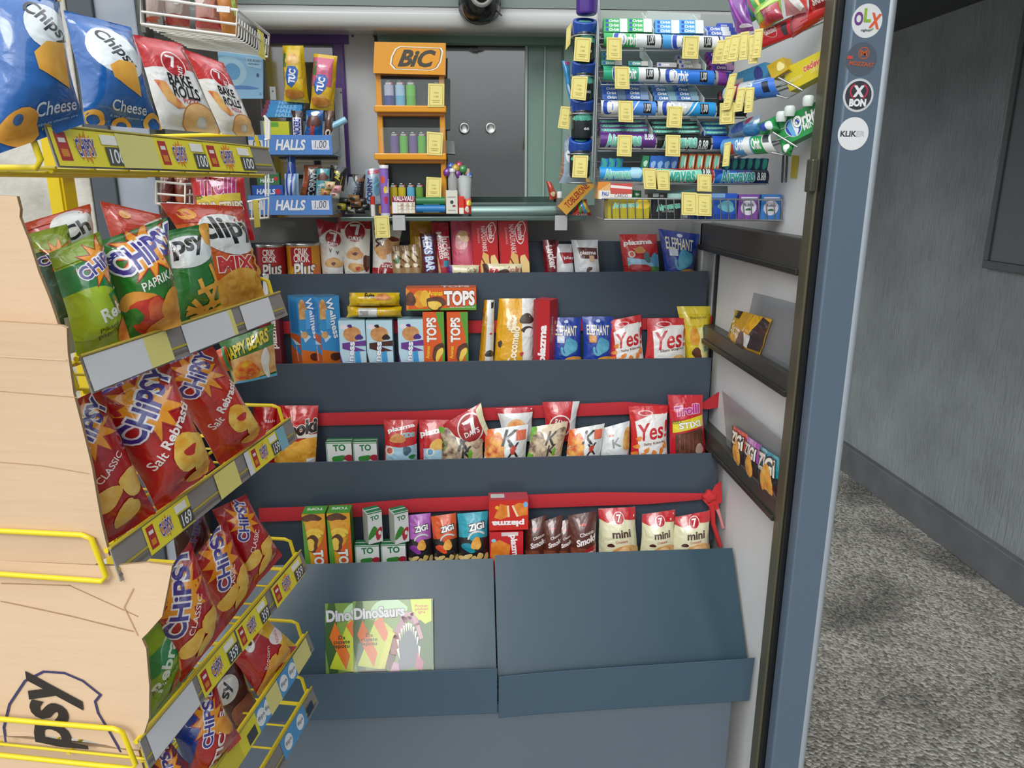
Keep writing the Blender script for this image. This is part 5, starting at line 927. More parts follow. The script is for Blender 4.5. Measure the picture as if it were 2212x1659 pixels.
# small things on the counter right of the display
def cyl(name, p0, p1, r, m, label, cat, art_=None, caps=None):
    p0, p1 = V(p0), V(p1); ax = (p1-p0).normalized(); L = (p1-p0).length; b = r*.12
    t_h = thing(name, p0, label, cat); g = G(); g.lathe([(0, 0), (r-b, 0), (r, b), (r, L-b), (r-b, L), (0, L)], m, 20, p0, ax)
    if art_:
        q = V((0, 0, 1)).rotation_difference(ax); ang = [rad(-180+15*i) for i in range(13)]
        if abs(ax.z) < .5:   # lying: art reads along the axis
            s_ = V((0, 0, 1)).cross(ax).normalized()
            if s_.y > 0: s_ = -s_
            up_ = ax.cross(s_); up_ = up_ if up_.z > 0 else -up_
            dirs = [s_*cos(a)+up_*sin(a) for a in [rad(-85+17*i) for i in range(11)]]
            P = [[p0+d*(r+.0002)+ax*(L*j) for j in (0, 1)] for d in dirs]; N = [[d, d] for d in dirs]; apply_art(g, art_, L, r*2.6, P, N)
        else:
            s_ = ax.cross(V((0, 1, 0))).normalized(); s_ = s_ if s_.x > 0 else -s_; f_ = ax.cross(s_); f_ = f_ if f_.y < 0 else -f_
            dirs = [s_*sin(a)+f_*cos(a) for a in [rad(-85+17*i) for i in range(11)]]
            P = [[p0+d*(r+.0002)+ax*(L*j) for d in dirs] for j in (0, 1)]; N = [dirs, dirs]; apply_art(g, art_, r*2.6, L, P, N)
    g.obj('tube_body', t_h)
    if caps:
        g = G(); g.lathe([(r*1.04, -.0005), (r*1.04, L*.06)], caps, 20, p0, ax); g.lathe([(r*1.04, L*.94), (r*1.04, L+.0005), (0, L+.001)], caps, 20, p0, ax); g.obj('end_cap', t_h)
    return t_h
Yc = 2.062
r_ = atY(842, 400, Yc).x-atY(832, 400, Yc).x
cyl('sweet_tube', (atY(832, 458, Yc).x, Yc+.012, ZC+.001), (atY(832, 458, Yc).x, Yc+.012, atY(832, 357, Yc).z), r_, ('#8f6cc0', 'gloss'), 'upright purple fruit sweet tube in front of the orange display', 'sweet tube', [('e', '#d8502a', .4, .72, .16, .3), ('e', '#e8c82a', .6, .52, .15, .3), ('e', '#b8305a', .6, .32, .15, .3), t_('Mentos', '#e8e0f0', .8, .6, 1.1, .3, 84, b=.04)], ('#dcdce4', 'gloss'))
for y, c1, lab in ((434, '#2c7a44', 'green foil roll of sweets lying on top of the blue one'), (451, '#1f78b8', 'blue foil roll of sweets lying on the counter')):
    a, b = atY(899, y, Yc+.012), atY(962, y, Yc+.012); cyl('sweet_roll', a, b, .0105, (c1, 'metal'), lab, 'sweet roll', [('r', c1, 0, .1, 1, .9), ('r', '#a8c8b0' if y < 440 else '#9ac4e0', .25, .06, .8, .26)])
def cbox(x0, y0, x1, y1, base, arts, label, D=.02, Y=Yc, yaw=0, roll=0, name='sweet_box', cat='sweet box', **k):
    W, H, m = stand(x0, y0, x1, y1, Y, 0, D, yaw, roll); return carton(name, W, D, H, m, base, arts, label, cat, **k)
cbox(848, 424, 897, 461, '#d8d4d0', {'F': [('r', '#8f2440', 0, .66, 1, 1), t_('VAU-VAU', '#e9dce0', .5, .86, .86, .20, 0, b=.06), ('r', '#d9d2c8', .0, 0, 1, .66), ('r', '#eeeeee', .0, .0, .22, .66)]+[('b', (('#b89a8a', 'food', '#e8dcc8') if i % 2 else '#f0ead8'), .32+.12*(i % 6), .12+.2*(i//6), .07, .06, i, 30*i) for i in range(18)]}, 'small maroon topped sweet box on the counter under the yellow lighters')
cbox(964, 411, 989, 462, '#d9d6ca', {'F': [t_('Lambert', '#5a5a58', .5, .72, .7, .12, 0), ('e', '#3a3a3c', .5, .5, .15, .15), t_('Smart', '#5a5a58', .5, .16, .6, .1), ('r', '#8c2c3a', .55, .3, .8, .38)]}, 'small cream carton with black badge on the counter beside the window', name='small_carton', cat='carton')
t = thing('small_bottle', atY(978, 411, 2.072), 'small clear bottle standing on the cream carton', 'bottle'); c = atY(978, 411, 2.072)
g = G(); g.lathe([(.011, 0), (.0125, .01), (.0125, .03), (.007, .042), (.007, .05)], ('#c4c6c4', 'frost'), 16, c); g.obj('bottle_body', t); g = G(); g.lathe([(.008, .048), (.008, .056), (0, .057)], ('#d9dcdc', 'gloss'), 14, c); g.obj('bottle_cap', t)
t = thing('lollipop_cup', (atY(1003, 430, 2.1).x, 2.1, ZC), 'white cup holding wrapped lollipops, left of the window tray', 'cup'); c = t.location.copy(); tz = atY(1003, 382, 2.1).z-ZC
g = G(); g.lathe([(.014, 0), (.0215, tz), (.023, tz+.001), (.0225, tz+.003), (.0205, tz+.001), (.0135, .004), (0, .004)], ('#c9d2d0', 'gloss'), 24, c); g.obj('cup_body', t)
rs = random.Random(4); cs = ('#7a3a9a', '#3a62b0', '#c8a030', '#b03050', '#3a8a4a', '#d8b8a0')
for i, (x, y) in enumerate(((966, 372), (974, 360), (984, 364), (992, 358), (1000, 366), (1007, 372), (988, 376), (1012, 380))):
    p = atY(x, y, 2.09+.01*(i % 2)); g = G(); bm = bmesh.new(); bmesh.ops.create_uvsphere(bm, u_segments=12, v_segments=8, radius=.0115)
    for v in bm.verts: v.co *= 1+.12*sin(v.co.x*600)*sin(v.co.z*500)
    t = thing('lollipop', p, '%s wrapped lollipop in the white cup, %s' % (('purple', 'blue', 'gold', 'crimson', 'green', 'beige', 'violet', 'dark blue')[i], ('leftmost', 'topmost at left', 'upper middle', 'topmost', 'upper right', 'right side', 'front middle', 'far right low')[i]), 'lollipop', 'lollipops in the cup')
    g.bm(bm, (cs[i % 6], 'foil'), Matrix.Translation(p), True); g.obj('wrapped_sweet', t); g = G(); g.tube([p, V((c.x+(p.x-c.x)*.3, c.y, ZC+.01))], .0015, '#e8e8e4', 6); g.obj('stick', t)
cbox(991, 424, 1003, 462, '#d8301c', {'F': [('r', '#e8e4dc', .1, .0, .9, .35)]}, 'slim bright red packet standing beside the cream carton', name='small_packet', cat='packet', Y=2.058)
B_ = lambda *a, **k: bag(*a, nu=k.pop('nu', 6), nv=k.pop('nv', 8), **k)
B_('sweet_bag', ((1002, 430), (1018, 428), (1018, 462), (1003, 462)), PY(2.058), .015, '#cc2a1c', [('b', '#d8c828', .7, .7, .3, .4, 3), ('b', '#e8e2d8', .4, .3, .3, .4, 5)], 'crumpled red and yellow sweet wrapper at the left of the window tray', cat='sweet bag', seed=101)
cyl('lighter_tube', (atY(806, 458, Yc).x, Yc, ZC), (atY(806, 458, Yc).x, Yc, atY(806, 424, Yc).z), .006, ('#e0dcd8', 'gloss'), 'little white tube with red cap left of the purple sweet tube', 'tube', [('r', '#c8301c', 0, .6, 1, 1)])
for q, base, art_, lab, sd in ((((788, 366), (818, 362), (822, 440), (788, 442)), '#a9c0d8', [t_('CORNY', '#2a3c78', .34, .42, 1.5, .34, 88, b=.06), ('r', '#c8607a', .2, .85, 1, .95), ('e', '#6ab0d8', .8, .5, .2, .6)], 'pale blue cereal bar with upright lettering behind the display post', 102),
        (((752, 376), (790, 376), (784, 436), (744, 436)), '#1c1a20', [('p', '#b8c4d0', [(0, 0), (.5, 0), (.65, .5), (.25, .9), (.05, .9)]), t_('CORNY', '#5a5e70', .62, .4, 1.0, .3, 80, b=.05), ('b', ('#6a4028', 'food', '#8a5a38'), .75, .8, .2, .15, 3)], 'black and silver cereal bar leaning beside the trays', 103)):
    B_('cereal_bar', q, PY(2.12), .02, base, art_, lab, cat='snack bar', seed=sd)
for i in range(9):
    x, y = ((735, 446), (752, 450), (744, 434), (768, 440), (776, 454), (786, 446), (764, 428), (758, 456), (780, 434))[i]; c_ = ('#c8b820', '#1e1e1e', '#242420', '#8a5a30', '#20201e', '#1c1c1c', '#a87c48', '#9a9c98', '#2a2622')[i]
    nm = ('yellow-edged one at left', 'black one in front', 'dark one behind', 'brown one on top', 'black one at right', 'black one far right', 'golden one at the back', 'silver one in front', 'dark brown one at the back right')[i]
    B_('wrapped_sweet', ((x-12, y-8), (x+12, y-6), (x+13, y+8), (x-13, y+7)), PY(2.07+.006*(i % 3), 0, 1.5), .016, c_, [('b', '#2a2a28', .4, .4, .3, .12, i)] if i != 1 else [('r', '#d8d488', .5, .2, .75, .7)], 'small wrapped chocolate in the heap on the counter, '+nm, cat='sweet', group='chocolates heaped on the counter', seed=110+i, nu=5, nv=5)
# right end of the ledge
a, b, n3 = atY(1214, 455, 2.035), atY(1275, 392, 2.035), 3
g = G(); ax = (b-a).normalized(); sd_ = ax.cross(V((0, -1, 0))).normalized(); rw = .017; pr = [sd_*rw, -sd_*rw, V((0, -1, 0))*.0-sd_*0+V((0, .022, 0))]
rows = [[p+o_ for o_ in pr] for p in (a, b)]
fq = (a-sd_*rw, a+sd_*rw, b+sd_*rw, b-sd_*rw); g.grid([r for r in rows], ('#d39a38', 'print'), False, True); g.face(rows[0], ('#d39a38', 'print')); g.face(rows[1][::-1], ('#d39a38', 'print'))
e = V((0, -.0004, 0)); fr_ = [x+e for x in ((a+sd_*rw), (b+sd_*rw), (b-sd_*rw), (a-sd_*rw))]; nn = (fr_[1]-fr_[0]).cross(fr_[3]-fr_[0])
if nn.y > 0: fr_ = [x+e for x in ((a-sd_*rw), (b-sd_*rw), (b+sd_*rw), (a+sd_*rw))]
panel(g, fr_, [('r', '#dba542', 0, 0, 1, 1), t_('TOBLERONE', '#a8301c', .52, .5, .74, .16, 0, b=.04)])
g.obj('chocolate_bar', None, 'golden triangular chocolate bar leaning diagonally at the right end of the ledge', 'chocolate bar')
B_('sweet_bag', ((1250, 432), (1268, 430), (1278, 465), (1236, 466)), PY(2.05), .03, '#c8321e', [('l', '#3a9ad0', [(.3, .9), (.7, .2)], .2), ('l', '#e0c828', [(.5, .95), (.9, .25)], .2), ('l', '#3aa04a', [(.15, .8), (.4, .2)], .15), t_('CLEAR', '#f0f0f0', .5, .08, .6, .14, 0, b=.04)], 'rainbow striped red sweet bag under the triangular chocolate bar', cat='sweet bag', seed=121)
B_('sweet_bag', ((1180, 390), (1192, 394), (1208, 428), (1188, 432)), PY(2.08), .02, '#b8402c', [('b', '#e0cfa8', .5, .3, .3, .3, 2)], 'small red sweet bag leaning at the right of the window tray', cat='sweet bag', seed=122)
t = thing('small_bottle', atY(1208, 452, 2.06), 'tiny white-capped bottle beside the triangular chocolate bar', 'bottle'); c = atY(1208, 455, 2.06)
g = G(); g.lathe([(.008, 0), (.009, .004), (.009, .03), (.006, .036)], ('#8a8478', 'frost'), 14, c); g.obj('bottle_body', t); g = G(); g.lathe([(.007, .034), (.007, .05), (0, .051)], ('#e4e4e0', 'gloss'), 14, c); g.obj('bottle_cap', t)
# ---------------------------------------------------------------- cough sweet trays
YH = 1.985
t = thing('sweet_stand', (atY(640, 470, YH).x, 2.06, 1.5), 'two-tier light blue cough sweet tray stand hanging left of the window', 'tray stand')
for y0, y1, yr in ((292, 334, 0), (422, 464, 1)):
    g = G(); fx0, fx1 = atY(540, y1, YH).x, atY(719, y1, YH).x; z0, z1 = atY(640, y1, YH).z, atY(640, y0, YH).z
    tl, tr = V((fx0, YH-.006, z1)), V((fx1, YH-.006, z1)); bl, br = V((fx0, YH, z0)), V((fx1, YH, z0))
    g.slab([bl, br, tr, tl], .002, ('#5b8fd8', 'print'), n=V((0, -1, 0))); e = V((0, -.0003, 0))
    panel(g, (bl+e, br+e, tr+e, tl+e), [('r', '#5b8fd8', 0, 0, 1, 1)]+[t_('HALLS', '#eef2fa', .50, .5, .36, .115, 0, b=.07, sh=.3, o='#2c4c90', ow=.03), ('r', '#e3e6f2', .755, .26, .965, .74), t_('1,00', '#3a3040', .86, .5, .15, .10, 3, b=-.01, sh=.25), ('r', '#dfe2f0', -.1, .26, .17, .74), t_('00', '#3a3040', .10, .5, .09, .10, 0)]+[('e', '#9cc0ea', .05+.9*((i*37) % 50)/50, .06+.1*((i*17) % 9)/9+(.72 if i % 2 else 0), .004, .004) for i in range(30)])
    g.obj('tray_front', t)
    g = G(); g.box((fx0, YH, z0), (fx1, YH+.12, z0+.003), ('#a8b4bc', 'satin')); g.slab([V((fx1, YH, z0)), V((fx1, YH+.13, z0+.02)), V((fx1, YH+.13, z0+.10)), V((fx1, YH-.004, z1))], .002, ('#a9b3b8', 'satin'), n=V((1, 0, 0))); g.box((fx0, YH+.125, z0), (fx1, YH+.128, z0+.09), ('#9aa8ae', 'satin')); g.obj('tray_body', t)
for a, b, y0, y1 in ((583, 596, 187, 216), (728, 745, 190, 440)):
    g = G(); rect(g, a, y0, b, y1, YH+.13, .004, ('#b4b6b8', 'satin'), .0005); c = atY((a+b)/2, y0+10, YH+.13); g.lathe([(.002, 0), (.002, .0006)], '#1a1a1e', 8, c, (0, -1, 0)); g.obj('hanging_bracket', t)
def small(name, q, Y, T, base, art_, label, sd, **k): k.setdefault('cat', 'snack bar'); return B_(name, q, PY(Y), T, base, art_, label, seed=sd, **k)
tuc = lambda c: [('r', c, .0, .42, .88, .93), ('r', '#2f7a3a', .08, .60, .22, .88), ('p', '#2a62b8', [(.16, .44), (.3, .62), (.62, .62), (.74, .54), (.66, .38), (.4, .24), (.22, .30)]), t_('TUC', '#f0f2f6', .45, .44, .56, .26, 82, b=.08), ('b', ('#d09838', 'food', '#e8c070'), .5, .74 if c[1] == 'd' else .16, .28, .26, 3), ('b', ('#c8782c', 'food', '#dea050'), .45, .14, .36, .2, 4)]
small('cracker_packet', ((608, 97), (654, 97), (666, 222), (612, 218)), 2.06, .045, '#d9b818', tuc('#d9b818'), 'yellow cracker packet standing in the upper sweet tray', 130, cat='cracker packet', nu=8, nv=12, block=.5)
small('cracker_packet', ((676, 114), (728, 120), (720, 240), (668, 234)), 2.05, .045, '#d9b018', tuc('#c8587a'), 'pink and yellow cracker packet standing right of the yellow one', 131, cat='cracker packet', nu=8, nv=12, block=.5)
for i in range(4):
    cbox(568-3*i+6, 218+9*i-1, 655-2*i, 218+9*i+8, '#3b8fc8', {'F': [('r', '#3b8fc8', 0, 0, 1, 1), ('r', '#7a2c4a', .0, 0, .12, 1), t_('HALLS', '#8ac4e8', .6, .5, .5, .08, 0, b=.06, sh=.2)]}, 'blue stick of cough sweets stacked behind the upper tray, %s' % ('topmost', 'second from top', 'third from top', 'lowest')[i], D=.018, Y=2.085-.012*i, name='sweet_stick', cat='sweet stick', group='blue cough sweet sticks')
cbox(571, 262, 626, 300, '#b8b820', {'F': [('r', '#c2c422', 0, 0, 1, 1), ('r', '#5aa02a', .1, .68, .6, .95)]}, 'yellow green sweet box in the upper blue tray', Y=YH+.01)
small('chocolate_bar', ((628, 238), (654, 240), (656, 300), (630, 300)), YH+.02, .02, '#3a2428', [('r', '#e0e0ea', .15, .0, .85, .75), t_('SNICKERS', '#2a3c9a', .5, .38, 1.5, .5, 88, b=.07)], 'dark chocolate bar with upright blue lettering in the upper tray', 132, cat='chocolate bar')
small('chocolate_bar', ((660, 238), (698, 238), (696, 300), (656, 300)), YH+.03, .025, '#1f62a8', [('b', ('#4a2420', 'food', '#6a3a30'), .5, .62, .36, .4, 3), t_('Bakelet', '#d84848', .4, .25, .6, .3, 85, b=.05), ('b', '#e8e8ec', .55, .88, .25, .12, 2)], 'blue and brown coconut bar in the upper tray', 133, cat='chocolate bar')
small('chocolate_bar', ((702, 240), (720, 238), (718, 298), (698, 300)), YH+.02, .02, '#5a3422', [('e', '#e8e0d4', .5, .2, .3, .4), ('b', '#3a1c14', .5, .2, .16, .2, 2)], 'brown chocolate bar at the right end of the upper tray', 134, cat='chocolate bar')
cyl('sweet_roll', atY(716, 274, YH+.03), atY(748, 258, YH+.03), .008, ('#8fc4de', 'gloss'), 'pale blue sweet roll sticking out over the upper tray side', 'sweet roll')
H1 = lambda c, n: {'F': [('r', c, 0, 0, 1, 1), t_('HALLS', '#dfe8f0', .45, .35 if n else .5, .6, .16, 0, b=.07, sh=.15), ('e', '#c8283a', .85, .5, .09, .09)]}
cbox(546, 400, 612, 428, '#1f55b0', H1('#1f55b0', 0), 'blue cough sweet box in the lower tray', Y=YH+.012, name='sweet_box')
cbox(556, 373, 604, 399, '#2c6a3c', H1('#2f6e3e', 1), 'dark green cough sweet box resting on the blue one', Y=YH+.014, name='sweet_box')
small('chocolate_bar', ((613, 375), (644, 375), (646, 430), (612, 430)), YH+.02, .03, '#c4d4e8', [('l', '#2a52b8', [(.2, 1), (.3, 0)], .12), ('l', '#2a52b8', [(.6, 1), (.5, 0)], .12), ('l', '#6ab0e0', [(.85, 1), (.8, 0)], .1)], 'white and blue striped wrapped bars bunched in the lower tray', 135, cat='chocolate bar')
small('chocolate_bar', ((618, 337), (637, 337), (640, 382), (620, 382)), YH+.03, .02, '#2a55b8', [('l', '#c8d4ee', [(.4, 1), (.5, 0)], .12)], 'twisted blue wrapper standing above the striped bars', 136, cat='chocolate bar')
small('cereal_bar', ((656, 356), (694, 356), (684, 428), (648, 428)), YH+.04, .02, '#8a4a1e', [('p', '#2a1a16', [(.4, .9), (1, .9), (1, .0), (.35, .0)]), t_('CORNY', '#b8c4cc', .66, .42, 1.4, .36, 86, b=.05), t_('BIG', '#c85a3a', .22, .5, .6, .2, 86, b=.05)], 'brown cereal bar with upright grey lettering in the lower tray', 137)
small('cereal_bar', ((683, 364), (712, 364), (712, 428), (680, 428)), YH+.025, .02, '#4aa0ac', [('b', ('#5a2c24', 'food', '#7a4438'), .5, .72, .36, .3, 3), ('b', '#c8dce6', .6, .45, .3, .12, 3), t_('NESTLE', '#e0e0e0', .28, .24, .9, .24, 84, b=.05)], 'teal and brown cereal bar in the lower tray', 138)
small('cereal_bar', ((714, 356), (752, 362), (742, 414), (712, 404)), YH+.01, .022, '#141414', [t_('Adi', '#e0d040', .45, .58, .6, .34, 100, b=.03, sh=.3), ('l', '#b09030', [(.8, .6), (.7, .1)], .05)], 'black bar with yellow script leaning over the lower tray side', 139)
for i, (x, y, c_, lab) in enumerate(((712, 400, '#e8cf9a', 'gold'), (726, 408, '#d8a0a0', 'pink'), (703, 416, '#c8a050', 'bronze'), (722, 420, '#e8e0d0', 'pearl'))):
    small('wrapped_sweet', ((x-12, y-9), (x+12, y-7), (x+11, y+9), (x-11, y+8)), YH+.004*i, .018, c_, [('b', '#a83040', .5, .5, .14, .1, i)], 'crinkled %s foil sweet at the right of the lower tray' % lab, 140+i, cat='sweet', nu=6, nv=5)
# sky-blue advert card and small items behind the bread crisps
P4('advert_card', ((470, 112), (568, 122), (568, 213), (480, 213)), 1.655, .003, [('r', '#8fc0e4', 0, 0, 1, 1), ('e', '#a9d4ea', .25, .6, .38, .35, -20), ('e', '#6aa8d8', .30, .6, .18, .2), ('b', '#5a86c8', .5, .25, .35, .05, 3), ('p', '#a9cfe8', [(.62, .96), (.97, .92), (.97, .70), (.64, .74)]), t_('ICE RUSH', '#3a4a6a', .8, .88, .28, .06), t_('PEPPERMINT', '#3a5a8a', .8, .80, .26, .04), ('e', '#4a5a8a', .88, .55, .03, .05), ('e', '#6aa0c8', .94, .12, .03, .03)], ('#8fc0e4', 'print'), 'sky blue advert card behind the bread crisp bags', 'advert card')
P4('note', ((602, 478), (638, 478), (638, 490), (603, 490)), 2.20, .0005, [], ('#8f918e', 'paper'), 'small grey paper strip on the wall above the round cans', 'note')
P4('note', ((1462, 480), (1494, 480), (1490, 500), (1458, 500)), 2.20, .0005, [], ('#9a9c99', 'paper'), 'small grey paper strip on the wall above the blue pretzel packet', 'note')
# ================================================================ CHEWING GUM RACK AT THE RIGHT
YR = 1.68
gum = thing('gum_rack', (atY(1430, 480, YR).x, YR+.06, 1.5), 'silver wire chewing gum rack filling the upper right of the kiosk front', 'rack')
WIRE = ('#b4b8ba', 'metal')
digits = lambda x: [('r', '#101418', x-.07, .22, x+.07, .76), t_('1,00', '#d8dcdc', x, .5, .11, .10, 0, b=.03, sh=.2)]
def orb(c1, cx=.4): return [('e', '#e4e8ee', cx-.10, .5, .11, .13), ('e', '#2448b0', cx-.10, .5, .095, .115), ('e', '#e4e8ee', cx-.07, .5, .05, .08), t_('Orbit', '#eef0f4', cx+.08, .5, .30, .13, 0, b=.05, sh=.15)]
def airw(c='#78cdb8'): return [t_('Airwaves', c, .42, .5, .62, .17, 3, b=.06, sh=.15, o='#dfeee8', ow=.05)]
def tube_label(q, plane, base, art_, par=gum):
    """curved clear holder with its printed insert: q = TL,TR,BR,BL"""
    tl, tr, br, bl = [on(p, plane) for p in q]; n = V(plane[1]).normalized(); H = ((tl-bl).length+(tr-br).length)/2; W = (br-bl).length; K_ = 8; P = []; N = []
    for j in range(K_+1):
        a = rad(-78+156*j/K_); f = (sin(a)/sin(rad(78))+1)/2; L = bl.lerp(tl, f); R_ = br.lerp(tr, f); d = n*(H/2)*(cos(a)-.2); up_ = (tl-bl).normalized(); nn = n*cos(a)+up_*sin(a)
        P.append([L+d, R_+d]); N.append([nn, nn])
    g = G(); grid_face(g, P, N, (base, 'gloss')); B2 = [[p-n*.0012 for p in r][::-1] for r in P]; grid_face(g, B2, normals(B2), ('#8e9494', 'print'))
    apply_art(g, [tuple([p[0]]+[((c, 'gloss') if isinstance(c, str) and c.startswith('#') else c) for c in p[1:]]) for p in art_], W, H, P, N); g.obj('curved_label', par)
PG = PY(YR)
WD = V((.14, -.19, 0)).normalized(); WNn = V((-.805, -.593, 0)).normalized(); WP = V((.655, 1.575, 1.6))
def WPL(off=0, tilt=0): return (WP+WNn*off, (WNn*cos(rad(tilt))+V((0, 0, sin(rad(tilt))))).normalized())
GR, BL_, WH = '#2fae58', '#4aa4e6', '#e2e8ea'
tube_label(((1303, 70), (1426, 74), (1426, 104), (1303, 100)), PG, WH, [('r', GR, 0, 0, .56, 1)]+orb(GR, .36)+digits(.82))
tube_label(((1429, 74), (1550, 78), (1550, 109), (1429, 105)), PG, WH, [('r', BL_, 0, 0, .56, 1)]+orb(BL_, .36)+digits(.80))
tube_label(((1553, 78), (1584, 79), (1584, 108), (1553, 107)), PG, '#c8d0d4', [('r', '#4a62c0', .2, 0, 1, 1)])
tube_label(((1302, 142), (1420, 146), (1420, 177), (1302, 174)), PG, WH, [('r', '#2fae84', 0, 0, .64, 1)]+orb(GR, .36)+digits(.84))
tube_label(((1424, 148), (1540, 152), (1540, 184), (1424, 178)), PG, WH, [('p', '#2a78dc', [(.26, 1), (1, 1), (1, 0), (.35, 0)])]+orb(GR, .28)+digits(.80))
tube_label(((1543, 152), (1578, 153), (1578, 185), (1543, 184)), PG, '#9aa4a6', [('r', '#8a3a9c', .15, 0, 1, 1), ('e', '#2448b0', .85, .5, .2, .4)])
tube_label(((1297, 216), (1415, 219), (1415, 250), (1297, 247)), PG, WH, [('p', '#4a8ee4', [(.45, 0), (.6, 1), (1, 1), (1, 0)]), ('l', '#e8f0f8', [(.5, 0), (.72, 1)], .02)]+orb(GR, .22)+digits(.84))
tube_label(((1419, 218), (1543, 221), (1543, 252), (1419, 249)), PG, '#c9d0d4', [('p', '#2a9ae0', [(.45, 0), (.65, 1), (1, 1), (1, 0)]), ('l', '#e8f0f8', [(.5, 0), (.72, 1)], .02)]+orb(GR, .26)+digits(.80))
tube_label(((1546, 222), (1610, 223), (1610, 252), (1546, 252)), PG, '#16181c', [t_('Orbit', '#4a5058', .5, .5, .5, .2)])
tube_label(((1295, 286), (1414, 289), (1414, 320), (1295, 318)), PG, '#5d2a80', airw()+[t_('8.88', '#d8e0e0', .88, .74, .16, .10, 0, b=.04, sh=.2)])
tube_label(((1417, 290), (1533, 293), (1533, 324), (1417, 320)), PG, '#14181c', airw()+[t_('8.88', '#d8e0e0', .85, .35, .18, .12, 0, b=.04, sh=.2)])
tube_label(((1537, 293), (1580, 294), (1580, 324), (1537, 323)), PG, '#1f56c8', [])
tube_label(((1294, 360), (1386, 362), (1386, 393), (1294, 389)), PG, '#2f9ade', airw()+[('b', '#a8d8f0', .85, .7, .12, .15, 3)])
tube_label(((1390, 362), (1538, 365), (1538, 396), (1390, 393)), PG, '#a8283a', [('p', '#8ad0bc', [(0, .6), (.2, .95), (.5, .8), (.9, .9), (.9, .5), (.6, .1), (.2, .5)])]+airw('#3fae98')+[('r', '#20242a', .83, .45, .97, .95), t_('8.88', '#d8e0e0', .90, .7, .11, .08, 0, b=.04, sh=.2)])
tube_label(((1541, 365), (1657, 367), (1657, 396), (1541, 396)), PG, '#143a8c', [('b', '#2a7ad0', .3, .3, .3, .12, 3), ('r', '#101c3c', .7, 0, 1, 1)]+airw('#3f9e9a')+[t_('8.88', '#d8e0e0', .86, .5, .16, .10, 0, b=.04, sh=.2)])
# dividers, uprights, baskets
def rack_floor(x0, x1, y, yb=None):
    a, b = atY(x0, y, YR), atY(x1, y, YR); g = G()
    for o_ in (0, .03, .06, .09): g.tube([a+V((0, .004+o_, -.004+o_*.55)), b+V((0, .004+o_, -.004+o_*.55))], .0016, WIRE, 6)
    for f in (0, .33, .66, 1):
        p = a.lerp(b, f); g.tube([p+V((0, -.008, -.004)), p+V((0, .10, .052))], .0016, WIRE, 6)
    g.obj('wire_tray', gum)
for x0, x1, y in ((1297, 1584, 104), (1297, 1580, 178), (1292, 1610, 251), (1290, 1582, 322), (1290, 1658, 394)): rack_floor(x0, x1, y)
for x in (1290, 1296):   # upright wires
    g = G(); g.tube([atY(x+4 if x == 1290 else x, -20, YR-.01), atY(x-12, 385, YR-.01)], .002, WIRE, 8); g.obj('upright_wire', gum)
for x, y, hy in ((1400, 72, 44), (1515, 76, 44), (1396, 144, 40), (1512, 148, 42), (1396, 218, 42), (1508, 220, 42), (1396, 288, 36), (1510, 292, 38)):
    a = atY(x+12, y, YR+.004); g = G(); q = [a, a+V((-.0, .11, .075)), a+V((-.0, .11, .045+.035)), a+V((0, .004, .012))]
    g.slab([a+V((0, 0, -.006)), a+V((-.006, .10, .035)), a+V((-.006, .10, .062)), a+V((0, 0, .008))], .0012, ('#d2dcd8', 'paper'), n=V((-1, 0, 0))); g.obj('divider', gum)



def back(q, c='#c2cdc8'):
    pl = PY(YR+.10); tl, tr, br, bl = [on(p, pl) for p in q]; g = G(); g.slab([bl, br, tr, tl], .001, (c, 'paper'), n=V((0, -1, 0))); g.obj('tray_back', gum)
back(((1294, 22), (1394, 25), (1394, 62), (1294, 60)), '#aab4ac'); back(((1398, 23), (1508, 30), (1508, 66), (1398, 64))); back(((1514, 30), (1584, 32), (1584, 70), (1514, 70)), '#a2aaa6')
for y0, y1 in ((104, 150), (178, 222), (252, 294), (322, 366)): back(((1290, y0), (1586, y0+4), (1586, y1), (1290, y1)), '#6e7a78')
# packs
def gum_proto(name, W, H, D, base, art_, label, group):
    o_ = carton(name, W, D, H, Matrix.Translation((0, 0, -5)), base, {'F': art_, 'T': [('r', base, 0, 0, 1, 1)]}, label, 'chewing gum', group); return o_
def packs(cols, rows, y_base, base, art_, label, group, wdt=.062, h=.0106, step=9.3, slant=0, tilt=-22):
    pr = None
    for r in range(rows):
        for x0 in cols:
            if isinstance(x0, tuple): x0, only = x0
            else: only = None
            if only is not None and r not in only: continue
            p = atY(x0+r*(-slant), y_base-3-r*step, YR+.012+.0135*r); W = wdt*.85
            m = Matrix.Translation(p+V((W/2, 0, -h/2))) @ Matrix.Rotation(rad(tilt), 4, 'X')
            if pr is None:
                pr = carton('gum_pack', W, .014, h, m, base, {'F': art_, 'T': [('r', base, 0, 0, 1, 1)]}, label, 'chewing gum', group)
            else: copy(pr, m)
def og(c, c2=WH): return [('r', c2, 0, 0, 1, 1), ('r', c, 0, 0, .66, 1), ('e', '#2448b0', .14, .5, .06, .07), t_('Orbit', '#eef2f4', .42, .5, .40, .12, 0, b=.05, sh=.1)]
def ag(c): return [('r', c, 0, 0, 1, 1), ('b', '#3fae98', .5, .55, .46, .07, 4), t_('Airwaves', '#a8ded0', .48, .55, .7, .10, 2, b=.05, sh=.1)]
packs((1303, 1354), 3, 70, GR, og(GR), 'slim green and white gum pack in the top left tray of the gum rack', 'green gum packs in the top tray')
packs((1414, 1466), 3, 73, BL_, og(BL_), 'slim light blue and white gum pack in the top middle tray of the gum rack', 'light blue gum packs in the top tray')
packs((1524,), 2, 78, '#6a86d0', og('#5a78c8'), 'slim pale violet-blue gum pack in the top right tray of the gum rack', 'violet-blue gum packs in the top tray', slant=3)
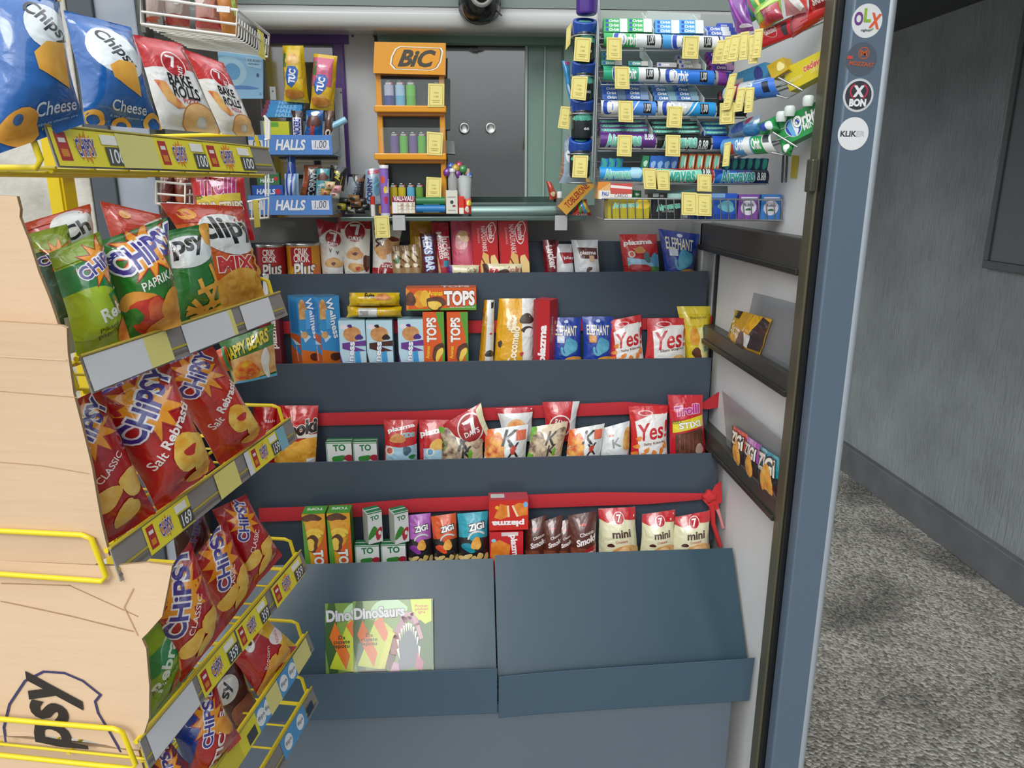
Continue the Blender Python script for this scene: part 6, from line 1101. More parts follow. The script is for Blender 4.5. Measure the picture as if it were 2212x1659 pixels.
packs((1556,), 3, 80, '#3a52c0', og('#3a52c0', '#3a52c0'), 'slim royal blue gum pack beside the hanging purple pouch, top right tray', 'royal blue gum packs in the top tray', wdt=.04, slant=4)
packs((1298,), 3, 142, '#2a7a66', og('#2f8a78', '#b8b4b0'), 'teal and grey gum pack at the left of the second tray', 'teal gum packs in the second tray', wdt=.052)
packs((1356,), 1, 143, '#2a7a66', og('#2f8a78', '#b8b4b0'), 'single teal and grey gum pack right of the hanging price card, second tray', None, wdt=.05)
packs((1418,), 1, 146, '#a8a4a4', og('#a8a4a8', '#a8a4a4'), 'single silver gum pack at the left of the second middle tray', None, wdt=.05)
packs((1466,), 3, 149, '#a8a4a4', og('#a8a4a8', '#a8a4a4'), 'silver grey gum pack in the right column of the second middle tray', 'silver gum packs in the second tray', wdt=.055, slant=4)
packs((1536,), 4, 152, '#a83a98', og('#7a3aa8', '#c89ad0'), 'magenta and violet gum pack in the second right tray', 'violet gum packs in the second tray', wdt=.058, slant=4)
packs((1300, 1350), 4, 216, '#2f62b0', og('#2f62b0', '#7a96b8'), 'dark blue gum pack in the left half of the third tray', 'dark blue gum packs in the third tray', wdt=.060, slant=1)
packs((1412, 1460), 4, 218, '#4a7aa8', og('#3f72a8', '#7aa0b0'), 'grey blue gum pack in the middle of the third tray', 'grey blue gum packs in the third tray', wdt=.058, slant=3)
packs((1552,), 2, 218, '#34343c', [('r', '#34343c', 0, 0, 1, 1), ('r', '#b02a3a', 0, .2, .1, .9)], 'black and red gum pack in the third right tray', 'black gum packs in the third tray', wdt=.05)
packs((1296, 1346), 3, 287, '#5a2a78', ag('#5a2a78'), 'purple and mint wavy gum pack in the fourth left tray', 'purple gum packs in the fourth tray', wdt=.062, slant=2)
packs((1408, 1458), 3, 290, '#1c2a30', ag('#1c2a30'), 'black and mint wavy gum pack in the fourth middle tray', 'black gum packs in the fourth tray', wdt=.062, slant=2)
packs((1518,), 3, 292, '#1a4a9a', ag('#1a4a9a'), 'blue and mint wavy gum pack in the fourth right tray', 'blue gum packs in the fourth tray', wdt=.062, slant=2)
def stickp(xs, y0, y1, base, art_, label, group, lean=6):
    pr = None
    for i, x in enumerate(xs):
        W, H, m = stand(x, y0, x+15, y1, YR+.012, 0, .012, 0, lean)
        if pr is None: pr = carton('gum_pack', W, .012, H, m, base, {'F': art_}, label, 'chewing gum', group)
        else: copy(pr, m)
stickp((1297, 1313, 1329), 342, 366, '#2f86d0', [('o', '#3fb09a', -.2, .5, 1.0, .9, .5)], 'blue and mint upright gum pack at the left of the fifth tray', 'upright blue gum packs at left of the fifth tray')
stickp((1385,), 336, 364, '#2f8a5a', [('b', '#c8e8d8', .5, .4, .3, .4, 2)], 'green upright gum pack left of the blue ones in the fifth tray', None)
stickp((1402, 1417, 1432, 1447), 336, 364, '#2f6cc8', [('b', '#9ac0ee', .5, .3, .35, .5, 2)], 'glossy blue upright gum pack in the middle of the fifth tray', 'upright blue gum packs in the middle of the fifth tray')
stickp((1466, 1484, 1502, 1520, 1538), 332, 366, '#b8602c', [('b', '#7ed0b8', .4, .5, .28, 1.0, 4), ('b', '#e8eae0', .75, .5, .1, .8, 5)], 'orange and mint striped upright gum pack in the fifth tray', 'orange and mint gum packs in the fifth tray')
stickp((1562, 1578, 1594, 1610, 1626, 1642), 342, 368, '#123a62', [('b', '#2f9a8a', .5, .5, .3, .9, 4)], 'dark blue and teal upright gum pack at the right of the fifth tray', 'dark teal gum packs in the fifth tray')
# bottom basket
t = thing('wire_basket', (atY(1490, 478, YR-.02).x, YR+.03, 1.49), 'long silver wire basket holding gum boxes below the gum rack', 'basket')
g = G(); A_, B2_ = atY(1303, 428, YR-.02), atY(1688, 432, YR-.02); A2, B3 = atY(1305, 474, YR-.02), atY(1690, 476, YR-.02)
g.tube([A_+V((0, .09, 0)), A_, B2_, B2_+V((0, .09, 0))], .0022, WIRE, 8); g.tube([A2+V((0, .09, 0)), A2, B3, B3+V((0, .09, 0))], .002, WIRE, 6)
for y in (.03, .06, .09): g.tube([A2+V((0, y, 0)), B3+V((0, y, 0))], .0014, WIRE, 6)
g.obj('basket_frame', t)
for i in range(24):
    f = i/23; g = G(); g.tube([A_.lerp(B2_, f)+V((0, -.001, 0)), A2.lerp(B3, f)+V((0, -.001, 0)), A2.lerp(B3, f)+V((0, .09, 0))], .0014, WIRE, 6); g.obj('basket_wire', t)
YQ = YR-.008
def gb(x0, y0, x1, y1, base, art_, label, **k): return cbox(x0, y0, x1, y1, base, {'F': art_}, label, Y=YQ, D=.05, name='gum_box', cat='gum box', **k)
gb(1313, 430, 1402, 472, '#b5a41f', [('r', '#b8a820', 0, 0, 1, .75), ('r', '#a08e1c', 0, .62, 1, 1), ('b', '#e8c83a', .82, .75, .16, .14, 3)]+[t_('Airwaves', '#7ed0b8', .42, .70, .6, .12, 3, b=.06, o='#e8eee0', ow=.05), t_('GINGER', '#c8b83a', .35, .42, .4, .05)], 'mustard yellow gum box in the wire basket, first from left')
gb(1408, 418, 1470, 473, '#181a1e', [('r', '#a8b4b4', 0, .86, .2, 1), t_('20', '#d8d8d8', .3, .9, .12, .08), ('r', '#a8ccc8', .5, .82, 1, 1), t_('Airwaves', '#5fc0a8', .55, .50, .8, .2, 8, b=.06, o='#b8e0d4', ow=.05), t_('EXTREME', '#a8b0b0', .55, .30, .4, .06)], 'black gum box with mint lettering in the wire basket')
gb(1499, 418, 1590, 474, '#1f52b8', [('r', '#7aa4d0', 0, .84, .7, 1), ('b', '#4aa890', .2, .56, .18, .12, 3), ('b', '#6ab0c0', .75, .5, .2, .12, 5), ('r', '#163e94', 0, 0, 1, .2)], 'royal blue gum box behind the two price cards in the wire basket')
def jarb(c): return [('e', '#d8d4e0', .5, .48, .38, .36), t_('Rubik', '#3a3a4c', .5, .58, .5, .13, 0, b=.04), ('b', '#2a6a3a', .5, .40, .14, .06, 3), ('r', '#cfcbe0', .1, .84, .9, .9)]
gb(1593, 420, 1637, 474, '#7a4a9c', jarb(0), 'purple gum box with white heart in the wire basket')
gb(1642, 420, 1684, 476, '#3a78c0', jarb(0), 'light blue gum box with white heart at the basket right end')
gb(1291, 393, 1318, 430, '#e2b070', [('r', '#e8e4dc', .1, 0, 1, .5), t_('PAU', '#2a4aa0', .6, .3, .5, .3, 0, b=.06), ('p', '#e08a2c', [(0, 1), (1, 1), (0, .5)])], 'orange and white box standing behind the basket left end')
gb(1318, 396, 1365, 428, '#c84a44', [('r', '#c8504a', 0, 0, 1, 1), ('p', '#f0e8e4', [(0, .9), (1, .75), (1, .6), (0, .7)]), ('r', '#e8e0dc', 0, .0, 1, .28), t_('CARGO', '#5a5a5a', .5, .16, .6, .16)], 'red and white striped box standing behind the basket')
for i, (x, y, c_, lab) in enumerate(((1312, 420, '#4a62c0', 'dark blue'), (1328, 416, '#5a7ae0', 'bright blue'), (1343, 412, '#2f9a58', 'green, left'), (1358, 413, '#2fa060', 'green, middle'), (1376, 420, '#2a8a50', 'green, right'))):
    B_('gum_pouch', ((x-12, y-10), (x+10, y-8), (x+12, y+14), (x-12, y+12)), PY(YQ+.03+.004*i), .018, c_, [('b', '#d8e4e8', .5, .6, .2, .12, i)], 'small crumpled %s gum pouch on top of the basket boxes' % lab, cat='gum pouch', seed=150+i, nu=6, nv=5)
P4('shelf_card', ((1393, 398), (1572, 402), (1572, 424), (1393, 420)), YR+.05, .002, [('p', '#8ed0c0', [(.3, .2), (.6, .7), (.6, .2)])], ('#8e9a94', 'paper'), 'grey green folded card behind the basket boxes', 'card')
# price cards hanging on the gum rack
for (x, y, w_, h, dx), lab in (((1311, 80, 32, 50, 0), 'over the green label, top row'), ((1477, 77, 34, 50, -3), 'over the light blue label, top row'), ((1328, 143, 31, 49, 1), 'on the second row'), ((1336, 217, 31, 47, 1), 'on the third row, left'), ((1443, 229, 32, 47, -3), 'on the third row, middle'), ((1335, 291, 31, 47, -2), 'over the purple label'), ((1439, 291, 31, 47, -1), 'over the black label, fourth row'), ((1388, 363, 29, 46, 4), 'left of two overlapping in the fifth row'), ((1417, 367, 29, 44, 1), 'right of two overlapping in the fifth row'), ((1507, 376, 30, 38, 0), 'above the basket, under the red label'), ((1473, 415, 32, 50, 0), 'inside the basket, left of two'), ((1505, 418, 32, 49, 0), 'inside the basket, right of two')):
    yy = YR-.030 if y < 410 else YR-.030
    card(((x, y), (x+w_, y+1), (x+w_+dx, y+h), (x+dx, y+h-1)), yy, 'yellow price card on the gum rack, '+lab, th=.005)
for i, ((x, y, w_, h, dx), lab) in enumerate((((1545, 88, 30, 48, -8), 'widest, at the left end'), ((1566, 80, 24, 56, -12), 'second from left'), ((1580, 76, 24, 56, -12), 'third from left'), ((1600, 70, 18, 58, -4), 'leaning one in the middle'), ((1617, 76, 18, 60, 0), 'second from right'), ((1630, 64, 18, 60, -6), 'right end'))):
    card(((x, y), (x+w_, y-3), (x+w_+dx, y+h), (x+dx, y+h+2)), WPL(.035+.006*i), 'yellow price card fanned out below the red candy tray, '+lab, th=.003)
for i, ((x, y, w_, h, dx), lab) in enumerate((((1576, 160, 16, 50, -14), 'upper one, partly behind'), ((1555, 223, 32, 44, -1), 'square one at the left'), ((1572, 188, 18, 48, -14), 'slanting one, leftmost of three'), ((1594, 190, 18, 50, -10), 'slanting one, middle of three'), ((1612, 190, 17, 52, -5), 'slanting one, rightmost of three'))):
    card(((x, y), (x+w_, y-2), (x+w_+dx, y+h), (x+dx, y+h+2)), WPL(.035+.006*i), 'yellow price card below the blue tube label, '+lab, th=.003)
card(((1565, 309), (1578, 306), (1573, 358), (1560, 360)), WPL(.035), 'narrow yellow price card left of the lowest right tube label')
# jars of gum pellets in ring holders
for i, (cx, y, lab) in enumerate(((1263, 42, 'topmost of the four dark gum jars with blue lids'), (1261, 130, 'second of the four dark gum jars with blue lids'), (1258, 210, 'third of the four dark gum jars with blue lids'), (1254, 297, 'lowest of the four dark gum jars with blue lids'))):
    c = atY(cx, y+14, YR+.02); R_ = .0245; H = .072
    t = thing('gum_jar', c+V((0, 0, -H)), lab, 'gum jar', 'gum jars in the ring holders')
    g = G(); g.lathe([(R_*.8, 0), (R_*.95, .006), (R_*.95, H-.018), (R_*.85, H-.012)], ('#1a2226', 'gloss'), 24, c+V((0, 0, -H)))
    ang = [rad(-180+18*k) for k in range(11)]; P = [[c+V((R_*.955*cos(a), R_*.955*sin(a), z-H)) for a in ang] for z in (.008, H-.02)]; N = [[V((cos(a), sin(a), 0)) for a in ang]]*2
    apply_art(g, [('b', '#5fb8a0', .5, .78, .34, .16, 3), ('r', '#6a9a98', .8, 0, 1, 1), t_('AIR', '#3f9a88', .45, .7, .4, .14, 0, b=.05), t_('60', '#d8dcdc', .6, .25, .16, .1, 0, b=.05)], pi*R_, H, P, N); g.obj('jar_body', t)
    g = G(); tl_ = V((0, -.40, .92)).normalized(); g.lathe([(R_*.98, -.016), (R_*1.06, -.014), (R_*1.06, .008), (R_*1.0, .011), (R_*.78, .011), (R_*.76, .008), (0, .008)], ('#1c4aa4', 'gloss'), 28, c, tl_); lid_ = g.obj('blue_lid', t)
    g = G(); bl_ = [(R_*.5*cos(a)*1.1, R_*.22*sin(a)) for a in [2*pi*k/14 for k in range(14)]]; q_ = V((0, 0, 1)).rotation_difference(tl_); g.slab([c+q_ @ V((x, y_*1.6, .0094)) for x, y_ in bl_], .0008, ('#6ac0ae', 'gloss'), n=tl_); g.obj('lid_badge', lid_)
    g = G(); rr_ = R_*1.12; g.tube([c+V((rr_*cos(a), rr_*sin(a), -.022)) for a in [2*pi*k/24 for k in range(24)]], .0016, WIRE, 6, closed=True); g.tube([c+V((rr_, 0, -.022)), c+V((rr_+.008, 0, -.022))], .0016, WIRE, 6); g.obj('holder_ring', gum)
c = atY(1268, -2, YR+.02); g = G(); g.lathe([(.019, -.03), (.0225, -.026), (.0225, .03)], ('#4a2a86', 'gloss'), 20, c)
ang = [rad(-180+18*k) for k in range(11)]; apply_art(g, [('r', '#8a8aa8', .25, .35, .6, .8)], .08, .06, [[c+V((0.0227*cos(a), 0.0227*sin(a), z)) for a in ang] for z in (-.024, .028)], [[V((cos(a), sin(a), 0)) for a in ang]]*2)
g.obj('gum_jar', None, 'purple gum jar cut by the top edge of the photo, above the blue lids', 'gum jar')
for q, Y_, lab in ((((1243, 80), (1278, 82), (1273, 134), (1239, 131)), YR-.024, 'hanging on the topmost gum jar'), (((1236, 165), (1270, 165), (1265, 217), (1232, 213)), YR-.024, 'hanging on the second gum jar'), (((1239, 335), (1271, 336), (1268, 384), (1236, 383)), YR-.024, 'hanging on the lowest gum jar'), (((1224, 62), (1234, 50), (1232, 95), (1222, 108)), YR+.025, 'narrow one left of the topmost gum jar'), (((1212, 229), (1234, 231), (1229, 279), (1205, 276)), YR+.025, 'dark one sticking out left of the third gum jar')): card(q, Y_, 'yellow price card '+lab)
B_('sweet_bag', ((1214, 130), (1232, 134), (1236, 238), (1224, 190)), PY(YR+.06), .015, '#2f8cc0', [('e', '#c8d8e8', .6, .3, .3, .2), ('b', '#b03a7a', .6, .95, .3, .1, 2)], 'narrow blue pouch hanging behind the gum jars', cat='sweet bag', seed=160)
B_('sweet_bag', ((1222, 290), (1262, 300), (1268, 400), (1206, 395)), PY(YR+.062), .025, '#8ea4b4', [('b', '#d8e0e6', .4, .6, .3, .3, 2), ('l', '#3a5ab0', [(.2, .8), (.5, .4)], .08), ('p', '#8a5a40', [(0, 0), (0, .8), (.12, .2)])], 'silver blue sweet pouch behind the lowest gum jar', cat='sweet bag', seed=161)

c = atY(1252, 395, YR+.02); g = G(); g.tube([c+V((.028*cos(a), .028*sin(a), .0)) for a in [2*pi*k/24 for k in range(24)]], .0016, WIRE, 6, closed=True); g.lathe([(.024, -.001), (.026, .001), (.0, .0012)], ('#b8c0c4', 'metal'), 24, c); g.obj('holder_ring', gum)
# ---------------------------------------------------------------- racks slanting along the side wall
wr = thing('wall_sweet_rack', WP+V((.02, 0, -.1)), 'wire sweet rack slanting along the side wall beside the corner post', 'rack')
tube_label(((1585, 92), (1722, 30), (1716, 78), (1640, 106)), WPL(.0), '#c42430', [('r', '#c42430', 0, 0, 1, 1), ('o', '#e8c8c0', .30, .5, .11, .14, .012), t_('Skittles', '#ecdede', .30, .55, .18, .14, 0, b=.05), ('o', '#e8c8c0', .62, .5, .12, .16, .012), t_('Skittles', '#ecdede', .62, .55, .2, .14, 0, b=.05), ('r', '#3a3238', .82, .18, .93, .62)], wr)
tube_label(((1718, 26), (1812, -8), (1812, 20), (1712, 82)), WPL(.0), '#cc2a26', [('p', '#d8707a', [(0, 0), (.4, .35), (.42, 1), (0, 1)])], wr)
tube_label(((1572, 186), (1676, 162), (1690, 208), (1568, 222)), WPL(.01), '#9ab8d8', [('r', '#3a78d8', .58, 0, 1, 1), ('r', '#18243c', .76, .3, .88, .7), t_('Orbit', '#e8eef8', .48, .6, .24, .2, 80, b=.05), ('r', '#b03060', .2, 0, .3, 1), ('r', '#c8d0d8', .3, 0, .5, 1)], wr)
tube_label(((1566, 300), (1668, 290), (1684, 330), (1564, 338)), WPL(.01), '#5a9ad0', [('r', '#2f9a50', .60, 0, .82, 1), ('r', '#e2e6e4', .82, 0, 1, 1), ('r', '#e0e4e4', .45, 0, .58, 1), ('r', '#c84a3a', .14, 0, .26, .6), t_('Orbit', '#eef2f4', .38, .55, .16, .13, 0, b=.05), t_('Orbit', '#eef2f4', .70, .55, .16, .13, 0, b=.05), ('r', '#2a3038', .84, .55, .96, .95)], wr)
def wbasket(y0, x0, x1, y1, z_, nm='wire_shelf'):
    a, b = on((x0, y0), WPL(.02)), on((x1, y1), WPL(.0)); g = G()
    g.tube([a, b], .002, WIRE, 6); g.tube([a-WNn*.05, b-WNn*.02], .002, WIRE, 6); g.tube([a+V((0, 0, .02)), b+V((0, 0, .02))], .0016, WIRE, 6); g.tube([a, a+V((0, 0, .02))], .0016, WIRE, 6); g.obj(nm, wr)
wbasket(224, 1568, 1795, 150, 0); wbasket(340, 1564, 1790, 268, 0); wbasket(112, 1590, 1812, 24, 0)
for p in (((1682, 168), (1734, 196), (1700, 212), (1678, 206)), ((1670, 286), (1722, 318), (1690, 334), (1668, 330))):
    g = G(); g.tube([on(q, WPL(.02)) for q in p], .0022, ('#c4c8c8', 'metal'), 8); g.obj('end_loop', wr)
for x in (1692, 1700):
    g = G(); g.tube([atX(x, 335, XW-.003), atX(x-3, 394, XW-.003)], .0022, ('#5c6266', 'metal'), 6); g.obj('wall_rod', wr)
a_ = lambda off=0, tl=0: WPL(off, tl)
BW = lambda q, off, T, base, art_, lab, sd, cat='sweet bag', nm='sweet_bag', **k: bag(nm, q, WPL(off), T, base, art_, lab, cat=cat, seed=sd, nu=8, nv=8, **k)
BW(((1560, -20), (1605, -24), (1625, 66), (1588, 72)), .03, .03, '#7a3a94', [('l', '#b85ac0', [(.2, 1), (.6, .2)], .12), ('b', '#c8c0d0', .7, .14, .3, .1, 3), ('p', '#d8a040', [(0, .5), (.12, .8), (0, 1)])], 'purple candy pouch hanging at the top of the gum rack', 170)
BW(((1600, -22), (1650, -30), (1650, 30), (1616, 50)), .02, .03, '#4aa04a', [('l', '#c84a9a', [(.1, 1), (.6, .1)], .12), ('l', '#e8c83a', [(.5, 1), (.9, .2)], .1), ('l', '#3a6ac0', [(.0, .7), (.4, .1)], .1)], 'green and pink striped candy pouch beside the purple one', 171)
BW(((1618, 22), (1682, -20), (1688, 40), (1640, 66)), .03, .03, '#8ab83a', [('p', '#b8d85a', [(0, .6), (1, 1), (1, .7)]), ('b', '#e07a2a', .3, .12, .3, .12, 3)], 'lime green candy pouch on the red tray', 172)
BW(((1638, 22), (1678, 2), (1690, 38), (1652, 54)), .045, .02, '#a8203a', [t_('SKITTLES', '#d8a0a8', .4, .7, .5, .2, 0)], 'small crimson candy box in front of the lime pouch', 173)
BW(((1680, -30), (1735, -36), (1742, 24), (1694, 34)), .03, .035, '#d89098', [('l', '#f0ece8', [(.3, .9), (.8, .2)], .3), ('p', '#c83a30', [(.85, .4), (1, 1), (1, 0)])], 'pink and white candy pouch at the middle of the red tray', 174)
BW(((1738, -30), (1815, -44), (1815, 4), (1744, 24)), .02, .03, '#b41420', [t_('skittles', '#ecdcd8', .55, .42, .75, .24, 8, b=.06, sh=.2)], 'dark red candy pouch with white lettering beside the corner post', 175)
for i, (q, off, base, art_, lab) in enumerate(((((1690, 150), (1805, 94), (1796, 150), (1706, 198)), .008, '#c9b812', [('r', '#cdbc14', 0, 0, 1, 1), t_('cedevita', '#c84a44', .62, .62, .46, .16, 0, b=.05, o='#f0d8a0'), t_('ORANGE', '#e8dc8a', .68, .34, .3, .08), t_('vitamin', '#e8dc8a', .2, .4, .28, .10)], 'long bright yellow candy box with red lettering on the wall rack'), (((1656, 142), (1690, 124), (1702, 150), (1668, 172)), .02, '#c8a824', [('b', '#f0e49a', .7, .5, .2, .3, 3)], 'crumpled yellow foil packet left of the long yellow box'), (((1586, 160), (1652, 134), (1662, 164), (1576, 186)), .0, '#3a8ec0', [('e', '#2a3a90', .75, .4, .12, .14), ('r', '#b8aca8', .12, .0, .35, .4)], 'blue gum box behind the blue tube label on the wall rack'), (((1664, 268), (1778, 212), (1788, 268), (1690, 318)), .008, '#1f8a44', [('r', '#24944a', 0, 0, 1, 1), ('e', '#cfe0d8', .36, .48, .17, .20), ('e', '#2446b0', .36, .48, .15, .18), ('p', '#6ab0e0', [(.36, .85), (.36, .12), (.28, .2), (.25, .6)]), ('p', '#e8ecf0', [(.36, .85), (.36, .12), (.44, .3), (.46, .6)]), t_('Orbit', '#f0f2f2', .62, .62, .46, .22, 0, b=.07, sh=.15, o='#0f5a2c'), t_('MINTS', '#e8f0ea', .72, .30, .36, .13, 0, b=.04)], 'large green mint box with a blue and white disc on the wall rack'))):
    pl = WPL(off); tl, tr, br, bl = [on(p, pl) for p in q]; g = G(); g.slab([bl, br, tr, tl], .03, (base, 'print'), n=WNn); e = WNn*.0002; panel(g, (bl+e, br+e, tr+e, tl+e), art_); g.obj('sweet_box', None, lab, 'sweet box')
BW(((1570, 272), (1640, 246), (1640, 290), (1566, 304)), .0, .03, '#8fa8c0', [('b', '#4a6ac0', .4, .6, .2, .14, 3), ('b', '#b03a5a', .7, .85, .08, .1, 2), ('b', '#3a8ac8', .8, .3, .2, .2, 4)], 'pale blue gum pouch behind the lowest tube label', 180)
BW(((1632, 268), (1672, 250), (1682, 284), (1640, 292)), .02, .03, '#24924a', [('e', '#2446b0', .4, .5, .2, .2), ('e', '#d8e4e4', .7, .5, .16, .2)], 'green gum pouch left of the large green mint box', 181)
BW(((1682, 304), (1714, 312), (1706, 338), (1688, 334)), .02, .02, '#1f8a44', [('b', '#e0e8e0', .6, .6, .2, .3, 2)], 'small green packet hanging under the large green mint box', 182)
for i, (x, y) in enumerate(((1688, 252), (1706, 240), (1746, 218))):
    p = on((x, y), WPL(.02)); t = thing('white_jar_cap', p, 'round white cap behind the green mint box, %s' % ('leftmost', 'middle', 'rightmost')[i], 'cap', 'white caps behind the mint box'); g = G(); g.lathe([(.009, -.01), (.011, -.004), (.011, .006), (.008, .010), (0, .011)], ('#d2dcd6', 'gloss'), 16, p); g.obj('cap_shell', t)
p = [atX(x, y, XW-.002) for x, y in ((1711, 335), (1725, 337), (1720, 385), (1707, 384))]
g = G(); g.slab([p[3], p[2], p[1], p[0]], .001, ('#c2ae3c', 'paper'), n=V((-1, 0, 0))); g.obj('price_card', None, 'dull yellow price card stuck on the white side wall', 'price card')
# ---------------------------------------------------------------- side wall pockets
def pocket(q, th, lab):
    pl = (V((XW-.02, 0, 0)), V((-1, 0, 0))); p = [on(x, pl) for x in q]; g = G(); g.slab(p[::-1], th, ('#8c9094', 'frost'), n=V((-1, 0, 0))); g.obj('clear_pocket', None, lab, 'pocket')
pocket(((1628, 632), (1738, 660), (1716, 806), (1600, 760)), .002, 'clear plastic pocket on the side wall behind the yellow biscuit packet')
pocket(((1560, 845), (1688, 950), (1698, 1010), (1690, 1090), (1572, 985)), .002, 'clear plastic pocket on the side wall behind the small nut bags')
XP = (V((XW-.03, 0, 0)), V((-1, 0, 0)))
BX = lambda q, T, base, art_, lab, sd, cat='nut bag', nm='nut_bag': bag(nm, q, XP, T, base, art_, lab, cat=cat, seed=sd, nu=8, nv=10, ext=.03)
BX(((1582, 668), (1663, 690), (1640, 762), (1566, 722)), .03, '#dca414', [t_('Cocomelo', '#f6efd8', .38, .40, .55, .16, -4, b=.04, sh=.2), ('r', '#3a2418', .1, .75, .25, 1), ('p', '#3a2a28', [(.8, 1), (1, .9), (1, 0), (.7, 0)]), ('r', '#e8e8e4', .62, 0, .76, .4), ('b', ('#4a342c', 'food', '#6a4c40'), .55, .1, .1, .14, 3)], 'yellow and brown marshmallow biscuit packet in the side wall pocket', 190, 'biscuit packet', 'biscuit_packet')
zz = lambda c: [('p', '#201e20', [(0, 0), (1, 0), (1, .5), (0, .55)]), t_('ZIGI', '#e8e4da', .5, .68, .7, .26, 0, b=.06, o='#1a1618', ow=.1), ('b', GP, .55, .3, .22, .3, 3)]
BX(((1578, 918), (1612, 940), (1610, 1020), (1578, 975)), .02, '#c8401c', zz(0), 'small orange and black nut bag in the side wall pocket', 191)
BX(((1606, 938), (1640, 962), (1636, 1048), (1604, 1010)), .02, '#a850a8', zz(0), 'small pink and black nut bag in the side wall pocket', 192)
BX(((1634, 960), (1680, 990), (1688, 1088), (1632, 1040)), .02, '#1f96a8', zz(0), 'small teal and black nut bag in the side wall pocket', 193)
# ---------------------------------------------------------------- round stickers on the corner post
def disc(cx, cy, rpx, m, art_, lab, nm='round_sticker', cat='sticker'):
    c = atY(cx, cy, 1.4046); r = atY(cx+rpx, cy, 1.4046).x-c.x; n_ = 32; g = G(); e = V((0, -.0004, 0))
    g.slab([c+V((r*cos(a), 0, r*sin(a))) for a in [2*pi*k/n_ for k in range(n_)]], .0003, m, n=V((0, -1, 0)))
    q = [c+V((-r, -.0002, -r)), c+V((r, -.0002, -r)), c+V((r, -.0002, r)), c+V((-r, -.0002, r))]; panel(g, q, art_, None); g.obj(nm, None, lab, cat)
disc(1873, 45, 33, ('#d9dbdc', 'print'), [t_('O', '#6a3a80', .22, .56, .26, .36, 0, b=.07), t_('L', '#8ab03a', .50, .66, .20, .36, 0, b=.07), t_('X', '#d85a34', .77, .50, .28, .40, -8, b=.07), t_('oglasi', '#3a3a3c', .48, .22, .3, .10, 0, b=.02), ('l', '#5a9a3a', [(.64, .22), (.72, .28)], .03)], 'white round sticker with purple, green and orange letters, topmost on the post')
disc(1861, 128, 33, ('#4f5865', 'print'), [('o', '#b5562c', .55, .68, .18, .18, .03), t_('M', '#b5562c', .55, .68, .2, .16, 0, b=.05), t_('MOZZART', '#b5562c', .52, .36, .80, .12, -4, b=.05), ('r', '#c04a3a', .02, .5, .2, .60)], 'dull grey round sticker with orange lettering, second on the post')
disc(1854, 206, 33, ('#c9ccd0', 'print'), [('e', '#34363c', .5, .5, .43, .43), t_('X', '#e0e2e4', .5, .62, .28, .30, 0, b=.1), ('o', '#b8304a', .5, .62, .30, .26, .05, 0, 120, 240), ('o', '#b8304a', .5, .62, .30, .26, .05, 0, -60, 60), t_('BON', '#e6e8ea', .5, .28, .52, .20, 0, b=.1)], 'dark round sticker with a white cross and red arcs, third on the post')
disc(1843, 289, 33, ('#e0e2e4', 'print'), [t_('KLIK', '#3a3f48', .34, .5, .50, .16, 0, b=.06), t_('ER', '#c0c4c8', .74, .5, .26, .16, 0, b=.04)], 'white round sticker with dark lettering, lowest on the post')
# ---------------------------------------------------------------- white wire baskets behind the yellow rack
WW = ('#dcdcd8', 'gloss')
t = thing('white_wire_rack', (-.52, 1.58, 0), 'white wire basket rack with snack bags, standing behind the yellow rack', 'rack')
def wbk(q, depth, nwires, label='wire_basket', cards=()):
    """front rectangle q TL,TR,BR,BL at near plane, receding to the right/back"""
    pl = PY(1.44); tl, tr, br, bl = [on(p, pl) for p in q]; d = V((.0, depth, .0)); g = G()
    g.tube([bl, tl, tr, br, bl], .0028, WW, 8); m1, m2 = bl.lerp(tl, .45), br.lerp(tr, .45); g.tube([m1, m2], .0022, WW, 6)
    g.tube([tr, tr+d], .0026, WW, 8); g.tube([tr+d, br+d, br+d+(bl-br)], .0026, WW, 6); g.tube([tr.lerp(br, .5), tr.lerp(br, .5)+d], .002, WW, 6)
    g.obj(label, t)
    for i in range(1, nwires+1):
        g = G(); o_ = d*(i/(nwires+1)); g.tube([tr.lerp(br, .25)+o_, br+o_+V((0, 0, .004)), br+o_+(bl-br)*.02, bl+o_], .0017, WW, 6); g.obj('basket_wire', t)
wbk(((304, -8), (512, 22), (510, 78), (306, 52)), .22, 12)
wbk(((338, 392), (400, 398), (400, 444), (338, 440)), .05, 1)
for q in (((535, 436), (580, 428), (580, 470), (535, 474)), ((570, 250), (582, 262), (582, 300), (572, 302)), ((568, 594), (578, 592), (578, 640), (568, 642))):
    g = G(); p = [atY(x, y, 1.56) for x, y in q]; g.tube([p[0], p[1], p[2], p[3]], .0026, WW, 8)
    for k in range(4): g.tube([p[0].lerp(p[1], .2+.2*k), p[3].lerp(p[2], .2+.2*k)], .0018, WW, 6)
    g.obj('basket_corner', t)
for x in (566, 572):
    g = G(); g.tube([atY(x+8, 300, 1.62), atY(x+8, 424, 1.62)], .002, WW, 6); g.obj('upright_wire', t)
g = G(); rect(g, 338, -20, 350, 70, 1.50, .01, ('#5a5e58', 'satin')); rect(g, 300, -20, 310, 70, 1.50, .01, ('#5a5e58', 'satin')); g.obj('upright', t)
BT = lambda q, Y, T, base, art_, lab, sd, **k: bag('snack_bag', q, PY(Y), T, base, art_, lab, seed=sd, nu=8, nv=10, **k)
BT(((305, -60), (352, -60), (356, 56), (312, 50)), 1.50, .04, '#b8a4a0', [('b', '#a8483c', .5, .1, .5, .14, 3), ('b', '#d8cfc8', .4, .6, .3, .3, 4)], 'pinkish snack bag in the top white basket, leftmost', 200)
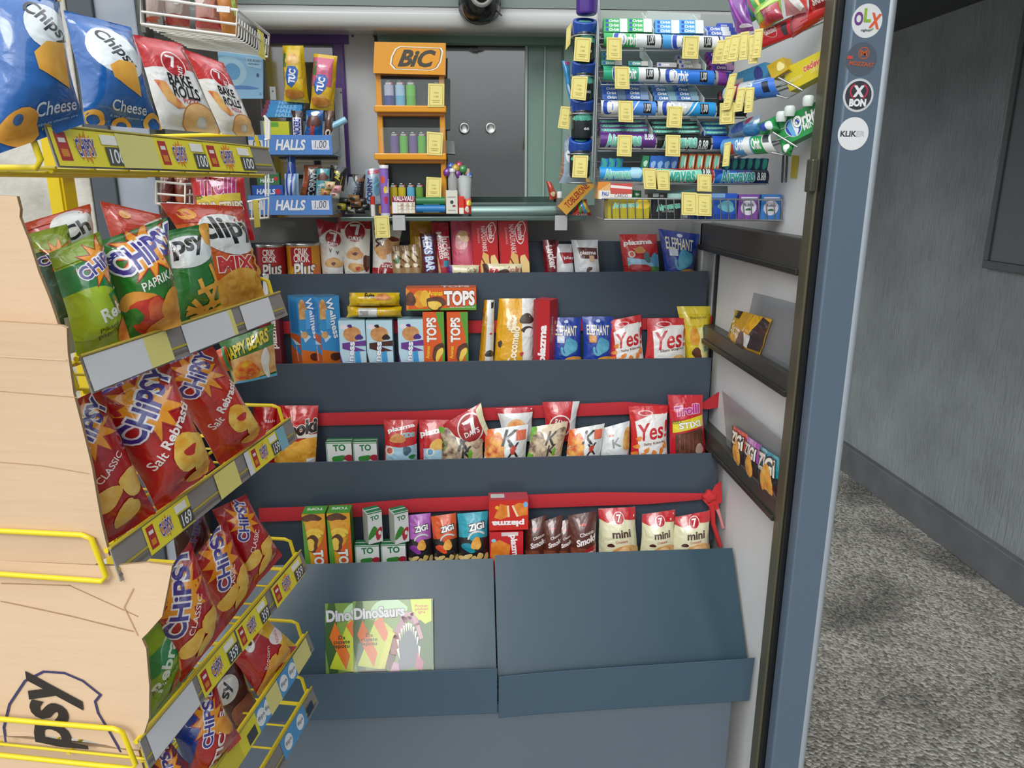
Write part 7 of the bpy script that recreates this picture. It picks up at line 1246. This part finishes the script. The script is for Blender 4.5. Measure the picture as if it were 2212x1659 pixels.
BT(((340, -60), (410, -60), (405, 66), (356, 60)), 1.51, .05, '#b4a8a6', [('b', '#a84040', .5, .16, .6, .2, 3), ('b', '#e0dad4', .6, .55, .2, .25, 5)], 'greyish pink snack bag in the top white basket, second', 201)
BT(((408, -60), (462, -60), (480, 74), (420, 68)), 1.50, .05, '#c4938a', [('b', '#a83c3c', .5, .16, .6, .2, 3), ('b', '#dccac4', .4, .6, .3, .3, 2)], 'pink snack bag in the top white basket, third', 202)
BT(((452, -60), (510, -60), (512, 76), (478, 74)), 1.49, .04, ('#a86428', 'food', '#d09048'), [('p', '#b8cc5a', [(.6, 1), (.8, 1), (1, .35), (.9, .3)])], 'brown pretzel stick bag with lime strip in the top white basket', 203)
P4('price_card', ((556, 62), (569, 72), (573, 130), (559, 122)), 1.60, .002, [('r', '#b5a43c', .2, .1, .8, .12)], ('#d8cf6a', 'paper'), 'narrow yellow price card on the top white basket corner', 'price card')
P4('price_card', ((545, 432), (557, 432), (562, 490), (550, 492)), 1.52, .002, [], ('#d9cc5a', 'paper'), 'narrow yellow price card hanging on the lower white basket corner', 'price card')
P4('basket_clip', ((468, 12), (496, 14), (496, 27), (468, 25)), 1.435, .003, [], ('#e4e2e4', 'print'), 'small white plastic clip on the top white basket rim', 'clip')
BT(((340, 360), (372, 366), (380, 470), (344, 470)), 1.52, .04, '#5a2420', [t_('kiki', '#c8a088', .5, .8, .5, .12), ('b', '#8a4030', .5, .4, .3, .2, 2)], 'dark brown snack bag behind the wire basket, left', 204)
BT(((370, 362), (412, 366), (416, 470), (376, 470)), 1.525, .04, '#6e3020', [t_('Kikiriki', '#d8b088', .5, .8, .7, .12), ('b', '#a85a38', .5, .4, .3, .2, 2)], 'brown peanut bag behind the wire basket, right', 205)
BT(((404, 356), (522, 362), (548, 520), (418, 520)), 1.42, .035, '#bb1a2e', [t_('Trolli', '#b02a78', .52, .76, .68, .30, 6, b=.08, o='#f0d0e0', ow=.05, sh=.2), ('p', '#d8c838', [(.1, .42), (.1, .58), (.92, .66), (.92, .46), (.5, .44)]), t_('COLA', '#3a6a2a', .14, .58, .2, .07, 12, b=.05), t_('SOUR STRIPS', '#efe9d8', .54, .46, .8, .17, 4, b=.06, o='#2a2a18', ow=.04), ('p', ('#5a2418', 'food', '#8a3c28'), [(.16, .0), (.9, 0), (.88, .36), (.16, .34)])], 'red sour strip gummy bag hanging behind the yellow rack', 206)
BT(((470, 742), (590, 700), (598, 812), (500, 832)), 1.46, .03, '#3a7a34', [('p', ('#c88a5a', 'food', '#d8b87a'), [(.05, .0), (1, .1), (1, .62), (.05, .55)]), ('b', ('#c83a2a', 'food', '#d8b02a'), .4, .25, .25, .22, 3), t_('HAPPY BEARS', '#d8c828', .48, .76, .86, .22, 10, b=.06, o='#5a4a10', ow=.03), ('l', '#4aa8d8', [(.1, .02), (1, .03)], .05), ('b', '#dcdcd8', .82, .32, .08, .26, 2)], 'green gummy bear bag hanging at the end of the second yellow shelf', 207)
BT(((462, 760), (486, 748), (500, 800), (476, 806)), 1.45, .02, '#c8501c', [('l', '#2a8a4a', [(.7, 1), (.9, 0)], .2)], 'orange gummy bag peeking out left of the green gummy bag', 208)
